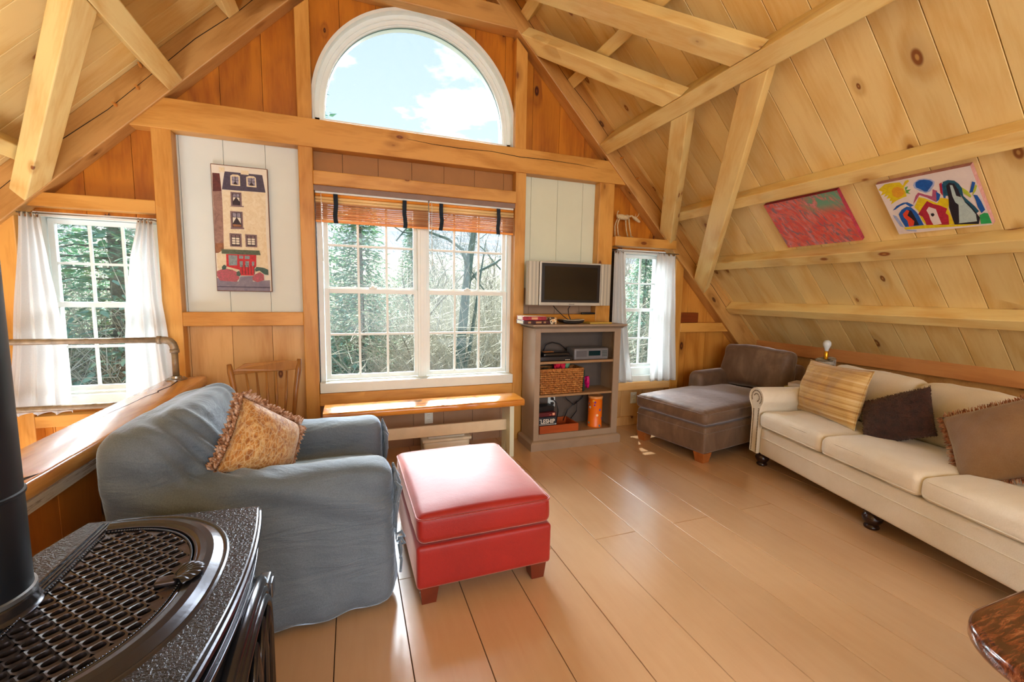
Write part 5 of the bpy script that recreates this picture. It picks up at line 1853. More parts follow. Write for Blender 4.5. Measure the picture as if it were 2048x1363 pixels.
# gold fringed pillow on the armchair
_n = NT('gold_crinkled_damask')
_v = _n.obj()
_w = _n.noise(_n.mapping(_v, (28, 28, 14)), 1, 5, .65, 2.2)
_k = _n.new('TexVoronoi', feature='DISTANCE_TO_EDGE'); _n.set(_k, 0, _n.mapping(_v, (1, 1, .7))); _k.inputs['Scale'].default_value = 62
_c = _n.ramp(_w, [(.32, L3('#8a4d14')), (.5, L3('#bd7f34')), (.68, L3('#dcb87c'))])
_c = _n.mix(_n.math('MULTIPLY', _n.smooth(_k.outputs[0], .12, .02), .4), _c, L3('#e6d2a8'))
_n.bump(_w, .8, .012)
M_GOLDP = _n.base(_c, .6)
_n.set(_n.b, 'Sheen Weight', .3)
_n = NT('tan_brown_fringe')
_f = _n.noise(_n.mapping(_n.obj(), (45, 45, 45)), 1, 3, .6)
M_FRINGE = _n.base(_n.ramp(_f, [(.35, L3('#7b4a2a')), (.5, L3('#b88a68')), (.65, L3('#ddc2b0'))]), .8)
t = thing('throw_pillow', 'gold crinkled pillow with a thick looped fringe on the blue armchair', 'pillow', (-.372, 2.05, .640), rot=Matrix.Rotation(R(55), 3, 'Z') @ Matrix.Rotation(R(-15), 3, 'X') @ Matrix.Rotation(R(38), 3, 'Y'))
pw, ph_ = .33, .32
m = MB(); pillow(m, pw, ph_, .20, Matrix(), 34, 34, .07, .010, 3)
m.build('cushion', M_GOLDP, t, smooth=True, merge=True)
m = MB()
random.seed(2)
pts = edge_path(pw, ph_, .07, 26)
for i in range(len(pts)):
    a, b = pts[i], pts[(i + 1) % len(pts)]
    d = Vector((b[0] - a[0], 0, b[1] - a[1]))
    if d.length < 1e-6:
        continue
    d.normalize()
    o_ = Vector((d.z, 0, -d.x))
    c = Vector((a[0], 0, a[1]))
    for q in range(3):
        y = (q - 1) * .014
        L_ = .026 + random.uniform(-.004, .005)
        s = d * random.uniform(-.004, .004)
        m.tube([c + Vector((0, y * .4, 0)), c + o_ * L_ * .7 + Vector((0, y, 0)) + s, c + o_ * L_ + Vector((0, y * 1.4, 0)) + s * 2, c + o_ * L_ * .6 + d * .007 + Vector((0, y * 1.2, 0)), c + d * .006], .0048, 5)
m.build('fringe', M_FRINGE, t, smooth=True)

# ================================================================== cream sofa
M_CREAM = fabric('cream_sofa_chenille', L3('#eee6d6'), L3('#ddd2bd'), rough=.85, sheen=.35, mott=3, bump=.25)
M_ESPR = plain('espresso_turned_wood', L3('#2c1712'), .18, var=.1)
SX = Vector((-.2402, -.9707, 0))
sofa_rz = math.atan2(SX.y, SX.x)
SO = (2.95, 2.40, 0)
t = sofa = thing('sofa', 'long cream three-seat sofa with rolled nailhead arms along the right slope', 'sofa', SO, sofa_rz)
TL = 1.82
MB().rbox(TL / 2, .43, .105, .018, 10, M=T_((TL / 2, .44, .205))).build('base', M_CREAM, t, smooth=True)
m = MB()
m.tube([(0.01 + i * (TL - .02) / 20, .0085, .235) for i in range(21)], .0032, 6)
m.build('welt_seam', M_CREAM, t, smooth=True)
MB().rbox(TL / 2, .085, .24, .04, 8, M=T_((TL / 2, .80, .50)) @ Matrix.Rotation(R(-6), 4, 'X')).build('back', M_CREAM, t, smooth=True)


def armsec(sg):
    """front outline of the rolled arm: narrow panel, round scroll on top, scroll leaning outward"""
    out = []
    out += [(-.082, .10), (-.082, .40), (-.094, .455)]
    cx, cz, rr = -.048, .535, .080
    for i in range(15):
        a = R(205 - i * 245 / 14)
        out.append((cx + rr * 1.04 * math.cos(a), cz + rr * math.sin(a)))
    out += [(.004, .45), (-.002, .40), (-.002, .10)]
    return [(sg * a, b) for a, b in out]


for k, (sg, x0) in enumerate(((1, 0.0), (-1, TL))):
    m = MB()
    sec = armsec(sg)
    prof = [(a + x0, b) for a, b in sec]
    cxx = sum(a for a, b in prof) / len(prof)
    czz = sum(b for a, b in prof) / len(prof)
    ys_ = [-.006, -.012, -.006, .01, .2, .45, .72, .84]
    sc_ = [.90, .97, 1.0, 1.0, 1.0, 1.0, 1.0, .98]
    vs = []
    for y, s_ in zip(ys_, sc_):
        for a, b in prof:
            aa = cxx + (a - cxx) * (1 - (1 - s_) * .6)
            vs.append((aa, y, b if s_ == 1 else czz + (b - czz) * (1 - (1 - s_) * .25)))
    N = len(prof)
    fs = [(i * N + j, i * N + (j + 1) % N, (i + 1) * N + (j + 1) % N, (i + 1) * N + j) for i in range(len(ys_) - 1) for j in range(N)]
    fs += [tuple(range(N)), tuple(range((len(ys_) - 1) * N, len(ys_) * N))]
    m.add(vs, fs)
    a_ = m.build('arm', M_CREAM, t, auto=60)
    # nailheads: a double row up the panel that curls into the scroll
    nh = MB()
    inset = .011
    path = []
    cx, cz = x0 + sg * -.048, .535
    path += [(x0 + sg * (-.082 + .012), .115 + i * .0125) for i in range(27)]
    path += [(x0 + sg * (-.002 - .014), .115 + i * .0125) for i in range(28)]
    path += [(cx + sg * .055 * math.cos(R(205 - i * 13)), cz + .055 * math.sin(R(205 - i * 13))) for i in range(20)]
    path += [(cx + sg * .030 * math.cos(R(150 - i * 24)), cz + .030 * math.sin(R(150 - i * 24))) for i in range(10)]
    for a, b in path:
        nh.lathe([(0.0048, 0), (.0042, .0022), (.0022, .0036), (0.0, .004)], M=T_((a, -.0075, b)) @ Matrix.Rotation(PI / 2, 4, 'X'), n=7, cap=False)
    q = nh.build('nailhead_trim', plain('antique_brass_nail', L3('#6f5e48'), .35, .6), a_, smooth=True)
seat = [(.012, .585), (.589, 1.195), (1.199, 1.808)]
for i, (a, b) in enumerate(seat):
    hw = (b - a) / 2
    MB().rbox(hw, .30, .062, .038, 12, fn=crown(.062, hw, .30, .026, i * 3 + 1, .009, 0, .004), M=T_(((a + b) / 2, .282, .378))).build('seat_cushion', M_CREAM, t, smooth=True)
    MB().tube([p + Vector(((a + b) / 2, .282, .420)) for p in loop(hw - .004, .296, 0, .05, 6)], .0032, 6, closed=True).build('piping', M_CREAM, t, smooth=True)
    MB().tube([p + Vector(((a + b) / 2, .282, .338)) for p in loop(hw + .003, .301, 0, .05, 6)], .0034, 6, closed=True).build('piping', M_CREAM, t, smooth=True)
for i, (a, b) in enumerate([(-.01, .628), (.636, 1.215), (1.222, 1.82)]):
    hw = (b - a) / 2

    def bc(p, hw=hw, i=i):
        q = crown(.085, hw, .2, 0, i * 5 + 2, .010)(p)
        k = max(0, 1 - (p.x / hw) ** 2) ** .5 * max(0, 1 - (p.z / .2) ** 2) ** .5
        q.y += -.050 * k if p.y < 0 else .02 * k
        q.z += .012 * math.cos(p.x / hw * 1.5) + .008 * snoise((p.x, 0, 0), 9, i)
        return q
    MB().rbox(hw, .080, .195, .065, 10, fn=bc, M=T_(((a + b) / 2, .610, .605)) @ Matrix.Rotation(R(-13), 4, 'X')).build('back_cushion', M_CREAM, t, smooth=True)
ft = [(.052, 0.0), (.030, 0.0), (.034, .006), (.040, .016), (.044, .030), (.030, .038), (.034, .046), (.047, .062), (.046, .078), (.040, .09), (.046, .097), (.046, .104)]
ft = [(.0, 0.0), (.030, 0.0), (.036, .004), (.038, .012), (.034, .020), (.030, .026), (.038, .034), (.049, .052), (.050, .066), (.044, .080), (.038, .088), (.046, .096), (.046, .106), (0, .106)]
for x, y in ((-.015, .055), (.915, .055), (TL + .02, .055), (.0, .80), (.915, .80), (TL, .80)):
    MB().lathe(ft, M=T_((x, y, 0)), n=24).build('foot', M_ESPR, t, auto=50)


def sofapt(x, y, z):
    return sofa.matrix_basis @ Vector((x, y, z))


def sofarot(yaw, lean, roll):
    return (sofa.matrix_basis.to_3x3() @ Matrix.Rotation(yaw, 3, 'Z') @ Matrix.Rotation(-lean, 3, 'X') @ Matrix.Rotation(roll, 3, 'Y'))


_n = NT('striped_gold_chenille')
_v = _n.obj(); _s = _n.new('SeparateXYZ'); _n.set(_s, 0, _v)
_wv = _n.noise(_n.mapping(_v, (3, 3, 3)), 1, 2)
_zz = _n.math('ADD', _s.outputs[2], _n.math('MULTIPLY', _wv, .012))
_st = _n.noise(_n.mapping(_n.new('CombineXYZ').outputs[0], (1, 1, 1)), 1, 1)
_cb = _n.new('CombineXYZ'); _n.set(_cb, 2, _n.math('MULTIPLY', _zz, 30.0))
_st = _n.noise(_cb.outputs[0], 1.0, 3, .7)
_c = _n.ramp(_st, [(.34, L3('#8f6230')), (.44, L3('#c09046')), (.55, L3('#d9b878')), (.68, L3('#e9d6ae'))])
_n.bump(_n.noise(_v, 16, 4, .6, .6), .5, .02)
M_STRIPE = _n.base(_c, .65)
_n.set(_n.b, 'Sheen Weight', .4)
t = thing('throw_pillow', 'large gold and cream striped pillow at the far arm of the cream sofa', 'pillow', sofapt(.250, .340, .640), rot=sofarot(R(-5), R(14), R(-1)))
m = MB(); pillow(m, .58, .41, .20, Matrix(), 40, 32, .08, .022, 8)
m.build('cushion', M_STRIPE, t, smooth=True, merge=True)
m = MB(); m.tube([(a, 0, b) for a, b in edge_path(.58, .41, .08, 12)], .004, 6, closed=True); m.build('edge_seam', M_STRIPE, t, smooth=True)

_n = NT('dark_brown_fur')
_v = _n.obj()
_f = _n.noise(_n.mapping(_v, (24, 24, 24)), 1, 5, .7, .6)
_c = _n.ramp(_f, [(.35, L3('#200d09')), (.65, L3('#46251c'))])
_n.bump(_n.noise(_n.mapping(_v, (120, 120, 120)), 1, 3, .7), .9, .006)
M_FUR = _n.base(_c, .85)
_n.set(_n.b, 'Sheen Weight', .25); _n.set(_n.b, 'Sheen Tint', (.8, .6, .55, 1))
t = thing('throw_pillow', 'dark brown furry pillow in the middle of the cream sofa', 'pillow', sofapt(.715, .360, .590), rot=sofarot(R(0), R(24), R(-30)))
m = MB(); pillow(m, .40, .31, .13, Matrix(), 40, 34, .03, .004, 5)
m.build('cushion', M_FUR, t, smooth=True, merge=True)
random.seed(8)
m = MB()
for i in range(1500):
    a, b = random.uniform(-1, 1), random.uniform(-1, 1)
    if random.random() < .45:
        (a, b) = random.choice([(math.copysign(1, a), b), (a, math.copysign(1, b))])
    e = ((1 - min(1, abs(a)) ** 2.6) ** .62) * ((1 - min(1, abs(b)) ** 2.6) ** .62)
    c = Vector((a * .20 * (1 - .03 * (1 - b * b) * abs(a) ** 3), -.065 * e, b * .155 * (1 - .03 * (1 - a * a) * abs(b) ** 3)))
    n_ = Vector((a * .5 * (1 - e), -1 * (.2 + e), b * .5 * (1 - e))).normalized()
    d = (n_ + Vector((random.uniform(-.7, .7), random.uniform(-.3, .1), random.uniform(-.7, .7)))).normalized()
    w_ = d.orthogonal().normalized() * .0016
    m.add([c - w_, c + w_, c + d * random.uniform(.008, .015)], [(0, 1, 2)])
m.build('fur', M_FUR, t)

M_BRN = fabric('brown_ribbed_velvet', L3('#94714a'), L3('#7a5832'), rough=.7, sheen=.5, mott=4, bump=.4)
t = thing('throw_pillow', 'brown pillow with a rust and tan fringe at the near end of the cream sofa', 'pillow', sofapt(1.275, .340, .635), rot=sofarot(R(0), R(26), R(-35)))
pw, ph_ = .46, .40
m = MB(); pillow(m, pw, ph_, .17, Matrix(), 36, 34, .06, .009, 12)
m.build('cushion', M_BRN, t, smooth=True, merge=True)
M_FR2 = NT('rust_tan_fringe')
_f = M_FR2.noise(M_FR2.mapping(M_FR2.obj(), (40, 40, 40)), 1, 3, .6)
M_FR2 = M_FR2.base(M_FR2.ramp(_f, [(.35, L3('#6a3620')), (.5, L3('#a8694a')), (.65, L3('#c9a888'))]), .8)
m = MB()
pts = edge_path(pw, ph_, .06, 60)
for i in range(len(pts)):
    a, b = pts[i], pts[(i + 1) % len(pts)]
    d = Vector((b[0] - a[0], 0, b[1] - a[1]))
    if d.length < 1e-6:
        continue
    d.normalize(); o_ = Vector((d.z, 0, -d.x)); c = Vector((a[0], 0, a[1]))
    for q in range(2):
        L_ = .028 + random.uniform(-.005, .005)
        y = random.uniform(-.006, .006)
        m.tube([c, c + o_ * L_ * .6 + Vector((0, y, 0)) + d * random.uniform(-.003, .003), c + o_ * L_ + Vector((0, y * 1.5, 0)) + d * random.uniform(-.006, .006)], [.0028, .0024, .001], 4)
m.build('fringe', M_FR2, t, smooth=True)

# ================================================================== brown chaise
_n = NT('brown_microsuede')
_v = _n.obj()
_f = _n.noise(_v, 3.2, 5, .65, .8)
_g2 = _n.noise(_n.mapping(_v, (3, 9, 3)), 1, 4, .6, 1.0)
_c = _n.ramp(_n.math('ADD', _n.math('MULTIPLY', _f, .6), _n.math('MULTIPLY', _g2, .4)), [(.35, L3('#5c4636')), (.55, L3('#745c49')), (.7, L3('#8f7660'))])
_n.bump(_n.noise(_v, 14, 4, .6), .25, .012)
M_SUEDE = _n.base(_c, .58)
_n.set(_n.b, 'Sheen Weight', .9); _n.set(_n.b, 'Sheen Tint', (.80, .78, .85, 1)); _n.set(_n.b, 'Sheen Roughness', .35)
crz = math.atan2(.17832, .98397)
t = ch = thing('chaise', 'brown suede chaise longue with one low arm in the right corner', 'chaise', (2.557, 2.541, 0), crz)
MB().rbox(.72, .352, .108, .020, 8, M=T_((.72, .354, .188))).build('base', M_SUEDE, t, smooth=True)
m = MB(); m.tube([p + Vector((.72, .354, .245)) for p in loop(.7215, .3535, 0, .02, 5)], .003, 6, closed=True); m.build('welt_seam', M_SUEDE, t, smooth=True)
MB().rbox(.60, .358, .062, .045, 10, fn=crown(.062, .60, .358, .035, 3, .005, 0, .006), M=T_((.585, .356, .362))).build('seat_cushion', M_SUEDE, t, smooth=True)
m = MB(); m.tube([p + Vector((.585, .356, .402)) for p in loop(.603, .361, 0, .045, 6)], .0035, 6, closed=True); m.build('piping', M_SUEDE, t, smooth=True)
MB().rbox(.34, .085, .165, .070, 8, fn=crown(.165, .34, .085, .006, 9, .004), M=T_((1.04, .655, .415))).build('arm', M_SUEDE, t, smooth=True)
MB().rbox(.10, .34, .27, .05, 8, M=T_((1.375, .354, .42)) @ Matrix.Rotation(R(4), 4, 'Y')).build('back', M_SUEDE, t, smooth=True)


def bcf(p):
    q = crown(.09, .1, .33, 0, 21, .010)(p)
    k = max(0, 1 - (p.y / .33) ** 2) ** .5 * max(0, 1 - (p.z / .2) ** 2) ** .5
    q.x += -.055 * k if p.x < 0 else 0
    q.z += .010 * math.sin(p.y * 9 + 1)
    return q


MB().rbox(.085, .335, .205, .060, 10, fn=bcf, M=T_((1.235, .345, .630)) @ Matrix.Rotation(R(10), 4, 'Y')).build('back_cushion', M_SUEDE, t, smooth=True)
M_FT = wood('honey_block_foot', L3('#b06a34'), L3('#96501e'), L3('#5a2a10'), 'X', .3, .05)
for x, y in ((.055, .055), (.055, .655), (1.38, .055), (1.38, .655)):
    m = MB()
    a, b = .050, .036
    q = [(x - a, y - a, .082), (x + a, y - a, .082), (x + a, y + a, .082), (x - a, y + a, .082), (x - b, y - b, 0), (x + b, y - b, 0), (x + b, y + b, 0), (x - b, y + b, 0)]
    m.add(q, [(0, 1, 2, 3), (4, 7, 6, 5), (0, 4, 5, 1), (1, 5, 6, 2), (2, 6, 7, 3), (3, 7, 4, 0)])
    m.build('foot', M_FT, t, bevel=.002)

# end table, books and the birch log lamp between chaise and sofa
t = thing('end_table', 'small wooden end table squeezed between the brown chaise and the cream sofa', 'table', (3.705, 2.545, 0), R(-3))
M_ET = wood('brown_table_wood', L3('#7a4a26'), L3('#5c3216'), L3('#3a1e0c'), 'X', .35, .1)
MB().box(-.29, .27, -.085, .085, .475, .500).build('table_top', M_ET, t, bevel=.003)
for sx in (-.26, .24):
    for sy in (-.065, .065):
        MB().box(sx - .014, sx + .014, sy - .014, sy + .014, 0, .475).build('leg', M_ET, t, bevel=.002)
bk = [('thin book with a pink spine, lowest of the stack behind the sofa arm', '#b8677a', .500, .036, 0.0, 3.515), ('book with a yellow spine, middle of the stack behind the sofa arm', '#d8c46a', .537, .030, .16, 3.545),
      ('white book, topmost of the stack behind the sofa arm', '#d9cfd0', .568, .030, .30, 3.575)]
for lb, hx_, z, th, rz_, x in bk:
    t = thing('book', lb, 'book', (x, 2.548, z + .0004), rz_, 'books stacked on the end table')
    MB().box(-.085, .085, -.065, .065, .003, th - .003).build('pages', M_CREAMC, t)
    m = MB().box(-.090, .090, -.068, .068, 0, .003).box(-.090, .090, -.068, .068, th - .003, th).box(-.090, -.086, -.068, .068, 0, th)
    m.build('cover', plain('book_cover_' + hx_[1:], L3(hx_), .5), t)
t = thing('table_lamp', 'birch log lamp with a bare white bulb and no shade behind the cream sofa', 'lamp', (3.875, 2.565, .5004))
_n = NT('birch_bark')
_v = _n.obj()
_f = _n.noise(_n.mapping(_v, (14, 14, 60)), 1, 5, .7, .5)
_c = _n.ramp(_f, [(.38, L3('#4a4038')), (.48, L3('#9a9488')), (.62, L3('#d8d4c8'))])
_n.bump(_f, .6, .01)
M_BIRCH = _n.base(_c, .8)
m = MB()
m.grid(28, 12, lambda u, v: Vector(((.074 + .006 * noise.noise(Vector((math.cos(u * 2 * PI) * 2, math.sin(u * 2 * PI) * 2, v * 5)))) * math.cos(u * 2 * PI), (.074 + .006 * noise.noise(Vector((math.cos(u * 2 * PI) * 2, math.sin(u * 2 * PI) * 2, v * 5)))) * math.sin(u * 2 * PI), v * .285 + (.02 * math.cos(u * 2 * PI) if v > .99 else 0))), close_u=True)
m.add([(.07 * math.cos(a * PI / 14), .07 * math.sin(a * PI / 14), .283 + .02 * math.cos(a * PI / 14)) for a in range(28)], [tuple(range(28))])
m.add([(.07 * math.cos(a * PI / 14), .07 * math.sin(a * PI / 14), 0) for a in range(28)], [tuple(range(28))])
m.build('log_base', M_BIRCH, t, auto=50)
MB().lathe([(.016, .285), (.017, .30), (.0165, .352), (.013, .358), (0, .358)], n=18).build('socket', plain('polished_brass', L3('#d8a02c'), .2, .9), t, auto=50)
MB().lathe([(.0, .352), (.012, .354), (.014, .366), (.020, .385), (.029, .405), (.0315, .420), (.029, .436), (.020, .448), (.008, .454), (.0, .4545)], n=24, cap=False).build('bulb', plain('frosted_bulb_glass', L3('#e6eef2'), .15, var=.01), t, smooth=True)

# ================================================================== half wall with its slab cap, and the pipe railing
m = MB()
random.seed(4)
y = -1.2
while y < 3.52:
    y2 = min(y + .2575, 3.52)
    m.t = random.random() + .01
    m.box(-.985, -.970, y + .0015, y2 - .0015, 0, .600)
    y = y2
o = struct(m.build('wall_half', wood('knotty_half_wall_boards', L3('#c5762a'), L3('#9c5214'), L3('#3c1a0a'), 'Z', .35, .75, flat='X'), bevel=.0015))
m = MB().box(-1.10, -.986, -1.2, 3.52, -.35, .600)
m.build('core', M_DARK, o)
m = MB().box(-1.114, -1.1005, -1.2, 3.52, -.35, .600)
m.build('stair_side_panel', M_GOLD, o)
m = MB()
m.box(-.975, -.950, -1.2, 3.52, .596, .634)
_n = NT('weathered_paint_trim')
_f = _n.noise(_n.mapping(_n.obj(), (30, 4, 60)), 1, 5, .75, .5)
m.build('weathered_trim', _n.base(_n.ramp(_f, [(.38, L3('#6f5a48')), (.46, L3('#b8ada0')), (.7, L3('#cfc8bf'))]), .7), o)
t = thing('pine_slab', 'thick live edge pine slab capping the half wall behind the blue armchair', 'slab', (-1.05, 1.2, .634))
m = MB()
ny = 120
vs = []
for i in range(ny):
    y = -1.2 + (3.50 + 1.2) * i / (ny - 1)
    e = -.945 + .012 * noise.noise(Vector((y * 1.6, 3, 0))) + .005 * noise.noise(Vector((y * 7, 1, 0)))
    e2 = -1.160 + .006 * noise.noise(Vector((y * 1.3, 9, 0)))
    for x, z in ((e2, .636), (e2, .700), (e - .010, .700), (e - .003, .696), (e, .686), (e + .003, .664), (e - .003, .646), (e - .010, .636)):
        vs.append((x, y, z))
fs = [(i * 8 + k, i * 8 + (k + 1) % 8, (i + 1) * 8 + (k + 1) % 8, (i + 1) * 8 + k) for i in range(ny - 1) for k in range(8)] + [tuple(range(8)), tuple(range((ny - 1) * 8, ny * 8))]
m.add(vs, fs)
M_LIVEY = wood('varnished_pine_cap', L3('#e8ab5c'), L3('#bb7030'), L3('#5c2410'), 'Y', 0.22, 0.6, 1.2, coat=1.0)
m.build('slab_body', M_LIVEY, t, world=True, auto=50)
# drying cracks in the top
m = MB()
random.seed(6)
pts = [(-1.075, 3.36), (-1.06, 3.20), (-1.075, 3.05), (-1.062, 3.02), (-1.085, 2.92), (-1.09, 2.72), (-1.105, 2.55)]
m.tube([(x, y, .6995) for x, y in pts], [.004, .003, .0035, .003, .002, .002, .001], 5)
m.prism([(-.955, 1.78), (-.985, 1.74), (-1.03, 1.66), (-1.005, 1.655), (-.972, 1.70)], .6992, .7012, lambda a, b, k: Vector((a, b, k)))
m.build('crack', M_DARK, t, world=True)

M_PIPE = plain('weathered_galvanised_pipe', L3('#9a8a72'), .42, .25, var=.15, sc=30)
t = thing('pipe_railing', 'two-bar railing of weathered metal pipe in front of the left window', 'railing', (-1.10, 3.42, .7005))
MB().tube([(-2.75, 3.42, .965), (-1.18, 3.42, .965)], .0185, 14).build('top_bar', M_PIPE, t, world=True, smooth=True)
MB().tube([(-2.75, 3.42, .553), (-1.162, 3.42, .553)], .0185, 14).build('lower_bar', M_PIPE, t, world=True, smooth=True)
MB().tube([(-1.10, 3.42, .706), (-1.10, 3.42, .905)], .0185, 14).build('upright', M_PIPE, t, world=True, smooth=True)
m = MB()
m.tube([(-1.19, 3.42, .965), (-1.168, 3.42, .965)], .0265, 14)
m.tube([(-1.17, 3.42, .965), (-1.145, 3.42, .963), (-1.122, 3.42, .955), (-1.108, 3.42, .938), (-1.101, 3.42, .915), (-1.10, 3.42, .895)], .0235, 14)
m.tube([(-1.10, 3.42, .902), (-1.10, 3.42, .880)], .0265, 14)
m.build('elbow', M_PIPE, t, world=True, smooth=True)
m = MB().lathe([(0, 0), (.060, 0), (.060, .006), (.052, .009), (.030, .011), (.028, .024), (.0, .024)], M=T_((-1.10, 3.42, .7005)), n=28)
for k in range(4):
    a = PI / 4 + k * PI / 2
    m.lathe([(.006, .009), (.006, .012), (.003, .0135), (0, .0135)], M=T_((-1.10 + .045 * math.cos(a), 3.42 + .045 * math.sin(a), .7005)), n=8)
m.build('floor_flange', plain('steel_flange', L3('#a8a49c'), .3, .8), t, world=True, auto=40)
for x in (-1.995, -2.75):
    m = MB()
    m.tube([(x, 3.42, -.3), (x, 3.42, 1.0)], .0185, 14)
    m.tube([(x - .04, 3.42, .965), (x + .04, 3.42, .965)], .0255, 14)
    m.tube([(x - .04, 3.42, .553), (x + .04, 3.42, .553)], .0255, 14)
    m.lathe([(.026, .93), (.0265, 1.0), (.020, 1.018), (.012, 1.026), (0, 1.03)], M=T_((x, 3.42, 0)), n=16)
    m.build('post', M_PIPE, t, world=True, smooth=True)

# ================================================================== cast iron stove
_n = NT('textured_cast_iron')
_v = _n.obj()
_b = _n.noise(_n.mapping(_v, (150, 150, 150)), 1, 2, .5, .8)
_n.bump(_b, .55, .006)
M_IRONT = _n.base(_n.ramp(_n.noise(_v, 6, 3), [(.3, L3('#303034')), (.7, L3('#3f3e42'))]), .30, Metallic=.7)
_n = NT('smooth_enamelled_iron')
_v = _n.obj()
_n.bump(_n.noise(_n.mapping(_v, (60, 60, 60)), 1, 3, .5), .06, .004)
M_IRON = _n.base(_n.ramp(_n.noise(_v, 6, 3), [(.3, L3('#3e3e43')), (.7, L3('#4c4b50'))]), .22, Metallic=.85)
M_IRONB = plain('brown_iron_grille', L3('#4a4344'), .26, .75, var=.08)
M_IRONIN = plain('dark_brown_iron', L3('#1c1210'), .6, .2)  # very dark brown base colour for the plate under the grille
M_FLUE = plain('matt_black_flue', L3('#1a1f26'), .42, .35, var=.05)
t = stove = thing('wood_stove', 'dark brown cast iron stove with a slotted top grille in the near left corner', 'stove', (-.47, 1.05, 0))
YC = 1.05
ZT = .680


def outline(off=0.0, n=40):
    """stove top outline, seen from above: bowed front to +x"""
    pts = []
    for i in range(n + 1):
        f_ = -1 + 2 * i / n
        y = YC + f_ * (.318 + off)
        x = -.238 - .030 * abs(f_) ** 2.0 + off
        pts.append((x, y))
    pts += [(-.663 - off, YC + .352 + off), (-.700 - off, YC + .22), (-.700 - off, YC - .22), (-.663 - off, YC - .352 - off)]
    return pts


def slab(m, off, z0, z1):
    m.prism(outline(off), z0, z1, lambda a, b, k: Vector((a, b, k)))


# D-shaped opening for the grille
XF = -.598


def dshape(ax, by, e=2.35, n=48, xf=XF):
    pts = []
    for i in range(n + 1):
        a = -PI / 2 + PI * i / n
        c, s_ = math.cos(a), math.sin(a)
        pts.append((xf + ax * abs(c) ** (2 / e), YC + by * math.copysign(abs(s_) ** (2 / e), s_)))
    return pts


def ring(m, A, B, za, zb):
    """surface between two outlines with equal counts"""
    n = len(A)
    m.add([(x, y, za) for x, y in A] + [(x, y, zb) for x, y in B], [(i, (i + 1) % n, n + (i + 1) % n, n + i) for i in range(n)])


# top plate with the opening: triangulated between the outlines
m = MB()
out = outline()
inn = dshape(.318, .345)
bm = bmesh.new()
vo_ = [bm.verts.new((x, y, ZT)) for x, y in out]
vi_ = [bm.verts.new((x, y, ZT)) for x, y in inn]
eo = [bm.edges.new((vo_[i], vo_[(i + 1) % len(vo_)])) for i in range(len(vo_))]
ei = [bm.edges.new((vi_[i], vi_[(i + 1) % len(vi_)])) for i in range(len(vi_))]
bmesh.ops.triangle_fill(bm, use_beauty=True, edges=eo + ei)
bm.verts.ensure_lookup_table()
bm.verts.index_update()
m.add([v.co.copy() for v in bm.verts], [tuple(v.index for v in f.verts) for f in bm.faces])
bm.free()
m.build('top_plate', M_IRONT, t, world=True)
m = MB()
for (o0, z0_), (o1, z1_) in zip([(0, ZT), (.003, ZT - .001), (.006, ZT - .006), (.004, ZT - .010), (.009, ZT - .012), (.011, ZT - .018), (.006, ZT - .022), (-.004, ZT - .030), (-.012, ZT - .040), (-.014, ZT - .052)],
                              [(.003, ZT - .001), (.006, ZT - .006), (.004, ZT - .010), (.009, ZT - .012), (.011, ZT - .018), (.006, ZT - .022), (-.004, ZT - .030), (-.012, ZT - .040), (-.014, ZT - .052), (-.02, ZT - .053)]):
    ring(m, outline(o0), outline(o1), z0_, z1_)
m.build('top_edge_moulding', M_IRON, t, world=True, auto=50)
# raised moulding round the grille
m = MB()
prof = [(.318, .345, 0.0), (.314, .341, .003), (.310, .337, .0032), (.306, .333, .001), (.300, .327, .004), (.288, .316, .0105), (.274, .303, .0125), (.262, .292, .0105), (.256, .286, .006), (.2545, .2845, .0065), (.251, .281, .0065), (.250, .280, -.006)]
for (a0, b0, z0_), (a1, b1, z1_) in zip(prof[:-1], prof[1:]):
    A, B = dshape(a0, b0), dshape(a1, b1)
    n = len(A)
    m.add([(x, y, ZT + z0_) for x, y in A] + [(x, y, ZT + z1_) for x, y in B], [(i, i + 1, n + i + 1, n + i) for i in range(n - 1)])
m.build('grille_surround', M_IRON, t, world=True, auto=60)
m = MB()
for k in range(3):
    m.box(XF - .030 + k * .010, XF - .025 + k * .010, YC - .335, YC + .335, ZT - .002, ZT + (.004 if k != 1 else .0025))
m.build('back_moulding', M_IRON, t, world=True, bevel=.0015)
m = MB()
bd = dshape(.2445, .2745, n=150)
for i, (x, y) in enumerate(bd[1:-1]):
    m.rbox(.0024, .0024, .0022, .0018, 2, M=T_((x, y, ZT + .003)))
for k in range(72):
    m.rbox(.0024, .0026, .0022, .0018, 2, M=T_((XF + .004, YC - .268 + k * .0075, ZT + .003)))
m.build('bead_trim', M_IRON, t, world=True)
# slotted grille: a 45 degree lattice of elongated openings
m = MB()
G = dshape(.242, .272, n=64)
ca, sa = math.cos(R(-47.5)), math.sin(R(-47.5))
U = Vector((ca, sa, 0))
V = Vector((-sa, ca, 0))
PU, PV = .0282, .0258


def inside(p, s_=1.0):
    x, y = p.x - XF, p.y - YC
    if x < .001:
        return False
    return (abs(x) / (.238 * s_)) ** 2.35 + (abs(y) / (.268 * s_)) ** 2.35 < 1


def clipD(poly):
    for i in range(len(G)):
        a, b = Vector(G[i]), Vector(G[(i + 1) % len(G)])
        d = b - a
        if d.length < 1e-9:
            continue
        outp = []
        n = len(poly)
        for j in range(n):
            p, q = poly[j], poly[(j + 1) % n]
            sp = d.x * (p[1] - a.y) - d.y * (p[0] - a.x)
            sq = d.x * (q[1] - a.y) - d.y * (q[0] - a.x)
            if sp >= 0:
                outp.append(p)
            if (sp >= 0) != (sq >= 0):
                f_ = sp / (sp - sq)
                outp.append((p[0] + (q[0] - p[0]) * f_, p[1] + (q[1] - p[1]) * f_))
        poly = outp
        if len(poly) < 3:
            return None
    return poly


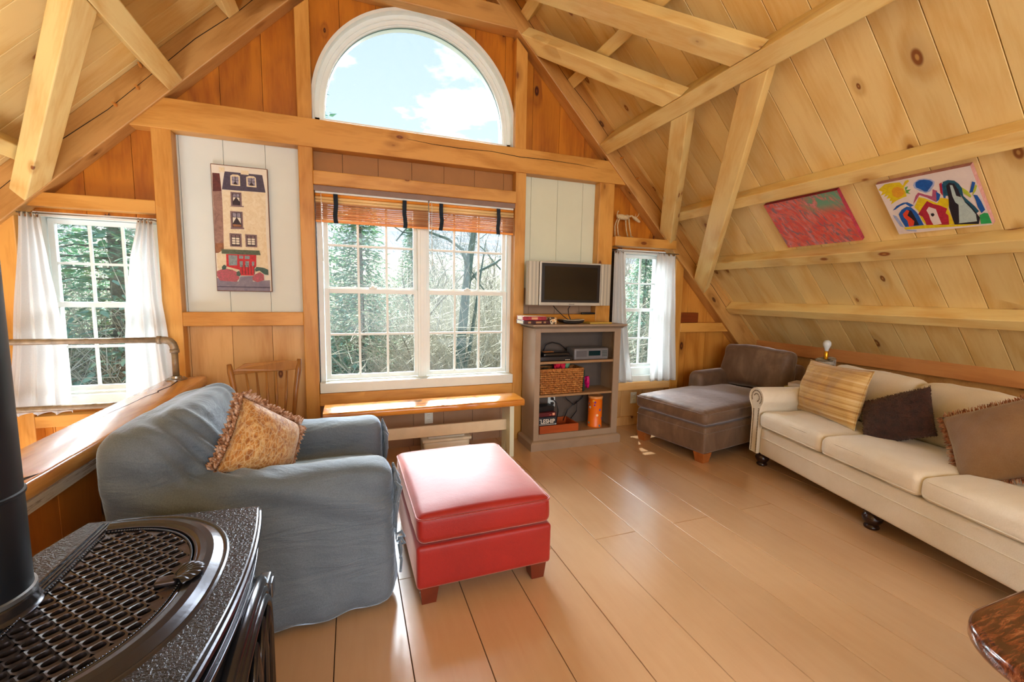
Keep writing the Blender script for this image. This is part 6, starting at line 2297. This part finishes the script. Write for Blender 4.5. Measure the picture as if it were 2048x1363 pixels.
ZG = ZT + .001
dep = .013
org = Vector((-.5, YC, 0))
for i in range(-14, 15):
    for j in range(-18, 19):
        c = org + U * (i * PU) + V * (j * PV)
        hu, hv = PU / 2, PV / 2
        quad = [c + U * a * hu + V * b * hv for a, b in ((-1, -1), (1, -1), (1, 1), (-1, 1))]
        if all(inside(q, 1.05) for q in quad):
            # opening outline: tear shaped, wide at the far end
            ns = 16
            hole = []
            for k in range(ns):
                a = 2 * PI * k / ns + PI / ns
                yy = math.sin(a)
                wv = .0084 * (1.0 + .20 * yy)
                hole.append(c + U * wv * math.copysign(abs(math.cos(a)) ** .8, math.cos(a)) + V * .0108 * math.copysign(abs(yy) ** .62, yy))
            # square boundary with matching angular order
            bnd = []
            for k in range(ns):
                a = 2 * PI * k / ns + PI / ns
                cx_, sy_ = math.cos(a), math.sin(a)
                s_ = 1 / max(abs(cx_), abs(sy_))
                bnd.append(c + U * hu * cx_ * s_ + V * hv * sy_ * s_)
            lift = lambda p, z: Vector((p.x, p.y, z))
            b0 = [lift(p, ZG + (.0015 if abs((p - c).dot(V)) > hv * .98 else -.0005)) for p in bnd]
            h0 = [lift(c + (p - c) * 1.0, ZG + .0008) for p in hole]
            h1 = [lift(c + (p - c) * .90, ZG - .003) for p in hole]
            h2 = [lift(c + (p - c) * .86, ZG - dep) for p in hole]
            vs = b0 + h0 + h1 + h2
            fs = []
            for L_ in range(3):
                for k in range(ns):
                    fs.append((L_ * ns + k, L_ * ns + (k + 1) % ns, (L_ + 1) * ns + (k + 1) % ns, (L_ + 1) * ns + k))
            m.add(vs, fs)
        elif any(inside(q, 1.06) for q in quad):
            pl = clipD([(q.x, q.y) for q in quad])
            if pl:
                m.add([(a, b, ZG - .0005) for a, b in pl], [tuple(range(len(pl)))])
m.build('grille', M_IRONB, t, world=True, auto=50)
m = MB(); m.prism(dshape(.25, .28), ZT - .075, ZT - .055, lambda a, b, k: Vector((a, b, k)))
m.build('inner_plate', M_IRONIN, t, world=True)
# shell-shaped handle on the grille
m = MB()
hc = Vector((-.372, 1.052, ZT + .004))
hd = Vector((.94, .12, 0)).normalized()
hs = Vector((-hd.y, hd.x, 0))


def shell(u, v):
    a = (u - .5) * 2 * R(62)
    r_ = .010 + .050 * v
    rib = .0022 * abs(math.sin(u * PI * 8)) * v
    z = .006 + .012 * math.sin(v * PI * .75) + rib - .010 * v * v * abs(u - .5)
    return hc + hd * (r_ * math.cos(a)) + hs * (r_ * math.sin(a) * .78) + Vector((0, 0, z))


m.grid(65, 12, shell)
m.build('shell_handle', M_IRON, t, world=True, smooth=True, solid=.003)
MB().rbox(.020, .014, .006, .005, 4, M=T_(hc - hd * .006 + Vector((0, 0, .002)))).build('handle_stem', M_IRONB, t, world=True, smooth=True)


# body and bowed front with its arched door
def bodypts(off, n=40):
    return outline(off, n)


m = MB()
for (o0, z0_), (o1, z1_) in zip([(-.020, ZT - .053), (-.022, .30), (-.022, .16), (-.010, .15), (-.010, .125)], [(-.022, .30), (-.022, .16), (-.010, .15), (-.010, .125), (-.03, .124)]):
    ring(m, bodypts(o0), bodypts(o1), z0_, z1_)
m.prism(bodypts(-.03), .12, .124, lambda a, b, k: Vector((a, b, k)))
m.build('body', M_IRON, t, world=True, auto=50)


def fx(y):
    return -.238 - .030 * (abs(y - YC) / .318) ** 2


def frontband(m, y0, y1, z0, z1, d0, d1, n=24):
    ys_ = [y0 + (y1 - y0) * i / n for i in range(n + 1)]
    vs = []
    for y in ys_:
        vs += [(fx(y) + d0, y, z0), (fx(y) + d1, y, z0), (fx(y) + d1, y, z1), (fx(y) + d0, y, z1)]
    fs = [(4 * i + k, 4 * i + (k + 1) % 4, 4 * i + 4 + (k + 1) % 4, 4 * i + 4 + k) for i in range(n) for k in range(4)] + [(0, 1, 2, 3), (4 * n, 4 * n + 1, 4 * n + 2, 4 * n + 3)]
    m.add(vs, fs)


m = MB()
frontband(m, YC - .30, YC + .30, .56, .615, -.03, -.004)
frontband(m, YC - .30, YC + .30, .595, .605, -.03, .002)
m.build('front_frieze', M_IRON, t, world=True, bevel=.002)


def archpath(hw, zb, zs, n=20):
    """arched door outline: (y, z)"""
    p = [(YC + hw, zb)]
    p += [(YC + hw * math.cos(PI * i / n), zs + (.60 - .02 - zs) * math.sin(PI * i / n) * (hw / .255) ** .6) for i in range(n + 1)]
    p += [(YC - hw, zb)]
    return p


door = MB()
for hw, r_, d in ((.262, .016, .006), (.232, .009, .016), (.200, .012, .020)):
    door.tube([(fx(y) + d, y, z) for y, z in archpath(hw, .19, .40)], r_, 10)
frontband(door, YC - .262, YC + .262, .175, .200, -.01, .022)
dr = door.build('door', M_IRON, t, world=True, smooth=True)
m = MB()
n = 10
gp = archpath(.19, .21, .40)
m.add([(fx(y) + .004, y, z) for y, z in gp], [tuple(range(len(gp)))])
m.build('door_glass', plain('smoked_stove_glass', L3('#141010'), .05), dr, world=True)
m = MB()
for yy in (-.12, -.04, .04, .12):
    hh = .57 - .35 * abs(yy)
    m.tube([(fx(YC + yy) + .018, YC + yy - .040, .20), (fx(YC + yy) + .022, YC + yy - .036, .42), (fx(YC + yy) + .024, YC + yy, hh - .03), (fx(YC + yy) + .022, YC + yy + .036, .42), (fx(YC + yy) + .018, YC + yy + .040, .20)], .0085, 8)
m.build('tracery', M_IRON, dr, world=True, smooth=True)
m = MB()
m.rbox(.014, .030, .016, .006, 3, M=T_((fx(YC + .20) + .012, YC + .215, .505)))
m.rbox(.012, .020, .022, .005, 3, M=T_((fx(YC + .20) + .018, YC + .235, .478)))
m.build('door_latch', plain('bright_worn_iron', L3('#6a7078'), .25, .8), dr, world=True, smooth=True)
m = MB()
for i in range(60):
    y, z = archpath(.247, .21, .40, 57)[i] if i < 60 else (0, 0)
    m.rbox(.003, .003, .003, .0025, 2, M=T_((fx(y) + .016, y, z)))
m.build('door_beads', M_IRON, dr, world=True)
for sy in (-1, 1):
    for x in (-.30, -.62):
        m = MB().tube([(x, YC + sy * .27, .125), (x + .012 * (1 if x > -.5 else -1), YC + sy * .285, .07), (x + .006 * (1 if x > -.5 else -1), YC + sy * .29, .02), (x + .018 * (1 if x > -.5 else -1), YC + sy * .30, .0)], [.032, .026, .016, .020], 12)
        m.build('leg', M_IRON, t, world=True, smooth=True)
# flue
m = MB().lathe([(.0, ZT - .10), (.090, ZT - .10), (.090, ZT + .003), (.086, ZT + .006), (.084, ZT + .010), (.084, ZT + .026), (.082, ZT + .030), (0, ZT + .030)], M=T_((-.674, 1.048, 0)), n=48)
m.build('flue_collar', M_IRON, t, world=True, auto=40)
fp = MB()
zz = [ZT + .03, .905, .907, .912, .914, 1.42, 1.422, 1.428, 1.430, 3.18]
rr_ = [.0785, .0785, .0815, .0815, .0780, .0780, .081, .081, .0775, .0775]
fp.lathe(list(zip(rr_, zz)), M=T_((-.674, 1.048, 0)), n=64)
fp.build('flue_pipe', M_FLUE, t, world=True, auto=40)
m = MB().lathe([(.079, ZT + .030), (.0835, ZT + .032), (.0835, ZT + .040), (.079, ZT + .042)], M=T_((-.674, 1.048, 0)), n=64, cap=False)
m.build('flue_rim', plain('worn_steel_rim', L3('#8f9498'), .3, .8), t, world=True, auto=40)

# ================================================================== burl coffee table at the near right
_n = NT('polished_burl')
_v = _n.obj()
_f = _n.noise(_n.mapping(_v, (9, 70, 30), rot=(0, 0, .5)), 1, 6, .75, .5)
_c = _n.ramp(_f, [(.36, L3('#241009')), (.48, L3('#4c2212')), (.58, L3('#7c4022')), (.70, L3('#b0744a'))])
M_BURL = _n.base(_c, .18)
_n.set(_n.b, 'Coat Weight', .5)
t = thing('coffee_table', 'thick polished dark burl table with a rounded corner at the near right edge', 'table', (1.80, .05, 0))
pts = []
for cx, cy, a0 in ((1.62, .40, 90), (1.62, -.45, 180), (2.06, -.45, 270), (2.06, .40, 0)):
    for i in range(13):
        a = R(a0 + 90 * i / 12)
        pts.append((cx + .20 * math.cos(a), cy + .20 * math.sin(a)))
m = MB()
C0 = (sum(a for a, b in pts) / len(pts), sum(b for a, b in pts) / len(pts))


def inset(d):
    return [(C0[0] + (a - C0[0]) * (1 - d / .33), C0[1] + (b - C0[1]) * (1 - d / .55)) for a, b in pts]


lv = [(.018, .460), (.008, .459), (.002, .454), (0, .445), (0, .425), (.004, .415), (.014, .408)]
m.add([(a, b, .460) for a, b in inset(.018)], [tuple(range(len(pts)))])
m.add([(a, b, .408) for a, b in inset(.014)], [tuple(range(len(pts)))[::-1]])
for (d0, z0_), (d1, z1_) in zip(lv[:-1], lv[1:]):
    ring(m, inset(d0), inset(d1), z0_, z1_)
m.build('table_top', M_BURL, t, world=True, auto=50, merge=True)
for x, y in ((1.60, .38), (1.60, -.43), (2.05, .38), (2.05, -.43)):
    MB().tube([(x, y, .408), (x + .008, y, .2), (x, y, 0)], [.032, .028, .030], 14).build('leg', M_BURL, t, world=True, smooth=True)

# ================================================================== outdoors
GZ = -2.9
_n = NT('woodland_ground')
_v = _n.obj()
_f = _n.noise(_v, .35, 5, .65, .5)
_h = _n.noise(_v, 6, 5, .7)
_c = _n.ramp(_f, [(.38, L3('#57664a')), (.5, L3('#6b6654')), (.62, L3('#7f7060'))])
_c = _n.mix(_n.math('MULTIPLY', _n.smooth(_h, .45, .65), .4), _c, L3('#554c3e'))
M_GRND = _n.base(_c, .95)
m = MB()


def gz(x, y):
    s = max(0, y - 24)
    return GZ + .16 * s + .5 * noise.noise(Vector((x * .08, y * .08, 0))) - .25


m.grid(50, 60, lambda u, v: (lambda x, y: Vector((x, y, gz(x, y))))(-70 + 160 * u, 4.2 + 110 * v))
struct(m.build('ground', M_GRND, smooth=True))

_n = NT('evergreen_needles')
_v = _n.obj()
_f = _n.noise(_v, 1.3, 4, .7)
_c = _n.ramp(_f, [(.33, L3('#5a8074')), (.52, L3('#8ab098')), (.68, L3('#b8cc9a'))])
M_NEED = _n.base(_c, .8)
M_BARK = plain('grey_bark', L3('#8c8c84'), .9, var=.2, sc=8)
M_BARKD = plain('green_grey_bark', L3('#5f7670'), .9, var=.15, sc=8)
M_TWIG = plain('pale_twig', L3('#b4b3a4'), .9, var=.12, sc=4)


def conifer_meshes(seed, H=13.0, Rb=3.0, nb=300, dens=11):
    random.seed(seed)
    m = MB()
    for k in range(nb):
        f_ = (k + random.random()) / nb
        z = .4 + f_ * (H - .6)
        r_ = Rb * (1 - f_) ** .85 * random.uniform(.75, 1.1) + .15
        a = k * 2.399 + random.uniform(-.3, .3)
        for s_ in range(dens):
            q = (s_ + random.random()) / dens
            rr = r_ * (.18 + .82 * q)
            droop = -.22 * rr * rr / max(r_, .3) + .10 * rr
            wob = random.uniform(-.32, .32) * (.3 + q)
            p = Vector((math.cos(a) * rr - math.sin(a) * wob, math.sin(a) * rr + math.cos(a) * wob, z + droop + random.uniform(-.10, .10)))
            L_ = random.uniform(.10, .26)
            d = Vector((math.cos(a + random.uniform(-1.1, 1.1)), math.sin(a + random.uniform(-1.1, 1.1)), random.uniform(-.55, .25))).normalized()
            w_ = d.cross(Vector((random.uniform(-.5, .5), random.uniform(-.5, .5), 1))).normalized() * L_ * .30
            m.add([p - d * L_ * .4, p + w_, p + d * L_, p - w_], [(0, 1, 2, 3)])
    fol = m
    tr = MB().tube([(0, 0, -.5), (0, 0, H * .5), (0, 0, H)], [.20, .12, .02], 8)
    for k in range(0, nb, 4):
        f_ = (k + .5) / nb
        z = .4 + f_ * (H - .6)
        r_ = Rb * (1 - f_) ** .85 * .8
        a = k * 2.399
        tr.tube([(0, 0, z), (math.cos(a) * r_ * .5, math.sin(a) * r_ * .5, z + .02), (math.cos(a) * r_, math.sin(a) * r_, z - .15 * r_)], [.03, .018, .006], 4)
    return fol, tr


def bare(seed, H=11.0, r0=.16, depth=5, lean=0.05, fork=.38, up=.55, spread=.55):
    random.seed(seed)
    m = MB()

    def grow(p, d, L_, r_, k):
        n_ = 4
        pts = [p.copy()]
        rs = [r_]
        q = p.copy()
        dd = d.copy()
        for i in range(n_):
            dd = (dd + Vector((random.uniform(-.13, .13), random.uniform(-.13, .13), random.uniform(-.02, .09)))).normalized()
            q = q + dd * L_ / n_
            pts.append(q.copy())
            rs.append(r_ * (1 - .42 * (i + 1) / n_))
        m.tube(pts, rs, 7 if k == 0 else (5 if k < 3 else 3), cap=False)
        if k >= depth:
            return
        nb = 3 if k else 5
        for j in range(nb):
            i = random.randint(2, n_) if k else random.randint(2, 4)
            b = pts[i]
            a = random.uniform(0, 2 * PI)
            side = dd.cross(Vector((math.cos(a), math.sin(a), .3))).normalized()
            nd = (dd * up + side * spread * random.uniform(.7, 1.3) + Vector((0, 0, .10))).normalized()
            grow(b, nd, L_ * random.uniform(.52, .74), max(.0045, rs[i] * random.uniform(.48, .68)), k + 1)
    grow(Vector((0, 0, -.3)), Vector((lean, 0, 1)).normalized(), H * fork, r0, 0)
    return m


def bush(seed, n_=110, H=3.2, w_=1.6):
    random.seed(seed)
    m = MB()
    for k in range(n_):
        a = random.uniform(0, 2 * PI)
        r_ = random.uniform(0, w_ * .4)
        x, y = math.cos(a) * r_, math.sin(a) * r_
        h = H * random.uniform(.5, 1)
        pts = [Vector((x, y, -.2))]
        d = Vector((random.uniform(-.5, .5), random.uniform(-.5, .5), 1)).normalized()
        for i in range(4):
            d = (d + Vector((random.uniform(-.3, .3), random.uniform(-.3, .3), random.uniform(-.15, .1)))).normalized()
            pts.append(pts[-1] + d * h / 4)
        m.tube(pts, [.016, .012, .009, .006, .003], 3, cap=False)
        for j in (2, 3, 4):
            for _ in range(2):
                d2 = Vector((random.uniform(-1, 1), random.uniform(-1, 1), random.uniform(0, 1))).normalized()
                m.tube([pts[j], pts[j] + d2 * h * .14, pts[j] + d2 * h * .26 + Vector((0, 0, .05))], [.006, .004, .002], 3, cap=False)
    return m


def copy_tree(o, parent=None):
    c = o.copy()
    C.objects.link(c)
    if parent:
        c.parent = parent
    for ch_ in list(o.children):
        copy_tree(ch_, c)
    return c


def put(o, x, y, rz, s, label=None, group=None, z=None):
    o.matrix_basis = Matrix.Translation((x, y, gz(x, y) if z is None else z)) @ Matrix.Rotation(rz, 4, 'Z') @ Matrix.Scale(s, 4)
    if label:
        o['label'] = label
    if group:
        o['group'] = group
    elif 'group' in o:
        del o['group']
    return o


con = []
for sd_, H, Rb, nb in ((1, 12.5, 3.0, 420), (2, 14.0, 2.6, 420)):
    t = thing('evergreen_tree', 'evergreen tree', 'tree')
    fol, tr = conifer_meshes(sd_, H, Rb, nb, 22)
    fol.build('foliage', M_NEED, t)
    tr.build('trunk', M_BARK, t, smooth=True)
    con.append(t)
cl_ = [(0, -5.2, 13.0, 0.3, 1.05, 'big dense evergreen filling the left window'),
       (1, -8.6, 16.5, 1.1, 1.0, 'evergreen behind the left part of the left window'),
       (1, -1.7, 17.0, 2.0, 1.05, 'evergreen between the left window and the large window'),
       (0, .30, 15.0, 4.0, .68, 'tall dark evergreen in the left pane of the large window'),
       (0, 2.6, 20.0, .9, .60, 'lighter evergreen left of the window mullion in the large window'),
       (1, 9.3, 24.0, 1.9, .62, 'evergreen at the right edge of the large window behind the bare oak'),
       (0, 10.6, 14.0, 2.9, .58, 'evergreen seen through the small right window')]
used = set()
for i, x, y, rz, s, lb in cl_:
    o = con[i] if i not in used else copy_tree(con[i])
    used.add(i)
    put(o, x, y, rz, s, lb)

t = thing('bare_tree', 'large leafless tree with a forked dark trunk in the right pane of the large window', 'tree')
m = MB()
base = Vector((2.83, 12.0, 0))
trunk = [(0, 0, -.4), (.03, 0, 1.2), (.02, 0, 2.2), (.10, 0, 3.2), (.20, .02, 4.3), (.30, .05, 5.2), (.42, .08, 5.9), (.48, .1, 6.5), (.55, .1, 7.0)]
m.tube(trunk, [.20, .165, .145, .135, .125, .11, .085, .05, .02], 12)
m.tube([(.06, 0, 1.6), (.30, -.1, 2.8), (.42, -.2, 3.8), (.50, -.3, 4.6), (.66, -.4, 5.8)], [.07, .055, .045, .03, .015], 8)
m.tube([(.28, .04, 5.0), (.10, .0, 5.55), (-.35, -.1, 5.8), (-.85, -.1, 5.95), (-1.5, 0, 5.9), (-2.2, 0, 6.3)], [.065, .05, .04, .03, .02, .01], 8)
m.tube([(.22, .02, 4.6), (.55, 0, 4.95), (1.05, 0, 5.2), (1.5, 0, 5.55), (1.8, 0, 5.3)], [.05, .04, .035, .025, .01], 8)
for sd_, (px, py, pz), rz in ((31, (.42, .08, 5.5), 0), (32, (-.85, -.1, 5.95), 2), (33, (1.05, 0, 5.2), 4), (34, (.5, -.3, 4.6), 5), (35, (-1.5, 0, 5.9), 1), (36, (.2, 0, 4.3), 3)):
    b = bare(sd_, 3.4, .022, 4, 0, .42, .5, .75)
    Mx = T_((px, py, pz)) @ Matrix.Rotation(rz, 4, 'Z') @ Matrix.Rotation(.8, 4, 'X')
    m.add([Mx @ v for v in b.v], b.f)
m.build('trunk_and_branches', M_BARKD, t, smooth=True)
t.matrix_basis = T_((2.83, 12.0, gz(2.83, 12)))

tr_ = []
for sd_ in (11, 12, 13):
    t = thing('bare_tree', 'thin leafless tree', 'tree')
    bare(sd_, 12, .12, 5, random.uniform(-.06, .06), .42, .62, .55).build('trunk_and_branches', M_BARK, t, smooth=True)
    tr_.append(t)
random.seed(77)
spots = []
for k in range(60):
    y = random.uniform(19, 44)
    a = random.uniform(-.50, .78)
    spots.append((math.tan(a) * y + 1.5, y))
spots += [(1.9, 13.8), (4.6, 15.5), (5.9, 17.5), (3.7, 18.5), (6.6, 14.0), (7.8, 12.6), (9.4, 16.2), (-3.2, 12.0), (-.6, 19), (8.6, 20)]
for k, (x, y) in enumerate(spots):
    i = k % 3
    o = tr_[i] if k < 3 else copy_tree(tr_[i])
    put(o, x, y, random.uniform(0, 6.28), random.uniform(.70, 1.0) * min(1.0, (3.9 + .33 * y) / 12.5), 'thin leafless tree in the woods beyond the gable windows', 'leafless trees in the woods')
bb = []
for sd_ in (41, 42):
    t = thing('bare_bush', 'leafless bush', 'bush')
    bush(sd_).build('stems', M_TWIG, t)
    bb.append(t)
for k in range(120):
    i = k % 2
    y = random.uniform(12, 34)
    x = math.tan(random.uniform(-.55, .78)) * y + 1.2
    o = bb[i] if k < 2 else copy_tree(bb[i])
    put(o, x, y, random.uniform(0, 6.28), random.uniform(1.0, 1.8), 'pale leafless bush of thin stems on the woodland floor', 'leafless bushes outside the windows')
# clipped green bank below the window
t = blob('green_hedge', 'low green hedge bank at the lower left of the large window', 'hedge', (-1.1, 13.6, gz(-1.1, 13.6) + .35), (2.3, .9, .95), M_NEED, 14, .18)

# parked car, only its corner shows
t = thing('car', 'white parked car at the lower right corner of the large window', 'car', (11.0, 24.5, gz(11.0, 24.5) + .02), R(-8))
M_CARP = plain('white_car_paint', L3('#e8edf2'), .25)
M_CARG = plain('blue_tinted_car_glass', L3('#6f93ae'), .08)
m = MB()
m.prism([(-2.3, .35), (-2.35, .75), (-1.7, .95), (-1.0, 1.05), (1.9, 1.05), (2.2, .85), (2.25, .35)], -.85, .85, lambda a, b, k: Vector((a, k, b)))
m.build('body', M_CARP, t, bevel=.06)
m = MB()
m.prism([(-1.35, 1.0), (-.75, 1.50), (1.0, 1.52), (1.8, 1.0)], -.72, .72, lambda a, b, k: Vector((a, k * (1 - .12 * (b - 1.0)), b)))
m.build('cabin_glass', M_CARG, t, bevel=.05)
m = MB().box(-.75, 1.05, -.66, .66, 1.50, 1.54)
m.build('roof', M_CARP, t, bevel=.02)
for x in (-1.45, 1.4):
    for y in (-.86, .70):
        MB().lathe([(0, 0), (.30, 0), (.32, .04), (.32, .14), (.30, .18), (0, .18)], M=T_((x, y, .32)) @ Matrix.Rotation(-PI / 2, 4, 'X'), n=24).build('wheel', M_BLK, t, auto=40)
